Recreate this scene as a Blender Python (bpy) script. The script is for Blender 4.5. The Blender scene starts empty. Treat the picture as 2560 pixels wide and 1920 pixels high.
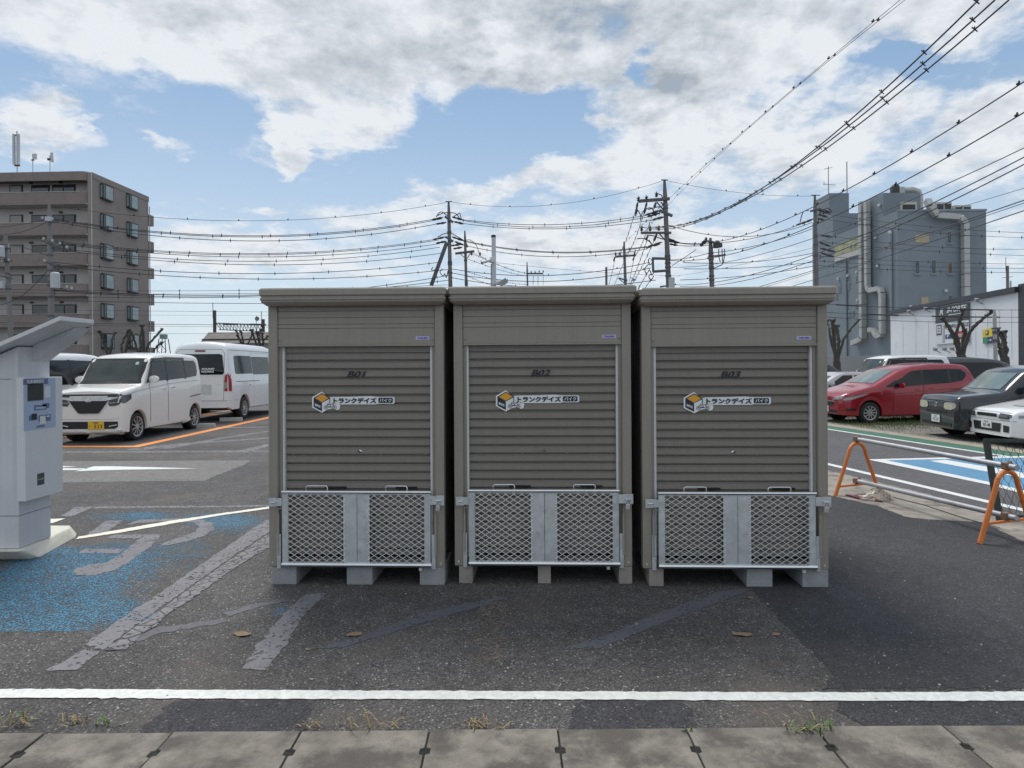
import bpy, bmesh, math, random
from mathutils import Vector, Matrix, geometry
from mathutils.bvhtree import BVHTree
R = math.radians
rnd = random.Random(7)
sc = bpy.context.scene
C = sc.collection

# ------------------------------------------------------------------ camera, world, sun, exposure
F, CX, CY, H, ROLL = 1620.0, 1280.0, 912.0, 1.55, R(0.45)     # measured from the photograph (2560 px wide)
cd = bpy.data.cameras.new("camera")
cd.sensor_width = 36.0
cd.lens = 36.0 * F / 2560.0
cd.shift_y = (CY - 960.0) / 2560.0
cd.clip_start, cd.clip_end = 0.05, 5000
cam = bpy.data.objects.new("camera", cd)
C.objects.link(cam)
cr, sr = math.cos(ROLL), math.sin(ROLL)
cam.matrix_world = Matrix(((cr, sr, 0, 0), (0, 0, -1, 0), (-sr, cr, 0, H), (0, 0, 0, 1)))
sc.camera = cam
sc.render.resolution_x, sc.render.resolution_y = 1024, 768
SUN_EL, SUN_AZ = 58.0, -20.0            # degrees; azimuth from +Y towards +X
sl = bpy.data.lights.new("sun", 'SUN')
sl.energy, sl.angle, sl.color = 2.5, R(24), (1.0, 0.955, 0.89)
sun = bpy.data.objects.new("sun", sl)
C.objects.link(sun)
sd = Vector((math.sin(R(SUN_AZ)) * math.cos(R(SUN_EL)), math.cos(R(SUN_AZ)) * math.cos(R(SUN_EL)), math.sin(R(SUN_EL))))
sun.rotation_euler = (-sd).to_track_quat('-Z', 'Y').to_euler()
sun.location = (0, 0, 40)
sc.view_settings.view_transform = 'Standard'
sc.view_settings.look = 'None'
sc.view_settings.gamma = 1.0
sc.view_settings.exposure = 0.14
sc.cycles.max_bounces = 6
sc.cycles.transparent_max_bounces = 12


def ray(x, y):
    u, v = (x - CX) / F, (CY - y) / F
    return Vector((u * cr + v * sr, 1.0, -u * sr + v * cr))


def P(x, y, Y):
    """pixel at depth Y -> world point"""
    return Vector((0, 0, H)) + ray(x, y) * Y


class NT:
    """tiny helper around a node tree"""
    def __init__(s, nt):
        s.nt = nt
        nt.nodes.clear()

    def n(s, t, **kw):
        nd = s.nt.nodes.new(t)
        for k, v in kw.items():
            setattr(nd, k, v)
        return nd

    def l(s, a, b):
        s.nt.links.new(a, b)

    def sock(s, inp, v):
        if isinstance(v, bpy.types.NodeSocket):
            s.l(v, inp)
        elif v is not None:
            inp.default_value = v

    def m(s, op, a, b=None, c=None, clamp=False):
        nd = s.n('ShaderNodeMath', operation=op, use_clamp=clamp)
        s.sock(nd.inputs[0], a)
        s.sock(nd.inputs[1], b)
        if c is not None:
            s.sock(nd.inputs[2], c)
        return nd.outputs[0]

    def vm(s, op, a, b=None, scale=None):
        nd = s.n('ShaderNodeVectorMath', operation=op)
        s.sock(nd.inputs[0], a)
        s.sock(nd.inputs[1], b)
        if scale is not None:
            s.sock(nd.inputs['Scale'], scale)
        return nd.outputs['Value'] if op in ('LENGTH', 'DOT_PRODUCT', 'DISTANCE') else nd.outputs[0]

    def noise(s, vec, scale, detail=4, rough=.55, col=False, dist=0):
        nd = s.n('ShaderNodeTexNoise')
        s.sock(nd.inputs['Vector'], vec)
        nd.inputs['Scale'].default_value = scale
        nd.inputs['Detail'].default_value = detail
        nd.inputs['Roughness'].default_value = rough
        nd.inputs['Distortion'].default_value = dist
        return nd.outputs['Color' if col else 'Fac']

    def voro(s, vec, scale, out='Distance', feature='F1'):
        nd = s.n('ShaderNodeTexVoronoi', feature=feature)
        s.sock(nd.inputs['Vector'], vec)
        nd.inputs['Scale'].default_value = scale
        return nd.outputs[out]

    def ss(s, v, a, b):
        nd = s.n('ShaderNodeMapRange', interpolation_type='SMOOTHSTEP')
        s.sock(nd.inputs[0], v)
        nd.inputs[1].default_value, nd.inputs[2].default_value = a, b
        return nd.outputs[0]

    def mr(s, v, a, b, c, d, clamp=True):
        nd = s.n('ShaderNodeMapRange', clamp=clamp)
        s.sock(nd.inputs[0], v)
        for i, q in enumerate((a, b, c, d)):
            nd.inputs[i + 1].default_value = q
        return nd.outputs[0]

    def mix(s, f, a, b, blend='MIX'):
        nd = s.n('ShaderNodeMix', data_type='RGBA', blend_type=blend)
        s.sock(nd.inputs[0], f)
        for i, q in ((6, a), (7, b)):
            if isinstance(q, bpy.types.NodeSocket):
                s.l(q, nd.inputs[i])
            else:
                nd.inputs[i].default_value = (*q[:3], 1)
        return nd.outputs[2]

    def scl(s, col, f):
        nd = s.n('ShaderNodeVectorMath', operation='SCALE')
        s.sock(nd.inputs[0], col)
        s.sock(nd.inputs['Scale'], f)
        return nd.outputs[0]


# ---- sky: Nishita plus broken cumulus defined on world directions (azimuth, elevation)
w = bpy.data.worlds.new("World")
sc.world = w
w.use_nodes = True
t = NT(w.node_tree)
sky = t.n('ShaderNodeTexSky', sky_type='NISHITA', sun_disc=False, sun_elevation=R(SUN_EL), sun_rotation=R(SUN_AZ),
          altitude=50, air_density=1.0, dust_density=.7, ozone_density=1.2)
tc = t.n('ShaderNodeTexCoord')
dvec = tc.outputs['Generated']
sep = t.n('ShaderNodeSeparateXYZ')
t.l(dvec, sep.inputs[0])
az0 = t.m('ARCTAN2', sep.outputs[0], sep.outputs[1])
el0 = t.m('ARCSINE', sep.outputs[2])
# cloud-deck coordinates give the perspective of a flat layer
den = t.m('ADD', t.m('MAXIMUM', sep.outputs[2], 0.0), 0.22)
cmb = t.n('ShaderNodeCombineXYZ')
t.l(t.m('DIVIDE', sep.outputs[0], den), cmb.inputs[0])
t.l(t.m('DIVIDE', sep.outputs[1], den), cmb.inputs[1])
cmb.inputs[2].default_value = 3.7
deck = cmb.outputs[0]
wn = t.noise(deck, 2.4, 9, .62, col=True)
ws = t.n('ShaderNodeSeparateColor')
t.l(wn, ws.inputs[0])
az = t.m('ADD', az0, t.m('MULTIPLY', t.m('SUBTRACT', ws.outputs[0], .5), .24))
el = t.m('ADD', el0, t.m('MULTIPLY', t.m('SUBTRACT', ws.outputs[1], .5), .17))
BLOBS = [  # centre and radii as seen in the photograph, weight
    (230, 30, 420, 118, 1.0), (700, 105, 380, 135, 1.1), (860, 255, 205, 125, 1.1), (730, 345, 60, 50, .9), (1100, 90, 380, 150, 1.1),
    (1420, 60, 330, 130, 1.2), (1760, 170, 330, 190, 1.1), (2200, 60, 520, 110, 1.0), (110, 320, 170, 90, 1.0),
    (250, 385, 100, 48, .8), (425, 342, 90, 26, .7), (268, 335, 40, 30, .6), (640, 515, 55, 30, .65), (545, 480, 55, 18, .55),
    (1140, 505, 190, 55, .8), (1360, 465, 190, 65, .8), (1720, 400, 330, 125, 1.0), (2120, 330, 300, 140, .9),
    (2500, 340, 210, 170, .9), (1505, 308, 55, 30, .75), (1280, 660, 1700, 80, .55), (880, 545, 190, 60, .55),
    (600, 600, 330, 60, .45), (1500, 590, 420, 70, .6), (1380, 300, 105, 90, -1.0), (1640, 160, 36, 40, -.8),
    (2270, 140, 150, 36, -.8), (2420, 118, 80, 26, -.5), (1230, 330, 140, 110, -.7), (1120, 395, 300, 40, -.5), (520, 420, 420, 70, -.5)]
acc = None
for (bx, by, rx, ry, wt) in BLOBS:
    d = ray(bx, by).normalized()
    a, e = math.atan2(d.x, d.y), math.asin(d.z)
    da = t.m('DIVIDE', t.m('SUBTRACT', az, a), rx / F * math.cos(a) ** 2)
    de = t.m('DIVIDE', t.m('SUBTRACT', el, e), ry / F * math.cos(a))
    q = t.m('SUBTRACT', 1.0, t.m('ADD', t.m('MULTIPLY', da, da), t.m('MULTIPLY', de, de)), clamp=True)
    q = t.m('MULTIPLY', t.m('POWER', q, .9), wt)
    acc = q if acc is None else t.m('ADD', acc, q)
def puff(vec):
    """cloud relief: fractal noise mixed with billows"""
    n_ = t.noise(vec, 4.0, 9, .60)
    n2 = t.noise(t.vm('ADD', vec, (3.1, 1.7, 0)), 5.5, 7, .62)
    bil = t.m('SUBTRACT', 1.0, t.m('MULTIPLY', t.m('ABSOLUTE', t.m('SUBTRACT', n2, .5)), 4.0))
    return t.m('ADD', t.m('MULTIPLY', n_, .78), t.m('MULTIPLY', bil, .20))


fb = puff(deck)
fb2 = puff(t.vm('ADD', deck, (.035, -.075, 0)))
big = t.noise(deck, .9, 3, .5)
behind = t.m('MULTIPLY', t.ss(t.m('ABSOLUTE', az0), .85, 1.3), t.mr(big, .35, .6, 0, 1.0))
high = t.m('MULTIPLY', t.ss(el0, .62, .9), t.mr(big, .35, .65, 0, 1.0))
acc = t.m('ADD', acc, t.m('MAXIMUM', behind, high))
GREY = [(1420, 70, 260, 110, .85), (1640, 235, 170, 70, .75), (1120, 60, 150, 90, .45), (1980, 40, 260, 70, .55), (620, 40, 330, 60, .35), (100, 330, 130, 50, .35), (1650, 560, 110, 50, .35),
        (1750, 120, 140, 60, .45), (960, 150, 140, 70, .3), (2300, 230, 140, 50, .25), (1300, 180, 120, 60, .3), (930, 540, 70, 40, .3)]
gacc = None
for (bx, by, rx, ry, wt) in GREY:
    d = ray(bx, by).normalized()
    a, e = math.atan2(d.x, d.y), math.asin(d.z)
    da = t.m('DIVIDE', t.m('SUBTRACT', az, a), rx / F * math.cos(a) ** 2 * 1.25)
    de = t.m('DIVIDE', t.m('SUBTRACT', el, e), ry / F * math.cos(a) * 1.25)
    q = t.m('SUBTRACT', 1.0, t.m('ADD', t.m('MULTIPLY', da, da), t.m('MULTIPLY', de, de)), clamp=True)
    q = t.m('MULTIPLY', q, wt)
    gacc = q if gacc is None else t.m('ADD', gacc, q)
fbc = t.m('SUBTRACT', fb, .532)
dens = t.m('ADD', t.m('MINIMUM', acc, 1.05), t.m('MULTIPLY', fbc, 3.0))
alpha = t.ss(dens, .06, .92)
thick = t.ss(dens, .45, 1.35)
relief = t.m('MULTIPLY', t.m('SUBTRACT', fb, fb2), 2.6)
patch = t.noise(deck, 1.9, 10, .62, dist=.3)
shade = t.m('ADD', t.m('MULTIPLY', thick, t.mr(patch, .38, .66, .0, .38)), t.m('MULTIPLY', gacc, t.mr(fb, .35, .7, .88, .32)))
shade = t.m('SUBTRACT', shade, relief, clamp=True)
ccol = t.mix(shade, (.755, .785, .82), (.34, .385, .435))
haze = t.m('POWER', t.m('SUBTRACT', 1.0, t.m('MAXIMUM', sep.outputs[2], 0.0), clamp=True), 9.0)
skycol = t.scl(sky.outputs[0], .105)
skycol = t.mix(t.m('MULTIPLY', haze, .85), skycol, (.66, .745, .82))
skycol = t.mix(.68, skycol, t.mix(t.ss(el0, .02, .5), (.60, .71, .80), (.225, .385, .60)))
final = t.mix(t.m('MULTIPLY', alpha, .96), skycol, ccol)
bg = t.n('ShaderNodeBackground')
t.l(final, bg.inputs[0])
bg.inputs[1].default_value = 1.0
w.cycles.sampling_method = 'MANUAL'
w.cycles.sample_map_resolution = 512
wo = t.n('ShaderNodeOutputWorld')
t.l(bg.outputs[0], wo.inputs[0])

# ------------------------------------------------------------------ helpers
MATS = {}


def mat(name, col, rough=.5, metal=0.0, var=.12, vs=6.0, bump=0.0, bs=60.0, coat=0.0, spec=.5, dirt=None, ds=2.0, dthr=(.55, .75), em=0, streak=0):
    """procedural material: base colour with noise variation, optional dirt colour in blotches and bump"""
    if name in MATS:
        return MATS[name]
    m = bpy.data.materials.new(name)
    MATS[name] = m
    m.use_nodes = True
    t = NT(m.node_tree)
    tc = t.n('ShaderNodeTexCoord')
    oi = t.n('ShaderNodeObjectInfo')
    o = t.vm('ADD', tc.outputs['Object'], t.vm('SCALE', (7.3, 4.1, 2.7), None, oi.outputs['Random']))
    nz = t.noise(o, vs, 5, .6)
    f = t.mr(nz, .25, .75, 1 - var, 1 + var)
    c = t.n('ShaderNodeRGB')
    c.outputs[0].default_value = (*col, 1)
    cc = t.scl(c.outputs[0], f)
    if streak:                                     # rain marks running down the sheet
        st_ = t.noise(t.vm('MULTIPLY', o, (26, 26, .8)), 1.0, 5, .6)
        cc = t.scl(cc, t.mr(st_, .3, .75, 1 - streak, 1 + streak * .6))
    if dirt:
        dn = t.noise(o, ds, 8, .65)
        cc = t.mix(t.ss(dn, *dthr), cc, dirt)
    b = t.n('ShaderNodeBsdfPrincipled')
    t.l(cc, b.inputs['Base Color'])
    if var < .02:
        b.inputs['Roughness'].default_value = rough
    else:
        t.l(t.mr(t.noise(o, vs * 2.3, 3), .3, .7, max(rough * .85, .01), min(rough * 1.15, 1)), b.inputs['Roughness'])
    b.inputs['Metallic'].default_value = metal
    b.inputs['Specular IOR Level'].default_value = spec
    b.inputs['Coat Weight'].default_value = coat
    b.inputs['Coat Roughness'].default_value = .06
    if em:
        b.inputs['Emission Color'].default_value = (*col, 1)
        b.inputs['Emission Strength'].default_value = em
    if bump:
        bp = t.n('ShaderNodeBump')
        bp.inputs['Strength'].default_value = bump
        bp.inputs['Distance'].default_value = .01
        t.l(t.noise(o, bs, 4, .6), bp.inputs['Height'])
        t.l(bp.outputs[0], b.inputs['Normal'])
    out = t.n('ShaderNodeOutputMaterial')
    t.l(b.outputs[0], out.inputs[0])
    return m


def put(ob, parent=None, loc=None):
    C.objects.link(ob)
    if parent is not None:
        ob.parent = parent
    if loc is not None:
        ob.location = loc
    return ob


def thing(name, label, cat, loc=(0, 0, 0), rotz=0.0, group=None):
    o = bpy.data.objects.new(name, None)
    o.empty_display_size = .1
    put(o, None, loc)
    o.rotation_euler = (0, 0, rotz)
    return tag(o, label, cat, group)


def tag(o, label=None, cat=None, group=None, kind=None):
    if label:
        o['label'] = label
    if cat:
        o['category'] = cat
    if group:
        o['group'] = group
    if kind:
        o['kind'] = kind
    return o


def copy_tree(o, parent=None):
    c = o.copy()
    C.objects.link(c)
    c.parent = parent
    for ch in [x for x in C.objects if x.parent == o]:
        copy_tree(ch, c)
    return c


class MB:
    """collects shapes, builds one mesh object"""
    def __init__(s):
        s.v, s.f, s.m = [], [], []

    def add(s, vs, fs, mi=0):
        b = len(s.v)
        s.v += [Vector(q) for q in vs]
        s.f += [tuple(b + i for i in f) for f in fs]
        s.m += [mi] * len(fs)
        return s

    def box(s, c, d, rot=None, mi=0):
        x, y, z = d[0] / 2, d[1] / 2, d[2] / 2
        vs = [Vector((i * x, j * y, k * z)) for k in (-1, 1) for j in (-1, 1) for i in (-1, 1)]
        if rot is not None:
            vs = [rot @ q for q in vs]
        c = Vector(c)
        return s.add([q + c for q in vs], [(0, 2, 3, 1), (4, 5, 7, 6), (0, 1, 5, 4), (2, 6, 7, 3), (0, 4, 6, 2), (1, 3, 7, 5)], mi)

    def bx(s, x0, x1, y0, y1, z0, z1, mi=0):
        return s.box(((x0 + x1) / 2, (y0 + y1) / 2, (z0 + z1) / 2), (abs(x1 - x0), abs(y1 - y0), abs(z1 - z0)), None, mi)

    def bar(s, a, b, w, h=None, mi=0, up=Vector((0, 0, 1))):
        a, b = Vector(a), Vector(b)
        h = h or w
        d = (b - a)
        L = d.length
        d.normalize()
        x = d.cross(up)
        if x.length < 1e-4:
            x = d.cross(Vector((0, 1, 0)))
        x.normalize()
        z = x.cross(d)
        m = Matrix((x, d, z)).transposed()
        return s.box((a + b) / 2, (w, L, h), m, mi)

    def tube(s, pts, r, n=8, mi=0, cap=True):
        pts = [Vector(p) for p in pts]
        rs = r if isinstance(r, (list, tuple)) else [r] * len(pts)
        b = len(s.v)
        prev = None
        for i, p in enumerate(pts):
            d = (pts[min(i + 1, len(pts) - 1)] - pts[max(i - 1, 0)])
            d.normalize()
            if prev is None:
                x = d.cross(Vector((0, 0, 1)))
                if x.length < .05:
                    x = d.cross(Vector((0, 1, 0)))
            else:
                x = prev - d * prev.dot(d)
            x.normalize()
            prev = x
            y = d.cross(x)
            for k in range(n):
                a = 2 * math.pi * k / n
                s.v.append(p + (x * math.cos(a) + y * math.sin(a)) * rs[i])
        for i in range(len(pts) - 1):
            for k in range(n):
                k2 = (k + 1) % n
                s.f.append((b + i * n + k, b + i * n + k2, b + (i + 1) * n + k2, b + (i + 1) * n + k))
                s.m.append(mi)
        if cap:
            s.f.append(tuple(b + k for k in range(n))[::-1])
            s.f.append(tuple(b + (len(pts) - 1) * n + k for k in range(n)))
            s.m += [mi, mi]
        return s

    def lathe(s, prof, n=24, axis='z', c=(0, 0, 0), mi=0):
        """prof: list of (r, h)"""
        b = len(s.v)
        c = Vector(c)
        for (r, h) in prof:
            for k in range(n):
                a = 2 * math.pi * k / n
                p = (r * math.cos(a), r * math.sin(a), h)
                if axis == 'y':
                    p = (p[0], h, p[1])
                elif axis == 'x':
                    p = (h, p[0], p[1])
                s.v.append(c + Vector(p))
        for i in range(len(prof) - 1):
            for k in range(n):
                k2 = (k + 1) % n
                s.f.append((b + i * n + k, b + i * n + k2, b + (i + 1) * n + k2, b + (i + 1) * n + k))
                s.m.append(mi)
        return s

    def prism(s, poly, o, ex, ey, ez, depth, mi=0):
        """2-D polygon in the ex/ey plane at o, thick along ez"""
        o, ex, ey, ez = Vector(o), Vector(ex), Vector(ey), Vector(ez)
        n = len(poly)
        vs = [o + ex * p[0] + ey * p[1] for p in poly] + [o + ex * p[0] + ey * p[1] + ez * depth for p in poly]
        fs = [tuple(range(n))[::-1], tuple(range(n, 2 * n))] + [(i, (i + 1) % n, n + (i + 1) % n, n + i) for i in range(n)]
        return s.add(vs, fs, mi)

    def build(s, name, m, parent=None, bevel=0, smooth=None, loc=None, fix=True):
        me = bpy.data.meshes.new(name)
        bm = bmesh.new()
        vs = [bm.verts.new(q) for q in s.v]
        for f, mi in zip(s.f, s.m):
            try:
                fc = bm.faces.new([vs[i] for i in f])
                fc.material_index = mi
            except ValueError:
                pass
        if fix:
            bmesh.ops.recalc_face_normals(bm, faces=bm.faces)
        if bevel:
            es = [e for e in bm.edges if len(e.link_faces) == 2 and e.calc_face_angle(0) > R(35)]
            bmesh.ops.bevel(bm, geom=es, offset=bevel, segments=2, profile=.6, affect='EDGES', clamp_overlap=True)
        bm.to_mesh(me)
        bm.free()
        for q in (m if isinstance(m, (list, tuple)) else [m]):
            me.materials.append(q)
        if smooth:
            for p in me.polygons:
                p.use_smooth = True
            me.set_sharp_from_angle(angle=R(smooth))
        ob = bpy.data.objects.new(name, me)
        return put(ob, parent, loc)


def text(name, s, m, parent, pos, h, right=(1, 0, 0), up=(0, 0, 1), bold=0.0, shear=0.0, width=None, thick=.0015, space=1.0, fat=0.0):
    """lettering as thin mesh, centred on pos; h = overall height of the glyph box"""
    cu = bpy.data.curves.new(name, 'FONT')
    cu.body = s
    cu.size = 1.0
    cu.offset = bold
    cu.shear = shear
    cu.space_character = space
    cu.resolution_u = 3
    cu.extrude = .0
    tmp = bpy.data.objects.new(name, cu)
    C.objects.link(tmp)
    dg = bpy.context.evaluated_depsgraph_get()
    me = bpy.data.meshes.new_from_object(tmp.evaluated_get(dg))
    C.objects.unlink(tmp)
    bpy.data.objects.remove(tmp)
    xs = [v.co.x for v in me.vertices]
    ys = [v.co.y for v in me.vertices]
    if not xs:
        print("EMPTY TEXT", s)
        xs, ys = [0, 1], [0, 1]
    k = h / max(max(ys) - min(ys), 1e-6)
    kx = k if width is None else width / max(max(xs) - min(xs), 1e-6)
    cx, cy = (max(xs) + min(xs)) / 2, (max(ys) + min(ys)) / 2
    rg, u = Vector(right).normalized(), Vector(up).normalized()
    nn = rg.cross(u)
    for v in me.vertices:
        v.co = Vector(pos) + rg * ((v.co.x - cx) * kx) + u * ((v.co.y - cy) * k) + nn * thick
    if fat:                                        # thicken strokes with two shifted copies
        b_ = MB()
        for i_, q_ in enumerate((-1, 0, 1)):
            b_.add([v.co + rg * fat * q_ + nn * .0002 * i_ + u * fat * .5 * q_ for v in me.vertices], [tuple(p.vertices) for p in me.polygons])
        return b_.build(name, m, parent, fix=False)
    me.materials.clear()
    me.materials.append(m)
    me.name = name
    ob = bpy.data.objects.new(name, me)
    return put(ob, parent)


# ground: our lot is level (z = 0); the road on the right falls away gently to a lot 0.2 m lower
FD = 6.0                                         # width of the falling strip


def gz(X, Y):
    d = (X - RE.x) * RN.x + (Y - RE.y) * RN.y
    return -0.2 * min(max(d / FD, 0.0), 1.0)


def G(x, y, dz=0.0):
    """pixel -> ground point"""
    r = ray(x, y)
    k = -H / r.z
    for _ in range(6):
        p = r * k
        k = (gz(p.x, p.y) - H) / r.z
    p = r * k
    return Vector((p.x, p.y, gz(p.x, p.y) + dz))


def G0(x, y):
    r = ray(x, y)
    return r * (-H / r.z) + Vector((0, 0, 0))


_a, _b = G0(2070, 1163), G0(2470, 1258)          # near white line of the road
RD = (_a - _b)
RD.z = 0
RD.normalize()                                   # along the road, away from the camera
RN = Vector((RD.y, -RD.x, 0))                    # across the road, to the right
RE = _b.copy()
RE.z = 0

# ------------------------------------------------------------------ ground, road and painted markings
def asphalt(name, dark, light, cell=120.0, spark=.05, macro=.28, tint=None, bump=.5, rough=.85):
    m = bpy.data.materials.new(name)
    MATS[name] = m
    m.use_nodes = True
    t = NT(m.node_tree)
    o = t.n('ShaderNodeTexCoord').outputs['Object']
    vc = t.voro(o, cell, 'Color')
    s3 = t.n('ShaderNodeSeparateColor')
    t.l(vc, s3.inputs[0])
    vd = t.voro(o, cell, 'Distance')
    c = t.mix(t.mr(s3.outputs[0], 0, 1, 0, 1), dark, light)
    c = t.mix(t.ss(s3.outputs[1], 1 - spark, 1 - spark * .4), c, tuple(min(q * 2.3, .42) for q in light))
    c = t.mix(t.m('MULTIPLY', t.ss(vd, .35, .75), .55), c, tuple(q * .35 for q in dark))
    f = t.mr(t.noise(o, .55, 7, .62, dist=.4), .3, .7, 1 - macro, 1 + macro)
    f2 = t.mr(t.noise(o, 9, 5, .6), .3, .7, .82, 1.18)
    c = t.scl(c, t.m('MULTIPLY', f, f2))
    if tint:
        c = t.mix(t.m('MULTIPLY', t.ss(t.noise(o, 1.1, 6, .6, dist=.6), .5, .72), .55), c, tint)
    b = t.n('ShaderNodeBsdfPrincipled')
    t.l(c, b.inputs['Base Color'])
    b.inputs['Roughness'].default_value = rough
    b.inputs['Specular IOR Level'].default_value = .35
    bp = t.n('ShaderNodeBump')
    bp.inputs['Strength'].default_value = bump
    bp.inputs['Distance'].default_value = .006
    t.l(t.m('SUBTRACT', t.noise(o, 40, 4, .6), vd), bp.inputs['Height'])
    t.l(bp.outputs[0], b.inputs['Normal'])
    t.l(b.outputs[0], t.n('ShaderNodeOutputMaterial').inputs[0])
    return m


def worn(name, col, keep=.8, scale=14.0, var=.12, edge=.1, rough=.6, fine=60.0, crack=None, attr=None):
    """road paint: opaque where the paint is left, see-through where it has worn off"""
    m = bpy.data.materials.new(name)
    MATS[name] = m
    m.use_nodes = True
    t = NT(m.node_tree)
    o = t.n('ShaderNodeTexCoord').outputs['Object']
    n1 = t.noise(o, scale, 8, .68)
    n2 = t.voro(o, fine, 'Color')
    s3 = t.n('ShaderNodeSeparateColor')
    t.l(n2, s3.inputs[0])
    v = t.m('ADD', t.m('MULTIPLY', n1, .55), t.m('MULTIPLY', s3.outputs[0], .45))
    if attr:
        a = t.n('ShaderNodeAttribute', attribute_name=attr)
        v = t.m('SUBTRACT', t.m('ADD', a.outputs['Fac'], .02), v)
        alpha = t.ss(v, -.03, .05)
    else:
        thr = 1 - keep
        alpha = t.ss(v, thr - edge * .5, thr + edge * .5)
    c = t.n('ShaderNodeRGB')
    c.outputs[0].default_value = (*col, 1)
    cc = t.scl(c.outputs[0], t.m('MULTIPLY', t.mr(t.noise(o, 5, 6, .65), .3, .7, 1 - var, 1 + var), t.mr(s3.outputs[1], 0, 1, .9, 1.1)))
    if crack:
        cv = t.voro(o, crack, 'Distance', 'DISTANCE_TO_EDGE')
        cc = t.mix(t.m('SUBTRACT', 1.0, t.ss(cv, .015, .06)), cc, (.03, .03, .035))
    b = t.n('ShaderNodeBsdfPrincipled')
    t.l(cc, b.inputs['Base Color'])
    b.inputs['Roughness'].default_value = rough
    bp = t.n('ShaderNodeBump')
    bp.inputs['Strength'].default_value = .25
    bp.inputs['Distance'].default_value = .004
    t.l(t.noise(o, 70, 4, .6), bp.inputs['Height'])
    t.l(bp.outputs[0], b.inputs['Normal'])
    tr = t.n('ShaderNodeBsdfTransparent')
    mx = t.n('ShaderNodeMixShader')
    t.l(alpha, mx.inputs[0])
    t.l(tr.outputs[0], mx.inputs[1])
    t.l(b.outputs[0], mx.inputs[2])
    t.l(mx.outputs[0], t.n('ShaderNodeOutputMaterial').inputs[0])
    return m


A_LOT = asphalt('lot_asphalt', (.055, .054, .056), (.145, .14, .136), 120, .05, .36, (.125, .104, .09))
A_NEW = asphalt('fresh_asphalt', (.036, .036, .041), (.078, .078, .085), 120, .02, .2)
A_ROAD = asphalt('road_asphalt', (.085, .083, .09), (.135, .13, .138), 140, .02, .1, None, .3)
A_PATCH = asphalt('old_paving', (.16, .155, .15), (.24, .235, .23), 150, .03, .12, None, .3)
A_GRAVEL = asphalt('gravel', (.10, .095, .085), (.30, .28, .25), 34, .08, .3, (.13, .12, .075), 1.0)
A_FAR = asphalt('far_asphalt', (.05, .05, .052), (.10, .10, .10), 60, .03, .2)
CONC = mat('weathered_concrete', (.27, .245, .21), .85, var=.3, vs=4, bump=.5, bs=90, dirt=(.12, .105, .09), ds=3.5, dthr=(.48, .68))
W_GREY = worn('faded_grey_line', (.165, .163, .18), .69, 7, .12, .12, .7, 70)
W_CRACK = worn('cracked_grey_line', (.175, .172, .185), .69, 7, .12, .12, .7, 70, crack=9)
W_DIM = worn('dim_grey_line', (.095, .097, .115), .75, 6, .15, .25, .7, 70)
W_THIN = worn('thin_grey_line', (.17, .17, .185), .62, 5, .12, .2, .7, 50)
W_WHITE = worn('white_line_paint', (.66, .68, .66), .80, 11, .06, .05, .55, 55)
W_CREAM = worn('cream_line_paint', (.72, .70, .60), .80, 11, .08, .05, .55, 55)
W_ORANGE = worn('orange_line_paint', (.80, .26, .035), .80, 9, .08, .08, .55, 50)
W_GREEN = worn('green_lane_paint', (.035, .13, .085), .80, 5, .15, .1, .7, 40)
W_BLUEROAD = worn('blue_road_paint', (.085, .235, .39), .82, 6, .1, .08, .6, 40)
W_TAN = worn('tan_kerb_concrete', (.30, .265, .21), .85, 6, .2, .05, .85, 60)
W_BLUE = worn('worn_blue_paint', (.05, .20, .33), .5, 5, .22, .1, .75, 130, attr='paint')


def sheet(name, px, m, level, label=None, pts=None, jit=0.0):
    if jit == 0 and name in ('faded_line', 'faded_letter', 'asphalt_patch', 'fresh_asphalt', 'old_pavement', 'gutter_pavement', 'front_line', 'white_line'):
        jit = {'faded_line': .006, 'faded_letter': .006, 'front_line': .0022, 'white_line': .004, 'fresh_asphalt': .008}.get(name, .008)
    ps = pts if pts else [G(x, y) for x, y in px]
    if jit:                                        # ragged, broken edges
        q = []
        for a, c in zip(ps, ps[1:] + ps[:1]):
            n = max(1, int((c - a).length / .03))
            for i in range(n):
                f = a.lerp(c, i / n)
                q.append(f + Vector((rnd.gauss(0, jit), rnd.gauss(0, jit), 0)))
        ps = q
    ps = [p + Vector((0, 0, .0015 * level)) for p in ps]
    tris = geometry.tessellate_polygon([ps])
    b = MB().add(ps, [tuple(q) for q in tris])
    o = b.build(name, m)
    for f in o.data.polygons:
        if f.normal.z < 0:
            f.flip()
    return tag(o, kind='structure')


# base ground: lot, sloping road verge, lower lot, far land; one sheet to the horizon
gb = MB()
for (d0, z0, d1, z1) in ((-900, 0, 0, 0), (0, 0, FD, -.2), (FD, -.2, 900, -.2)):
    q = []
    for (d, z, k) in ((d0, z0, -900), (d1, z1, -900), (d1, z1, 1500), (d0, z0, 1500)):
        p = RE + RN * d + RD * k
        q.append(Vector((p.x, p.y, z)))
    gb.add(q, [(0, 1, 2, 3)])
tag(gb.build('ground', A_LOT), kind='structure')


def strip(name, m, level, d0, d1, k0, k1, seg=1):
    """band parallel to the road; d across, k along"""
    b = MB()
    for i in range(seg):
        ka, kb = k0 + (k1 - k0) * i / seg, k0 + (k1 - k0) * (i + 1) / seg
        ps = []
        for d, k in ((d0, ka), (d1, ka), (d1, kb), (d0, kb)):
            p = RE + RN * d + RD * k
            ps.append(Vector((p.x, p.y, gz(p.x, p.y) + .0015 * level)))
        b.add(ps, [(0, 1, 2, 3)])
    return tag(b.build(name, m), kind='structure')


def rd(x, y):
    p = G(x, y) - RE
    return p.x * RN.x + p.y * RN.y


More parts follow.
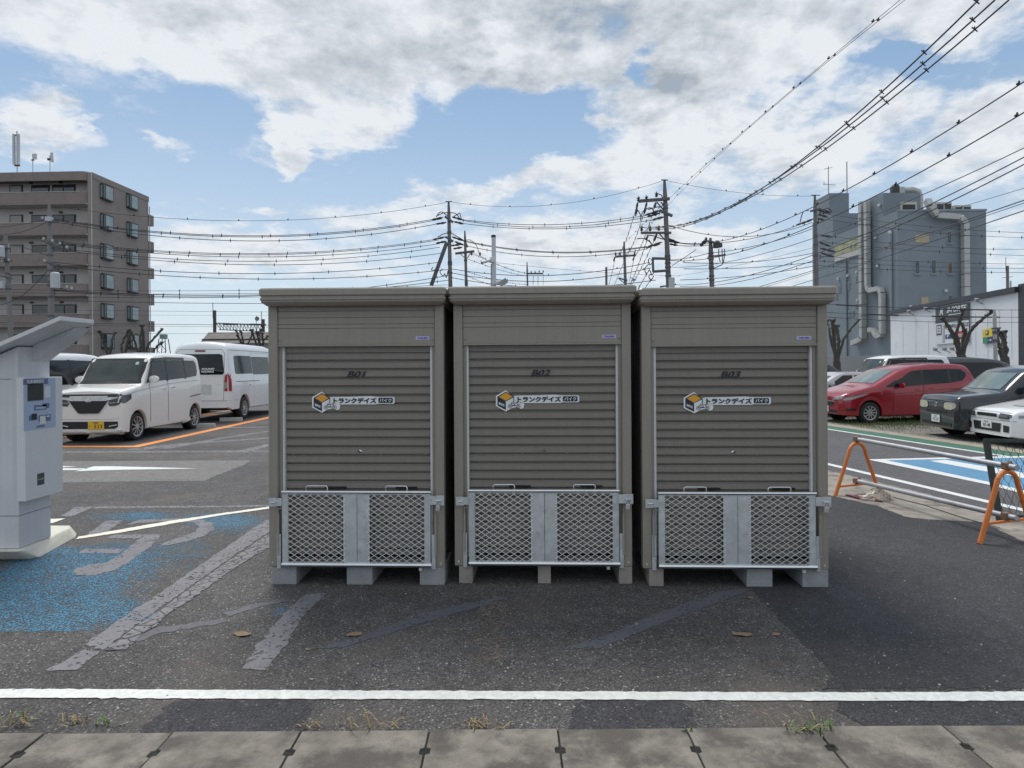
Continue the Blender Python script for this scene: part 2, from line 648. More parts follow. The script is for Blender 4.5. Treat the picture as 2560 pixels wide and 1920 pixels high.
dfar = rd(2286, 1106)
dgre = rd(2286, 1095)
dtan = rd(2286, 1089)
strip('road', A_ROAD, 1, 0, dfar + .1, -12, 60)
strip('road_edge', A_ROAD, 1, -.28, 0, -12, 60)
strip('road_edge_line', W_WHITE, 2, .0, .14, -10, 60)
strip('road_far_line', W_WHITE, 2, dfar - .07, dfar + .07, -10, 60)
strip('green_lane', W_GREEN, 1.5, dfar + .07, dgre, -12, 60)
strip('kerb', W_TAN, 2.2, dgre, dtan + .05, -12, 60)
strip('gravel_verge', A_GRAVEL, 1, dtan + .05, FD, -20, 70)
strip('gravel_lot', A_GRAVEL, 1, FD, 60, -20, 70)
print('ROAD', dfar, dgre, dtan)
sheet('blue_road_marking', [(2185, 1149), (2413, 1145), (2640, 1142), (2640, 1253), (2474, 1206)], W_BLUEROAD, 2)
sheet('marking_outline', [(2168, 1149), (2413, 1143), (2640, 1139), (2640, 1143.5), (2413, 1147), (2215, 1151), (2474, 1206), (2640, 1246), (2640, 1256), (2474, 1213)], W_WHITE, 3)
sheet('marking_bar', [(2324, 1152.7), (2363, 1150), (2470, 1168), (2640, 1196), (2640, 1210), (2470, 1180)], W_WHITE, 3)
# concrete gutter between the lot and the road, fresh asphalt beside the sheds
sheet('gutter_pavement', [(1900, 1133), (2070, 1176), (2286, 1228), (2470, 1274), (2700, 1335), (2700, 1420), (2455, 1306), (2309, 1299), (2263, 1292), (2195, 1266), (2071, 1238), (1900, 1210)], CONC, 2)
sheet('gutter_joint', [(2232, 1243), (2310, 1262), (2400, 1292), (2500, 1320), (2500, 1322), (2398, 1294), (2308, 1264), (2231, 1245)], mat('joint_dark', (.03, .03, .03), .9), 3)
sheet('fresh_asphalt', [(1860, 1455), (1945, 1545), (2030, 1628), (2085, 1690), (2050, 1722), (2560, 1722), (2900, 1722), (2900, 1500), (2455, 1304.5), (2309, 1297.5), (2263, 1290.5), (2195, 1264.5), (2071, 1236.5), (1980, 1228), (1860, 1240)], A_NEW, 1)
sheet('asphalt_patch', [(350, 1834), (415, 1768), (440, 1752), (770, 1750), (768, 1800), (762, 1834)], A_NEW, 1)
sheet('asphalt_patch', [(1420, 1834), (1427, 1790), (1450, 1752), (1700, 1748), (1725, 1775), (1745, 1832)], A_NEW, 1)
sheet('asphalt_patch', [(2130, 1800), (2085, 1770), (2090, 1754), (2700, 1752), (2700, 1840), (2260, 1835)], A_NEW, 1)
sheet('old_pavement', [(-250, 1155), (627, 1151), (610, 1163), (581, 1174), (548, 1186), (511, 1202), (300, 1204), (60, 1208), (-250, 1214)], A_PATCH, 1)
sheet('direction_arrow', [(188, 1178.5), (235, 1166), (280, 1166), (495, 1171.5), (300, 1174.8), (250, 1176)], W_WHITE, 2)
sheet('direction_arrow', [(-200, 1161), (60, 1163), (139, 1164.5), (195, 1167.2), (139, 1169), (-200, 1170.5)], W_WHITE, 2)
sheet('direction_arrow', [(-200, 1172), (139, 1170.8), (222, 1171.5), (190, 1175.3), (-200, 1179)], W_WHITE, 2)
# old greyed lines
sheet('faded_line', [(690, 1290), (630, 1322), (579, 1360), (470, 1434), (390, 1490), (300, 1550), (262, 1577), (208, 1614), (255, 1628), (340, 1563), (430, 1500), (540, 1420), (640, 1352), (690, 1318)], W_GREY, 2)
sheet('faded_line', [(690, 1324), (640, 1357), (540, 1426), (430, 1506), (340, 1568), (257, 1628), (312, 1627), (340, 1600), (400, 1556), (423, 1534), (468, 1506), (585, 1422), (640, 1388), (690, 1362)], W_CRACK, 3)
sheet('faded_line', [(206, 1625), (160, 1652), (117, 1677), (192, 1676), (225, 1650), (250, 1629)], W_GREY, 2)
sheet('faded_line', [(320, 1612), (345, 1590), (400, 1568), (470, 1559), (560, 1548), (560, 1556), (470, 1572), (400, 1583), (362, 1600)], W_DIM, 1.5)
sheet('faded_line', [(560, 1533), (640, 1510), (720, 1496), (722, 1503), (640, 1520), (575, 1541)], W_DIM, 1.5)
sheet('faded_line', [(602, 1672), (665, 1675), (712, 1614), (752, 1550), (790, 1508), (815, 1483), (765, 1486), (725, 1518), (690, 1556)], W_GREY, 1.5)
sheet('faded_line', [(775, 1623), (857, 1620), (950, 1591), (1100, 1545), (1204, 1516), (1290, 1487), (1186, 1505), (1070, 1530), (949, 1574), (880, 1600)], W_DIM, 1.5)
sheet('faded_line', [(1402, 1623), (1494, 1623), (1581, 1588), (1720, 1533), (1888, 1472), (1800, 1478), (1627, 1539), (1511, 1591)], W_DIM, 1.5)
sheet('faded_letter', [(361, 1337), (405, 1337), (370, 1372), (330, 1402), (290, 1425), (235, 1439), (195, 1438), (182, 1431), (190, 1421), (225, 1413), (270, 1407), (310, 1380)], W_GREY, 2)
sheet('faded_letter', [(268, 1347), (282, 1337.5), (361, 1337), (350, 1347)], W_GREY, 2)
sheet('faded_letter', [(195, 1384), (212, 1373), (312, 1373), (297, 1384)], W_GREY, 2)
sheet('faded_letter', [(399, 1363), (425, 1352), (485, 1332), (499, 1318), (483, 1307), (430, 1302), (335, 1310), (315, 1314), (345, 1300), (440, 1297), (500, 1299), (532, 1308), (536, 1322), (512, 1341), (460, 1356), (418, 1364)], W_GREY, 2)
sheet('faded_letter', [(215, 1338), (265, 1303), (309, 1301), (258, 1338)], W_GREY, 2)
sheet('faded_letter', [(150, 1291), (190, 1268), (235, 1268), (180, 1292)], W_GREY, 2)
sheet('faded_line', [(235, 1267), (700, 1263), (700, 1267), (235, 1272)], W_THIN, 1.5)
sheet('faded_line', [(120, 1128.5), (700, 1126.5), (700, 1130), (120, 1133)], W_THIN, 1.5)
sheet('faded_line', [(310, 1124), (470, 1107), (700, 1092), (700, 1095), (470, 1111), (345, 1127)], W_THIN, 2)
sheet('faded_line', [(395, 1122), (560, 1093), (700, 1073), (700, 1076), (560, 1097), (425, 1122)], W_THIN, 2.5)
sheet('faded_line', [(595, 1127), (700, 1103), (700, 1107), (635, 1127)], W_THIN, 2)
sheet('faded_line', [(460, 1070), (700, 1066), (700, 1068), (460, 1073)], W_THIN, 2)
sheet('white_line', [(190, 1349), (196, 1343), (420, 1304), (560, 1283), (700, 1264), (700, 1269), (560, 1288), (430, 1310), (300, 1333)], W_CREAM, 3.2)
sheet('white_line', [(60, 1300), (163, 1296.5), (131, 1308), (60, 1318)], W_CREAM, 2)
sheet('front_line', [(-500, 1722), (0, 1724), (430, 1726), (900, 1728), (1500, 1731), (2090, 1733), (2560, 1731), (3100, 1729), (3100, 1753), (2560, 1754), (2090, 1754), (1500, 1751), (900, 1750), (430, 1748), (0, 1746), (-500, 1744)], W_WHITE, 3)
sheet('orange_line', [(-100, 1114.5), (334, 1115), (500, 1079), (700, 1036), (700, 1040), (505, 1083), (345, 1118.5), (-100, 1118)], W_ORANGE, 3)
_p, _q = G(165, 1092), G(545, 1031)
sheet('orange_line', None, W_ORANGE, 3, pts=[_p + Vector((-.05, -1, 0)), _p + Vector((.05, -1, 0)), Vector((_p.x + .05, 24, 0)), Vector((_p.x - .05, 24, 0))])
_p = G(510, 1037)
sheet('orange_line', None, W_ORANGE, 3.5, pts=[Vector((-11, _p.y - .05, 0)), Vector((_p.x + 1.4, _p.y - .05, 0)), Vector((_p.x + 1.4, _p.y + .06, 0)), Vector((-11, _p.y + .06, 0))])

sheet('faded_line', [(1205, 1490), (1262, 1490), (1272, 1560), (1255, 1655), (1190, 1668), (1188, 1590)], worn('brown_worn_strip', (.15, .13, .112), .47, 9, .15, .3, .8, 80), 1.2)

# worn blue paint: a grid sheet whose paint density is stored per vertex
BL = [(60, 1500, 190, 85, .75), (0, 1560, 260, 40, .7), (200, 1440, 150, 60, .55), (110, 1400, 90, 40, .5), (280, 1390, 120, 40, .45), (330, 1530, 90, 40, .45),
      (365, 1288, 75, 16, .55), (250, 1292, 120, 22, .40), (600, 1305, 110, 34, .5), (450, 1360, 140, 40, .32), (520, 1300, 90, 20, .4), (700, 1530, 60, 26, .5), (420, 1440, 120, 60, .25), (560, 1400, 100, 50, .22)]
bb = MB()
nx, ny = 60, 44
vals = []
for j in range(ny + 1):
    for i in range(nx + 1):
        x, y = -120 + 900 * i / nx, 1270 + 330 * (j / ny)
        bb.v.append(G(x, y) + Vector((0, 0, .0018)))
        e = sum(wt * math.exp(-((x - bx) / rx) ** 2 - ((y - by) / ry) ** 2) for bx, by, rx, ry, wt in BL)
        if y > 1578:
            e *= max(0, 1 - (y - 1578) / 6)
        e *= min(1, max(0, (780 - x) / 60)) * min(1, max(0, (y - 1270) / 10))
        vals.append(min(e * .76, .478))
for j in range(ny):
    for i in range(nx):
        a = j * (nx + 1) + i
        bb.f.append((a, a + nx + 1, a + nx + 2, a + 1))
        bb.m.append(0)
ob = tag(bb.build('blue_paint', W_BLUE, fix=False), kind='structure')
at = ob.data.attributes.new('paint', 'FLOAT', 'POINT')
for i, v in enumerate(vals):
    at.data[i].value = v
for f in ob.data.polygons:
    if f.normal.z < 0:
        f.flip()

# concrete gutter covers along the front edge, each a slab with a lifting slot at the joint
slab_m = mat('gutter_slab', (.22, .20, .172), .85, var=.45, vs=7, bump=.8, bs=110, dirt=(.10, .09, .08), ds=4.2, dthr=(.42, .62))
y_back = G(1280, 1829).y
pitch = (G(1401, 1883) - G(1062, 1883)).length
x0 = G(1062, 1883).x
yslot = G(1280, 1882).y
SL = ['leftmost concrete gutter cover below the white line, weeds at its back edge', 'second concrete gutter cover from the left', 'third concrete gutter cover from the left, pale streak along its middle',
      'gutter cover with dark stains below the left shed', 'gutter cover below the middle shed, between two dark slots', 'gutter cover below the gap between the middle and right sheds', 'gutter cover with grass growing at its joint, below the right shed',
      'second gutter cover from the right', 'rightmost concrete gutter cover below the fresh asphalt']
for i in range(-4, 5):
    xa, xb = x0 + i * pitch + .004, x0 + (i + 1) * pitch - .004
    s = .017
    ya, yb, yc, yd = -.4 + yslot, yslot - .024, yslot + .024, y_back
    poly = [(xa, ya), (xb, ya), (xb, yb), (xb - s, yb + .006), (xb - s, yc - .006), (xb, yc), (xb, yd), (xa, yd), (xa, yc), (xa + s, yc - .006), (xa + s, yb + .006), (xa, yb)]
    cx = (xa + xb) / 2
    b = MB().prism([(p[0] - cx, p[1] - yslot) for p in poly], (0, 0, -.07), (1, 0, 0), (0, 1, 0), (0, 0, 1), .080)
    o = b.build('gutter_cover', slab_m, bevel=.004, loc=(cx, yslot, rnd.uniform(-.003, .003)))
    o.rotation_euler = (rnd.uniform(-.004, .004), rnd.uniform(-.004, .004), 0)
    tag(o, SL[i + 4], 'gutter cover', 'concrete gutter covers along the front edge')
# the channel below the covers shows dark through the slots
tag(MB().bx(-4, 4, yslot - .4, y_back, .0002, .002).build('gutter_channel', mat('channel_dark', (.012, .012, .012), .9)), kind='structure')

# ------------------------------------------------------------------ the three storage sheds
TAUPE = mat('taupe_steel', (.28, .257, .22), .42, var=.05, vs=3, coat=.15, streak=.07)
TAUPE2 = mat('taupe_slats', (.225, .21, .183), .45, var=.05, vs=3, coat=.1, streak=.06)
TAUPE_D = mat('taupe_shaded', (.20, .187, .165), .5, var=.08, vs=3)  # same taupe as the posts, with shade put into the colour
GALV = mat('galvanised_steel', (.60, .635, .655), .38, metal=.45, var=.18, vs=9, dirt=(.48, .51, .53), ds=14, dthr=(.45, .7))
GALV_W = mat('galvanised_wire', (.78, .80, .81), .4, metal=.35, var=.12, vs=30)
CHROME = mat('polished_steel', (.66, .68, .70), .16, metal=1.0, var=.06, vs=9)
BRASSY = mat('padlock_alloy', (.50, .50, .48), .4, metal=.5, var=.1, vs=20)
WHITE_P = mat('white_trim', (.62, .65, .65), .5, var=.05)
BLACK = mat('black_ink', (.018, .02, .028), .6, var=.05)
DARK = mat('dark_void', (.015, .015, .016), .9)
ST_W = mat('sticker_white', (.78, .81, .82), .5, var=.03)
ST_N = mat('sticker_navy', (.02, .024, .045), .5, var=.03)
ST_O = mat('sticker_orange', (.75, .36, .03), .5, var=.06, vs=30)
LAV = mat('lavender_plate', (.55, .53, .75), .45, var=.03)
LAVT = mat('plate_blue_ink', (.06, .05, .36), .5)
CBLK = mat('concrete_block', (.30, .315, .325), .9, var=.14, vs=9, bump=.7, bs=70, dirt=(.22, .22, .22), ds=6)
RUB = mat('rubber', (.02, .02, .021), .8, var=.1)

S0 = F / G(891.3, 1462).y                      # pixels per metre at the first shed's front


def ux(px, d=0):
    k = (G(891.3, 1462).y + d) / F
    return (px - 1280) * k - (891.3 - 1280) / S0


def uz(py, d=0):
    k = (G(891.3, 1462).y + d) / F
    return H - (py - 915.0) * k


def slat_profile(z0, z1, pitch):
    """zig-zag shutter section: flat face, rolled edge, deep groove"""
    pr = []
    z = z1
    while z > z0 + .005:
        for dz, y in ((0, 0.019), (.003, .010), (.0045, -.003), (.008, -.003), (.010, .0008), (.045, .0008), (.047, -.003), (.050, -.003), (.0515, .010), (.053, .019)):
            pr.append((max(z - dz * pitch / .0612, z0), y))
        z -= pitch
    return pr


def rib_panel(b, x, y0, y1, z0, z1, sgn, n=16):
    """side wall with vertical ribs"""
    k = (y1 - y0) / n
    for i in range(n):
        ya = y0 + i * k
        pts = [(0, 0), (.012, .25 * k), (.012, .6 * k), (0, .85 * k), (0, k)]
        for (a, u), (c, v) in zip(pts, pts[1:]):
            b.add([(x + sgn * a, ya + u, z0), (x + sgn * c, ya + v, z0), (x + sgn * c, ya + v, z1), (x + sgn * a, ya + u, z1)], [(0, 1, 2, 3)])


def hexlogo(parent):
    """box emblem with motorcycle and lettering, as flat sticker layers; local origin = hex centre, face towards -y"""
    y = -.0016
    e = ((1, 0, 0), (0, 0, 1), (0, -1, 0))
    hw, hh = .0715, .0765
    o = Vector((LX, LY, LZ))

    def lay(nm, poly, m, k, par):
        return MB().prism(poly, o + Vector((0, -.0007 * k, 0)), *e, .0005).build(nm, m, par)
    q = MB()
    outline = [(0, hh), (hw * .55, hh * .5), (hw, hh * .44), (hw, -.005), (hw * 1.72, -.010), (hw * 1.86, -.028), (hw * 1.78, -.052), (hw * 1.5, -.058), (hw * 1.1, -.045), (hw * .62, -.052), (0, -hh), (-hw, -hh * .5), (-hw, hh * .47)]
    stick = lay('logo_sticker', outline, ST_W, 1, parent)
    s = .84
    lay('box_side', [(-hw * s, hh * .40), (0, -hh * .07), (0, -hh * s * 1.03), (-hw * s, -hh * .44)], ST_N, 2, stick)
    lay('box_frame', [(-hw * s, hh * .40), (0, hh * .86), (hw * s, hh * .40), (hw * s, -.01), (hw * s * .9, -.01), (hw * s * .9, hh * .30), (0, -hh * .06)], ST_N, 2, stick)
    lay('box_lid', [(-hw * .70, hh * .385), (0, hh * .76), (hw * .70, hh * .385), (0, 0)], ST_O, 3, stick)
    text('box_lettering', 'BIKE', ST_W, stick, o + Vector((-hw * .42, -.0025, -hh * .33)), .017, right=(1, 0, -.42), up=(0, 0, 1), bold=.03, width=.044)
    # motorcycle drawing
    mb = MB()
    for cx in (.030, .0905):
        for k in range(14):
            a, b2 = 2 * math.pi * k / 14, 2 * math.pi * (k + 1) / 14
            for r0, r1 in ((.0125, .0155), (.004, .007)):
                mb.add([o + Vector((cx + r * math.cos(g), -.0026, -.038 + r * math.sin(g))) for r, g in ((r0, a), (r1, a), (r1, b2), (r0, b2))], [(0, 1, 2, 3)])
    for (a, c, wd) in (((.030, -.038), (.045, -.012), .003), ((.038, -.018), (.058, -.016), .005), ((.058, -.016), (.088, -.014), .004), ((.0905, -.038), (.078, -.016), .003), ((.045, -.034), (.072, -.034), .007), ((.058, -.020), (.066, -.034), .004), ((.040, -.010), (.050, -.008), .003)):
        mb.bar(o + Vector((a[0], -.0026, a[1])), o + Vector((c[0], -.0026, c[1])), .0006, wd)
    mb.build('motorcycle_drawing', ST_N, stick)
    # lettering with white surround
    lx0, lx1 = .080, .455
    zc = .011
    lay('lettering_surround', [(lx0 - .010, zc - .022), (lx0 + .012, zc - .028), (lx0 + .31, zc - .028), (lx0 + .328, zc - .024), (.518, zc - .024), (.526, zc - .017), (.526, zc + .019), (.518, zc + .026), (lx0 + .325, zc + .026), (lx0 + .27, zc + .031), (lx0 + .15, zc + .028), (lx0 - .010, zc + .026)], ST_W, 1, stick)
    text('lettering', 'トランクデイズ', ST_N, stick, o + Vector((lx0 + .160, -.0022, zc)), .041, bold=.055, shear=0, width=.314)
    lay('small_plate', [(.413, zc - .018), (.508, zc - .018), (.513, zc - .013), (.513, zc + .015), (.508, zc + .020), (.413, zc + .020), (.408, zc + .015), (.408, zc - .013)], ST_N, 2, stick)
    text('small_lettering', 'バイク', ST_W, stick, o + Vector((.461, -.0032, zc + .001)), .026, bold=.02, width=.086)
    return stick


def mesh_panel(b, x0, x1, z0, z1, y, px, pz, r, ph=0):
    """diamond wire mesh: two families of diagonal rods clipped to the rectangle"""
    sl = pz / px
    for sg in (1, -1):
        n0 = -int((z1 - z0) / pz) - 3
        for k in range(n0, int((x1 - x0) / px) + int((z1 - z0) / pz) + 3):
            xs = x0 + (k + ph) * px
            # line x = xs + sg*(z-z0)/sl
            a, c = z0, z1
            lim = sorted(((x0 - xs) * sl * sg + z0, (x1 - xs) * sl * sg + z0))
            a, c = max(a, lim[0]), min(c, lim[1])
            if c - a < .004:
                continue
            b.bar((xs + sg * (a - z0) / sl, y + sg * r * .6, a), (xs + sg * (c - z0) / sl, y + sg * r * .6, c), r * 2, r * 1.6)


def diamond(b, cx, y, cz, w, h, th, d):
    o = [(cx - w, cz), (cx, cz + h), (cx + w, cz), (cx, cz - h)]
    i = [(cx - w * .5, cz), (cx, cz + h * .5), (cx + w * .5, cz), (cx, cz - h * .5)]
    for k in range(4):
        k2 = (k + 1) % 4
        b.add([(o[k][0], y, o[k][1]), (o[k2][0], y, o[k2][1]), (i[k2][0], y - d, i[k2][1]), (i[k][0], y - d, i[k][1])], [(0, 1, 2, 3)])


LX = LY = LZ = 0


def make_shed(code, label, wire, W=1.0):
    global LX, LY, LZ
    r = thing('storage_shed', label, 'storage shed', group='motorcycle storage sheds')
    hb, D = .627, 1.95
    zb = uz(1418)
    zt, zf = uz(717, -.1), uz(762, -.1)
    # roof: stepped fascia swept round the box, closed by a slightly crowned top
    prof = [(-.040, zf), (-.012, zf + .022), (-.010, zf + .026), (-.010, zf + .036), (-.004, zf + .040), (-.004, zf + .052), (-.010, zf + .055), (-.010, zf + .064), (.0, zf + .072), (.0, zt - .014), (-.008, zt - .004), (-.026, zt)]
    b = MB()
    hx, y0, y1 = .655, -.10, D + .05
    rings = []
    for (o, z) in prof:
        h2, ya, yb = hx + o, y0 - o, y1 + o
        c = .012
        rings.append([(-h2 + c, ya, z), (h2 - c, ya, z), (h2, ya + c, z), (h2, yb, z), (-h2, yb, z), (-h2, ya + c, z)])
    n = 6
    for q in rings:
        b.v += [Vector(p) for p in q]
    for i in range(len(rings) - 1):
        for k in range(n):
            k2 = (k + 1) % n
            b.f.append((i * n + k, i * n + k2, (i + 1) * n + k2, (i + 1) * n + k))
            b.m.append(0)
    b.f += [tuple(range(n)), tuple((len(rings) - 1) * n + k for k in range(n))]
    b.m += [0, 0]
    b.build('roof', TAUPE, r, smooth=28)
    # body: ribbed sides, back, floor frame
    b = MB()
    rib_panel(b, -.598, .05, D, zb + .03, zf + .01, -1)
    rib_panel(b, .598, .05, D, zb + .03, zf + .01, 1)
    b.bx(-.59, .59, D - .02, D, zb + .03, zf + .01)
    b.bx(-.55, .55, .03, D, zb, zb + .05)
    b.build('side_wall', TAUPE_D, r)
    for sx in (-1, 1):
        p = MB()
        pl = [(sx * .627, 0), (sx * .567, 0), (sx * .561, .006), (sx * .561, .075), (sx * .627, .075)]
        p.prism(pl, (0, 0, zb), (1, 0, 0), (0, 1, 0), (0, 0, 1), zf + .012 - zb)
        p.build('corner_post', TAUPE, r, bevel=.004)
        MB().bx(sx * .561, sx * .541, .028, .08, zb + .02, uz(865) + .0).build('door_jamb', TAUPE, r, bevel=.002)
        MB().bx(sx * .5405, sx * .5245, .036, .085, zb + .05, uz(866)).build('guide_rail', WHITE_P, r, bevel=.002)
        MB().lathe([(0, 0), (.008, 0), (.008, .004), (0, .006)], 10, 'y', (sx * .60, -.004, zb + .03)).build('bolt', GALV, r)
    # header box
    b = MB()
    zs = [zf + .01, uz(777.4), uz(794), uz(810.5), uz(821), uz(861), uz(865.5)]
    for k, (za, zc) in enumerate(zip(zs, zs[1:])):
        yy = .012 if k < 5 else .006
        b.bx(-.56, .56, yy, .07, zc + (.003 if k < 4 else 0), za)
    b.build('header_panel', TAUPE, r, bevel=.0025)
    MB().bx(-.556, .556, .016, .06, zs[5], zs[0] - .01).build('header_backing', TAUPE_D, r)
    for sx in (-1, 1):
        MB().lathe([(.010, 0), (.010, -.003), (.006, -.005), (0, -.005)], 12, 'y', (sx * .545, .012, uz(849))).build('screw_cap', TAUPE, r)
    pl = MB().bx(.428, .524, .0105, .0125, uz(850), uz(841.6)).build('name_plate', LAV, r)
    text('plate_lettering', 'TAKUBO', LAVT, pl, (.476, .0095, uz(845.8)), .0145, bold=.03, shear=.25, width=.078, thick=0.0005)
    # shutter
    d = .06
    zs1, zs0 = uz(866, d), uz(1373, d)
    pitch = .0614
    zph = uz(946.0, d) + .002
    zph += pitch * int((zs1 - zph) / pitch)
    pr = [(zs1, -.001), (zph, -.001)] + slat_profile(zs0, zph, pitch)
    b = MB()
    for (z, y) in pr:
        b.v += [Vector((-.526, d + y, z)), Vector((.526, d + y, z))]
    for i in range(len(pr) - 1):
        b.f.append((2 * i, 2 * i + 1, 2 * i + 3, 2 * i + 2))
        b.m.append(0)
    b.bx(-.526, .526, d - .006, d + .012, zs0 - .035, zs0)
    sh = b.build('shutter', TAUPE2, r)
    MB().bx(-.526, .526, d + .02, d + .03, zb, zs1).build('shutter_backing', DARK, sh)
    text('unit_number', code, BLACK, sh, (ux(894, d) - .002, d - .0065, uz(935.5, d)), .041, bold=.0, shear=.28, width=.133, fat=.0028)
    LX, LY, LZ = ux(805.8, d), d - .0045, uz(1005, d)
    hexlogo(sh)
    b = MB()
    diamond(b, ux(900, d), d - .002, uz(1128.5, d), .021, .014, .004, .006)
    b.build('shutter_lock', CHROME, sh)
    b = MB()
    for zx in (308, 683, 1044, 1414):
        for zy in (1445, 1478):
            b.lathe([(.0035, 0), (.0025, -.003), (0, -.0035)], 8, 'y', (ux(640 + zx / 3.318, d), d - .001, uz(690 + zy / 3.318, d)))
    b.build('rivet', CHROME, sh)
    for px in (840, 1018):
        MB().bx(ux(px - 27, d), ux(px + 27, d), d - .010, d - .002, uz(1221, d), uz(1216, d)).build('pull_recess', DARK, sh, bevel=.002)
    # ramp gate, hinged at the bottom, in front of the opening
    gx0, gx1 = ux(707), ux(1080)
    gy = -.022
    zt2, zb2 = uz(1229), uz(1410)
    g = MB()
    oz0, oz1, i0, i1 = zb2 + .012, zt2 - .010, gx0 + .042, gx1 - .046
    o_ = [(gx0, oz0), (gx1 - .003, oz0), (gx1 - .003, oz1), (gx0, oz1)]
    i_ = [(i0, oz0 + .007), (i1, oz0 + .007), (i1, oz1 - .007), (i0, oz1 - .007)]
    g.v = [Vector((x, y, z)) for y in (gy - .004, gy + .022) for q in (o_, i_) for (x, z) in q]
    for k in range(4):
        k2 = (k + 1) % 4
        for f in ((k, k2, 4 + k2, 4 + k), (8 + k, 12 + k, 12 + k2, 8 + k2), (k, 8 + k, 8 + k2, k2), (4 + k, 4 + k2, 12 + k2, 12 + k)):
            g.f.append(f)
            g.m.append(0)
    gate = g.build('ramp_gate', GALV, r, bevel=.002)
    MB().tube([(gx0 - .002, gy, zt2), (gx1 + .002, gy, zt2)], .0125, 14).build('top_rail', CHROME, gate, smooth=40)
    MB().tube([(gx0 - .002, gy, zb2), (gx1 + .004, gy, zb2)], .0175, 14).build('bottom_rail', CHROME, gate, smooth=40)
    m0, m1 = ux(861), ux(927)
    mc = ux(895.6)
    c = MB().bx(m0, mc - .0015, gy - .002, gy + .004, zb2 + .012, zt2 - .012).bx(mc + .0015, m1, gy - .002, gy + .004, zb2 + .012, zt2 - .012)
    c.build('centre_plate', GALV, gate, bevel=.0015)
    for (a, e) in ((gx0 + .042, m0 + .012), (m1 - .012, gx1 - .046)):
        b = MB()
        mesh_panel(b, a, e, zb2 + .012, zt2 - .018, gy - .004, .0575, .0382, .0022, .3)
        b.build('wire_mesh', wire, gate)
    b = MB()
    for xx in (m0 + .01, m1 - .01):
        for k in range(12):
            b.lathe([(.006, 0), (.004, -.004), (0, -.005)], 6, 'y', (xx, gy - .004, zb2 + .04 + k * .0382))
    b.build('weld', GALV_W, gate)
    for p0, p1 in ((768, 821), (968, 1021)):
        a, e, zz = ux(p0), ux(p1), uz(1213.5)
        MB().tube([(a, gy, zt2), (a, gy, zz - .012), (a + .004, gy, zz - .003), (a + .012, gy, zz), (e - .012, gy, zz), (e - .004, gy, zz - .003), (e, gy, zz - .012), (e, gy, zt2)], .0055, 8).build('gate_handle', CHROME, gate, smooth=50)
    # latch plates and gas struts at both sides
    for sx, (xa, xb, za, zc) in ((-1, (ux(675), ux(707), uz(1263), uz(1244))), (1, (ux(1078), ux(1114), uz(1259), uz(1237)))):
        l = MB().bx(xa, xb, -.034, -.028, za, zc)
        l.bx((xa if sx < 0 else xb - .055), (xa + .055 if sx < 0 else xb), -.036, -.0335, za - .004, zc + .004)
        l = l.build('latch_plate', GALV, r, bevel=.0015)
        xm = xa + .033 if sx < 0 else xb - .038
        MB().tube([(xm - .018, -.035, (za + zc) / 2), (xm - .014, -.047, (za + zc) / 2), (xm + .014, -.047, (za + zc) / 2), (xm + .018, -.035, (za + zc) / 2)], .0045, 6).build('staple', CHROME, l)
        xs = ux(695.5) if sx < 0 else ux(1091)
        st = MB().tube([(xs, -.012, uz(1382)), (xs, -.012, uz(1285))], .0085, 10)
        st.tube([(xs, -.012, uz(1285)), (xs, -.012, uz(1271))], .004, 8)
        st.tube([(xs - sx * .0 - .012, -.012, uz(1271)), (xs + .012 - sx * .02, -.012, uz(1271))], .0045, 6)
        st.tube([(xs - .012, -.012, uz(1386)), (xs + .016, -.012, uz(1386))], .005, 6)
        st.build('gas_strut', mat('strut_grey', (.30, .29, .26), .45, var=.05), r, smooth=40)
        xh = -.5515 if sx < 0 else .5515
        MB().bx(xh - .014, xh + .014, -.014, .0, uz(1421), uz(1335)).build('hinge_bracket', GALV, r, bevel=.002)
    fx = ux(1053)
    MB().tube([(fx, gy + .015, zb2 - .012), (fx, gy + .015, zb2 - .04)], .013, 10).build('gate_foot', WHITE_P, gate, smooth=40)
    return r


GALV_WB = mat('bright_wire', (.85, .87, .88), .4, metal=.35, var=.08, vs=30)
sheds = []
for code, px, py, kx, lab, wire in (('B01', 891.3, 1462, 1.0, 'taupe steel storage shed numbered B01, nearest the payment machine', GALV_W),
                                    ('B02', 1358.2, 1459, 1.0, 'taupe steel storage shed numbered B02, between the two others', GALV_WB),
                                    ('B03', 1838.6, 1467, 1.012, 'taupe steel storage shed numbered B03, beside the orange barrier', GALV_W)):
    s = make_shed(code, lab, wire)
    g = G(px, py)
    s.location = g
    s.rotation_euler = (0, R(.10 if code != 'B01' else .2), R(-2.0 if code != 'B03' else -2.4))
    s.scale = (kx, kx, 1.0 if code != 'B03' else .986)
    sheds.append((s, g))
bpy.context.view_layer.update()
# padlocks hang from the right-hand latches
for (s, g), lab in zip(sheds, ('padlock hanging on the latch of shed B01', 'padlock hanging on the latch of shed B02', 'padlock hanging on the latch of shed B03')):
    x, z = ux(1101), uz(1250)
    b = MB().box((0, -.004, -.045), (.030, .018, .040))
    o = thing('padlock', lab, 'padlock', group='padlocks on the shed gates')
    b.build('lock_body', BRASSY, o, bevel=.005)
    MB().tube([(-.010, -.004, -.026), (-.010, -.004, -.006), (-.006, -.004, .003), (0, -.004, .006), (.006, -.004, .003), (.010, -.004, -.006), (.010, -.004, -.026)], .0035, 6).build('shackle', CHROME, o, smooth=50)
    o.location = s.matrix_world @ Vector((x, -.050, z))
    o.rotation_euler = (0, R(6), s.rotation_euler[2])
